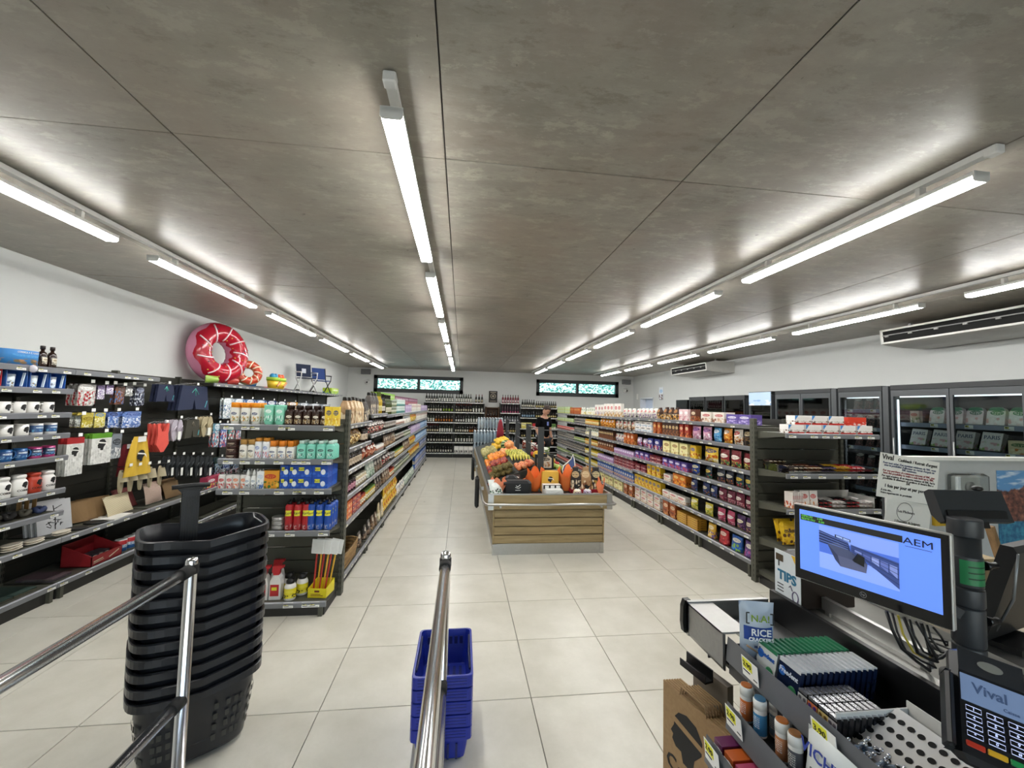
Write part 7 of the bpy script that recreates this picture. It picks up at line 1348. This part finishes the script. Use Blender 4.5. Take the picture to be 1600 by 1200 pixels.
lettering('AEM', .03, plain('#1d2440', .5), scn, (U(.87), -.0052, V_(.13)), sx=1.25); px_(.79, .95, .2, .207, '#26304f')
px_(.17, .75, .19, .87, '#4a6ccc'); px_(.17, .75, .19, .4, '#7f9ae6', -.0052); px_(.17, .75, .62, .87, '#86a2ee', -.0052)
def poly_(pts, c, y=-.0062): MB().add([(U(a), y, V_(b)) for a, b in pts], [tuple(range(len(pts)))]).obj('screen_patch', SCR(c, .26), scn)
poly_([(.17, .27), (.40, .36), (.42, .50), (.17, .46)], '#26345f'); poly_([(.42, .38), (.75, .47), (.75, .84), (.55, .60), (.42, .5)], '#3d4f8c'); poly_([(.24, .46), (.32, .40), (.52, .58), (.54, .62), (.32, .66)], '#4a5270', -.0066); poly_([(.32, .60), (.54, .62), (.53, .75), (.34, .76)], '#5a6080', -.007); poly_([(.24, .46), (.32, .6), (.34, .76), (.3, .68)], '#353d5c', -.007)
poly_([(.30, .28), (.42, .31), (.42, .35), (.30, .32)], '#131a33', -.007); poly_([(.31, .29), (.36, .303), (.36, .328), (.31, .315)], '#a8c0f4', -.0074); poly_([(.365, .304), (.413, .317), (.413, .342), (.365, .33)], '#a8c0f4', -.0074)
for k in range(5): poly_([(.45+.06*k, .44+.02*k), (.50+.06*k, .455+.02*k), (.50+.06*k, .50+.05*k), (.45+.06*k, .48+.035*k)], ['#7f8fd0', '#5a6ab0', '#93a3e0', '#6a7ac0', '#8797d8'][k], -.0068)
for k in range(5): poly_([(.43, .40+.028*k), (.75, .49+.07*k), (.75, .497+.07*k), (.43, .406+.028*k)], '#1f2b52', -.0072)
for k in range(4): poly_([(.17, .29+.045*k), (.40, .37+.032*k), (.40, .376+.032*k), (.17, .3+.045*k)], '#6f86cc', -.0068)
MB().tube([(.009*math.cos(a), -.0035, -mh/2+.02+.009*math.sin(a)) for a in np.linspace(0, 2*PI, 17)[:-1]], .0008, 4, 0, True).obj('logo_ring', plain('#8a8a8a', .4), scn); lettering('hp', .011, plain('#8a8a8a', .4), scn, (0, -.0036, -mh/2+.0205))
# pole with brackets, small display, cashier screen
po = dep(1512, 900, 1.3); pole = thing('monitor_pole', 'thick black pole carrying the checkout screens', 'pole', (po.x-.005, po.y, .881)); pr0 = .036
MB().lathe([(.07, 0), (.07, .012), (pr0, .02), (pr0, .5), (pr0-.002, .5), (pr0-.002, .49)], 24).obj('tube', plain('#2b2e31', .4), pole)
for z0, z1, r_ in ((.02, .12, .038), (.125, .24, .0385), (.245, .30, .0395), (.305, .40, .038), (.46, .515, .0405)): MB().lathe([(r_, z0), (r_+.001, z0+.004), (r_+.001, z1-.004), (r_, z1)], 24).obj('collar', plain('#2f3236', .42), pole)
MB().sheet(lambda u, v: (.0396*math.sin((u-.6)*2.2), -.0396*math.cos((u-.6)*2.2), .315+.075*v), 8, 1).obj('sticker', plain('#1f7a48', .4), pole)
for k in range(3): MB().sheet(lambda u, v: (.04*math.sin((u-.6)*1.4), -.04*math.cos((u-.6)*1.4), .333+.018*k+.004*v), 6, 1).obj('print_line', plain('#123f28', .6), pole)
for z in (.20, .37): MB().lathe([(.014, 0), (.014, .01), (.009, .03), (.012, .04)], 8).xf(Matrix.Translation((.04, -.02, z)) @ Matrix.Rotation(PI/2, 4, 'Y')).obj('clamp_knob', BLACK, pole)
MB().bar((-.03, .0, .22), (mc.x-po.x-.005, mc.y-po.y+.02, mc.z-.881-.0), .04, .03).obj('screen_arm', BLACK, pole)
ds = thing('pole_display', 'slim dark display on top of the checkout pole seen from behind', 'display', (1.70, 1.19, 1.422), (math.radians(-14), 0, -.12)); MB().prism([(-.02, -.05), (.0, -.055), (.02, -.03), (.025, .045), (.005, .052), (-.01, .05)], 0, -.115, .115).obj('casing', plain('#2a2d31', .45), ds); MB().box(-.10, .095, -.0235, -.02, -.04, -.015).obj('recess', BLACK, ds); MB().box(-.03, .03, -.02, .02, -.07, -.05).obj('mount', BLACK, ds)
tag(MB().ball((0, 0, 0), .014, 0, 12, 8, (1.2, 1, .7)).obj('scanner_knob', BLACK, None, (1.745, 1.195, 1.479)), 'small black knob on the pole display', 'knob')
cs_ = thing('cashier_screen', 'black cashier touch screen seen from behind on the checkout', 'screen', (1.93, 1.30, .902), (0, 0, .25)); MB().prism([(.0, .02), (.035, .02), (-.06, .38), (-.09, .38), (-.10, .36), (-.015, .03)], 0, -.08, .24).obj('casing', plain('#121314', .4), cs_); MB().tube([(-.078, -.0-.10, .36), (-.06, -.08, .2), (-.02, -.02, .06)], .004, 6).obj('edge_trim', plain('#8a8c8e', .3, .5), cs_); MB().box(-.02, .18, -.08, .1, 0, .02).obj('foot', BLACK, cs_)
MB().box(.1, .2, -.085, -.08, .1, .12).xf(Matrix.Rotation(0, 4, 'X')).obj('sticker', PAPER, cs_)
# cables under the screen
for i in range(9):
    rr = random.Random(i); a = dep(1385+9*i, 955+3*i, 1.3+.02*(i % 3)); b = dep(1500, 985+4*(i % 4), 1.32); m = (a+b)/2; z = .905+.009*i
    m1 = Vector((a.x+.02+.01*rr.random(), a.y-.02, max(z, a.z-.09-.02*rr.random()))); m2 = Vector(((a.x+b.x)/2, (a.y+b.y)/2-.03*rr.random(), z+.01))
    pts = [a, (a*.5+m1*.5)+Vector((.012*rr.uniform(-1, 1), 0, 0)), m1, (m1+m2)/2-Vector((0, 0, .004)), m2, (m2+Vector((b.x-.06, b.y+.05, z+.006)))/2, Vector((b.x-.06, b.y+.05, z+.004))]
    tag(MB().tube(pts, .0035 if i % 3 else .005, 6).obj('cable', plain('#0d0d0e', .4) if i != 2 else plain('#b8a83a', .4)), '%s cable hanging under the customer screen, %s counted from its corner' % ('yellow' if i == 2 else 'black', ordw(i)), 'cable', 'screen cables')
# card terminal on its stand
tc = dep(1552, 1112, .88); te = thing('card_terminal', 'black card terminal with keypad on a stand at the counter', 'card terminal', tc, (math.radians(-42), math.radians(8), math.radians(-44)))
tw_, th_ = .062, .115
MB().box(-tw_, tw_, 0, .045, -th_, th_, 0, .012).obj('body', plain('#15161a', .35), te); MB().box(-tw_-.012, -tw_+.002, -.012, .04, -th_*.9, th_*.45, 0, .006).box(tw_-.002, tw_+.012, -.012, .04, -th_*.9, th_*.45, 0, .006).obj('pin_shield', plain('#101114', .4), te)
MB().box(-.05, .05, -.003, 0, .062, .112).obj('reader_window', plain('#2a2c30', .25), te); MB().lathe([(.02, 0), (.02, .001)], 18, sy=.5).xf(Matrix.Translation((.0, -.0035, .088)) @ Matrix.Rotation(PI/2, 4, 'X')).obj('contactless_print', plain('#7a7a74', .5), te)
MB().box(-.048, .048, -.003, 0, .0, .056).obj('display', emis('#6f83a6', .16), te); lettering('Vival', .028, plain('#4a5f86', .5), te, (-.004, -.0034, .032), bold=.0004); lettering('Caisse', .009, plain('#4a5f86', .5), te, (.026, -.0034, .010))
for r_ in range(4):
    for c_ in range(3):
        k = MB().box(-.0125, .0125, -.005, 0, -.0055, .0055, 0, .0015).obj('key', plain('#0c0d12', .3), te, (-.031+.031*c_, 0, -.014-.0165*r_)); MB().tube([(-.0115, -.0052, -.0045), (.0115, -.0052, -.0045), (.0115, -.0052, .0045), (-.0115, -.0052, .0045)], .0007, 4, 0, True).obj('outline', emis('#c8d4ff', .4), k)
        d = '123456789*0#'[r_*3+c_]; lettering(d, .008, emis('#c8d4ff', .4), k, (0, -.0056, 0))
for x, c in ((-.031, '#b8331f'), (0, '#d8a828'), (.031, '#1f8a4a')): MB().box(x-.014, x+.014, -.005, 0, -.088, -.077, 0, .0015).obj('key', plain(c, .35), te)
st = tag(MB().tube([(tc.x+.03, tc.y+.02, .872), (tc.x+.045, tc.y+.03, tc.z-.06)], .016, 10).lathe([(.05, .87), (.05, .878)], 16, 0, tc.x+.03, tc.y+.02).obj('terminal_stand', BLACK), 'short black stand under the card terminal', 'stand')
# ---------------------------------------------------------------- white partition behind the cashier with notices
PY = 2.2; pz = 1.472; px0 = 2.612
pt_ = tag(MB().box(px0, 4.3, PY, PY+.05, 0, pz-.02).obj('partition_screen', plain('#b9bcbd', .6)), 'white partition board behind the cashier', 'partition'); MB().box(px0-.005, 4.3, PY-.008, PY+.058, pz-.02, pz).obj('top_edge', plain('#e8e8e4', .4), pt_)
def quad_sheet(name, label, cat, P, th=.0015, mat=PAPER, off=.0):
    """flat notice given by its four corners on the board"""
    t = thing(name, label, cat, P[3], 0); X = (P[1]-P[0]+P[2]-P[3])/2; Z = (P[0]-P[3]+P[1]-P[2])/2
    w, h = X.length, Z.length; ang = math.atan2(X.z, X.x); t.rotation_euler = (0, -ang, 0)
    MB().box(0, w, 0, th, 0, h).obj('sheet', mat, t); return t, w, h
yq = PY-.022; K = [ony(*p, yq) for p in ((1363, 706), (1457, 722), (1461, 791), (1369, 775))]
t1, w1, h1_ = quad_sheet('notice_sheet', 'white notice about cashback taped to the partition', 'notice', K)
tx = lambda s, sz, u, v, c, b=.0, al='CENTER', sx=1.: lettering(s, sz, plain(c, .6), t1, (w1*u, -.0012, h1_*v), (PI/2, 0, 0), b, al, sx)
tx('Vival', .042, .13, .91, '#2b2b2d', .0008); tx("Cashback / Retrait d'argent", .025, .63, .89, '#1d1d1f', .0004)
for s, v, c in (('Pour tout achat d\'un montant minimum de 20€, vous', .785, '#3f4f7a'), ('avez la possibilité d\'effectuer un retrait d\'argent de', .73, '#3f4f7a'), ('20€ maximum.', .675, '#3f4f7a'), ('For any purchase of a minimum amount of 20€, you', .61, '#9a2f33'), ('have the possibility to make a cash back up to 20€.', .555, '#9a2f33'), ('Per ogni acquisto di un importo minimo di 20€, hai la', .49, '#2a2a2c'), ('possibilità di effettuare un prelievo di denaro fino a', .435, '#2a2a2c'), ('20€', .38, '#2a2a2c')): tx(s, .017, .5, v, c, .0001)
tx('1 fois par jour et par personne', .027, .52, .27, '#161618', .0004); tx('À très vite...', .016, .06, .17, '#2a2a2c', .0002, 'LEFT'); tx('Votre supermarché de proximité', .016, .06, .11, '#2a2a2c', .0002, 'LEFT')
K2 = [ony(*p, PY-.012) for p in ((1380, 776), (1450, 790), (1450, 840), (1380, 828))]
t2, w2, h2_ = quad_sheet('notice_sheet', 'white seafood tasting notice below the cashback sheet', 'notice', K2); MB().tube([(w2*.42+.055*math.cos(a), -.001, h2_*.66+.055*math.sin(a)) for a in np.linspace(0, 2*PI, 21)[:-1]], .0015, 4, 0, True).obj('ring_print', plain('#4a4a4e', .6), t2)
lettering('Les Pêcheurs', .022, plain('#3a3a3e', .6), t2, (w2*.45, -.0014, h2_*.66)); lettering('1 Douzaine de beignets\nDisponible au comptoir', .019, plain('#4a4636', .6), t2, (w2*.5, -.0014, h2_*.30), bold=.0003)
for q, (u, v) in enumerate(((.3, .2), (.45, .12), (.6, .22))): MB().ball((w2*u, -.0007, h2_*v), .035, 0, 12, 6, (1, .02, .5)).obj('food_print', plain(['#c9b86a', '#b8a86a', '#a8b08a'][q], .6), t2)
def brd(p0, p1, z0, z1): pass
a, b = ony(1476, 738, PY), ony(1528, 775, PY); sc_ = thing('clear_cover_box', 'clear plastic cover box over a grey dial on the partition', 'cover box', ((a.x+b.x)/2, PY, (a.z+b.z)/2)); w = (b.x-a.x)/2; h = (a.z-b.z)/2
MB().box(-w, w, -.07, -.001, -h, h, 0, .015).obj('cover', glassy('#e8ecec', .10, .08), sc_); MB().box(-w*.75, w*.75, -.04, -.002, -h*.85, h*.8, 0, .01).obj('housing', plain('#c4c4be', .4), sc_); MB().lathe([(h*.45, 0), (h*.45, .012), (h*.3, .016)], 24).xf(Matrix.Translation((0, -.04, -.01)) @ Matrix.Rotation(PI/2, 4, 'X')).obj('dial', plain('#8a8b88', .4), sc_)
a, b = ony(1556, 735, PY), ony(1680, 870, PY); ps = thing('poster', 'travel poster of red rocks above a blue sea on the partition', 'poster', (a.x, PY-.004, b.z)); w, h = b.x-a.x, a.z-b.z
g = G('rock_and_sea_print', .5); _c = g.co(); _x, _y, _z = g.sep(_c); n = g.noise(g.scale(_c, (6, 1, 6)), 3, 5); ridge = g.ma('MULTIPLY_ADD', g.noise(g.n_comb(_x, 0.), 4, 4), .35, .56)
sky_ = g.mix(g.step(g.noise(g.scale(_c, (2, 1, 9)), 2, 4), .56, .15), C('#5f97cc'), C('#cfe0ee')); rock = g.ramp(n, [(.35, C('#3a2624')), (.55, C('#7d4c40')), (.7, C('#a87058'))]); sea = g.ramp(n, [(.4, C('#1f5f86')), (.65, C('#3f93b0'))])
g.col(g.mix(g.step(_z, .42, .01), sea, g.mix(g.step(g.ma('SUBTRACT', _z, ridge), .05, .02), rock, sky_)))
MB().box(0, w, 0, .003, 0, h).obj('sheet', g.m, ps); lettering('Corsica', .085, plain('#cfe6ee', .5), ps, (w*.62, -.002, h*.36), bold=.0012)
a, b = ony(1455, 788, PY), ony(1492, 820, PY); yc_ = tag(MB().box(0, b.x-a.x, -.02, 0, 0, a.z-b.z).obj('yellow_folder', plain('#c9a21f', .5), None, (a.x, PY-.001, b.z)), 'yellow card folder on the partition behind the pole display', 'folder'); MB().box(.03, .1, -.0215, -.02, .015, .025).obj('print_line', INKF, yc_)
tag(MB().bar(ony(1546, 822, 1.75)+Vector((.10, 0, .884-ony(1546, 822, 1.75).z)), ony(1546, 822, 1.75), .03, .02).obj('wooden_stick', wood('#9a7a50', '#7d5f3c', '#5a4228', 2, 'pale_wood')), 'brown wooden stick leaning behind the cashier screen', 'stick')
wcr = thing('wooden_box', 'pale wooden box on the cashier side of the counter', 'wooden box', (2.03, 1.47, .881)); MB().box(0, .2, 0, .25, 0, .24, 0, .004).obj('body', wood('#c2ad88', '#a48c66', '#86704e', 2, 'light_wood'), wcr); MB().box(-.003, .203, -.003, .253, .24, .255).obj('lid', wood('#cdb995', '#ad9670', '#8d7756', 0, 'light_wood_lid'), wcr)
# ---------------------------------------------------------------- chrome entry barriers
def barrier(x, y1, y0, label):
    t = thing('entry_barrier', label, 'barrier', (x, 0, 0), 0, 'entry barriers'); r = .024
    for y in (y1, y0):
        MB().lathe([(.05, 0), (.05, .006), (r, .012), (r, .99), (r, 1.012), (r*.8, 1.022), (.001, 1.024)], 20, 0, 0, y).obj('post', CHROME, t); MB().lathe([(r+.003, .955), (r+.004, .958), (r+.004, .992), (r+.003, .995)], 20, 0, 0, y).obj('collar', RUBBER, t)
    for z in (.972, .425):
        MB().tube([(0, y1-.03, z), (0, (y0+y1)/2, z), (0, y0+.03, z)], r*.93, 18).obj('rail', CHROME, t)
        for y, s in ((y1, -1), (y0, 1)): MB().tube([(0, y+s*.014, z), (0, y+s*.045, z), (0, y+s*.075, z)], r+.003, 16).obj('connector', RUBBER, t)
barrier(-1.16, 1.99, -.75, 'chrome entry barrier in front of the black basket stack'); barrier(-.055, 2.0, -.75, 'chrome entry barrier leading to the blue baskets')
# ---------------------------------------------------------------- black rolling baskets, nested
BKP = plain('#191b20', .3, 0, .15, 8); 
def ring(a, b, z, n=40, p=.5, wave=0., notch=0.):
    out = []
    for i in range(n):
        t = 2*PI*i/n; c, s = math.cos(t), math.sin(t)
        x, y = a*math.copysign(abs(c)**p, c), b*math.copysign(abs(s)**p, s)
        k = math.exp(-((x/(a*.42))**2)) ; out.append((x, y*(1-notch*k), z-wave*k))
    return out
A0, B0 = .268, .202
rimM = MB().loft([ring(A0-.016, B0-.016, -.036, wave=.03, notch=.07), ring(A0, B0, -.034, wave=.03, notch=.07), ring(A0, B0, -.002, wave=.03, notch=.07), ring(A0-.004, B0-.004, 0, wave=.03, notch=.07), ring(A0-.014, B0-.014, 0, wave=.03, notch=.07), ring(A0-.018, B0-.018, -.012, wave=.03, notch=.07)], 0, True, False, False).mesh('rim', BKP)
bodyM = MB().loft([ring(A0-.017, B0-.017, -.012, wave=.03, notch=.07), ring(A0-.03, B0-.03, -.04, wave=.03, notch=.07), ring(A0-.032, B0-.032, -.08, notch=.07), ring(A0-.06, B0-.05, -.335), ring(A0-.065, B0-.055, -.347)], 0, True, True, True); bodyM.f.pop(-2) if False else None
bodyMm = bodyM.mesh('tub', BKP)
del_top = bodyMm
bm2 = bmesh.new(); bm2.from_mesh(bodyMm); bm2.faces.ensure_lookup_table()
big = [f for f in bm2.faces if len(f.verts) > 10 and abs(f.calc_center_median().z) < .05]; bmesh.ops.delete(bm2, geom=big, context='FACES'); bm2.to_mesh(bodyMm); bm2.free()
slm = MB()
for i in range(40):
    t0 = 2*PI*(i+.5)/40
    for zz, sc in ((-.13, 0), (-.18, 1), (-.23, 2), (-.28, 3)):
        if i % 10 in (4, 5): continue
        k = (zz+.08)/(-.255); a, b = A0-.025-.035*k+.0015, B0-.025-.025*k+.0015
        c, s = math.cos(t0), math.sin(t0); p0 = Vector((a*math.copysign(abs(c)**.5, c), b*math.copysign(abs(s)**.5, s), zz)); t1_ = t0+.02; c, s = math.cos(t1_), math.sin(t1_)
        tang = (Vector((a*math.copysign(abs(c)**.5, c), b*math.copysign(abs(s)**.5, s), zz))-p0).normalized(); slm.add([p0-tang*.008-Vector((0, 0, .013)), p0+tang*.008-Vector((0, 0, .013)), p0+tang*.009+Vector((0, 0, .013)), p0-tang*.009+Vector((0, 0, .013))], [(0, 1, 2, 3)])
slM = slm.mesh('slot_pattern', plain('#3a3934', .9))
NB = 12
for i in range(NB):
    z = .375+.0637*i; t = thing('rolling_basket', 'black rolling shopping basket, %s from the top of the nested stack' % ordw(NB-1-i) if i < NB-1 else 'topmost black rolling shopping basket with raised pull handle', 'shopping basket', (-1.285+.002*math.sin(i*2), 2.30+.002*math.cos(i*3), z), math.radians(36)+.012*math.sin(i*1.7), 'black shopping baskets')
    link('rim', rimM, t); link('tub', bodyMm, t)
    if i == 0:
        link('slot_pattern', slM, t)
        for sx in (-1, 1): MB().lathe([(.02, -.012), (.02, .012)], 12).xf(Matrix.Translation((sx*.17, 0, -.354)) @ Matrix.Rotation(PI/2, 4, 'X')).obj('wheel', RUBBER, t)
    if i == NB-1:
        hb = Vector((-.075, -.05, 0)); MB().box(hb.x-.036, hb.x+.036, hb.y-.008, hb.y+.008, -.16, .20, 0, .003).obj('pull_handle', BKP, t)
        for k in range(7): MB().box(hb.x-.032+.0105*k, hb.x-.028+.0105*k, hb.y-.0105, hb.y-.008, -.15, .165).obj('handle_rib', plain('#1d1e21', .4), t)
        MB().tube([(hb.x-.075, hb.y, .215), (hb.x-.03, hb.y, .218), (hb.x+.03, hb.y, .218), (hb.x+.075, hb.y, .215)], .011, 10).prism([(hb.x-.036, .185), (hb.x+.036, .185), (hb.x+.06, .215), (hb.x-.06, .215)], 1, hb.y-.007, hb.y+.007).obj('grip', plain('#17181b', .5), t)
        MB().tube([(A0-.03, -.06, -.012), (A0-.06, -.02, .012), (A0-.05, .05, .018), (A0-.03, .1, -.008)], .0035, 6).obj('wire_bail', STEEL, t)
# ---------------------------------------------------------------- blue hand baskets, nested
BLU = plain('#16288c', .35, 0, .08, 10); a0, b0 = .147, .215
def rr4(a, b, z, c=.022): return [(a-c, -b, z), (a-c*.3, -b+c*.3, z), (a, -b+c, z), (a, b-c, z), (a-c*.3, b-c*.3, z), (a-c, b, z), (-a+c, b, z), (-a+c*.3, b-c*.3, z), (-a, b-c, z), (-a, -b+c, z), (-a+c*.3, -b+c*.3, z), (-a+c, -b, z)]
brim = MB().loft([rr4(a0-.003, b0-.003, -.056), rr4(a0, b0, -.054), rr4(a0, b0, -.002), rr4(a0-.003, b0-.003, 0), rr4(a0-.011, b0-.011, 0), rr4(a0-.014, b0-.014, -.02)], 0, True, False).mesh('rim', BLU)
btub = MB().loft([rr4(a0-.013, b0-.013, -.018), rr4(a0-.016, b0-.018, -.06), rr4(a0-.03, b0-.045, -.168), rr4(a0-.032, b0-.048, -.172)], 0, True, True)
btm = btub.mesh('tub', BLU); bm3 = bmesh.new(); bm3.from_mesh(btm); bmesh.ops.delete(bm3, geom=[f for f in bm3.faces if len(f.verts) > 10 and f.calc_center_median().z > -.05], context='FACES'); bm3.to_mesh(btm); bm3.free()
ribm = MB()
for k in range(3): ribm.box(-a0+.03, a0-.03, -b0-.0015, -b0, -.014-.014*k, -.010-.014*k)
ribm = ribm.mesh('rim_groove', plain('#101f70', .4))
for i in range(5):
    z = .178+.0605*i; t = thing('hand_basket', 'blue plastic hand basket, %s from the top of its stack' % ordw(4-i), 'shopping basket', (-.052, 2.262, z), 0, 'blue hand baskets')
    link('rim', brim, t); link('tub', btm, t); link('rim_groove', ribm, t)
    if i == 4:
        for s in (-1, 1): MB().tube([(s*(a0-.016), -.15, -.008), (s*(a0-.02), 0, -.012), (s*(a0-.016), .15, -.008)], .006, 6).obj('handle', plain('#0a1240', .4), t)
        fl_ = MB()
        for k in range(6): fl_.box(-.09+.034*k, -.075+.034*k, -.14, .14, -.170, -.168)
        fl_.obj('floor_groove', plain('#0e1a5c', .5), t); wl = MB()
        for k in range(7): wl.box(-.1+.03*k, -.082+.03*k, b0-.032, b0-.029, -.07, -.03)
        wl.obj('side_groove', plain('#0c1650', .5), t)
    if i == 0:
        sl_ = MB()
        for k in range(5): sl_.box(-.09+.04*k, -.08+.04*k, -b0+.014, -b0+.017, -.15, -.08)
        sl_.xf(Matrix.Identity(4)).obj('slot_pattern', plain('#0a1450', .6), t)
_dup = [k for k, v in LABELS.items() if v > 1]
print('DUPLICATE LABELS', len(_dup), _dup[:30])
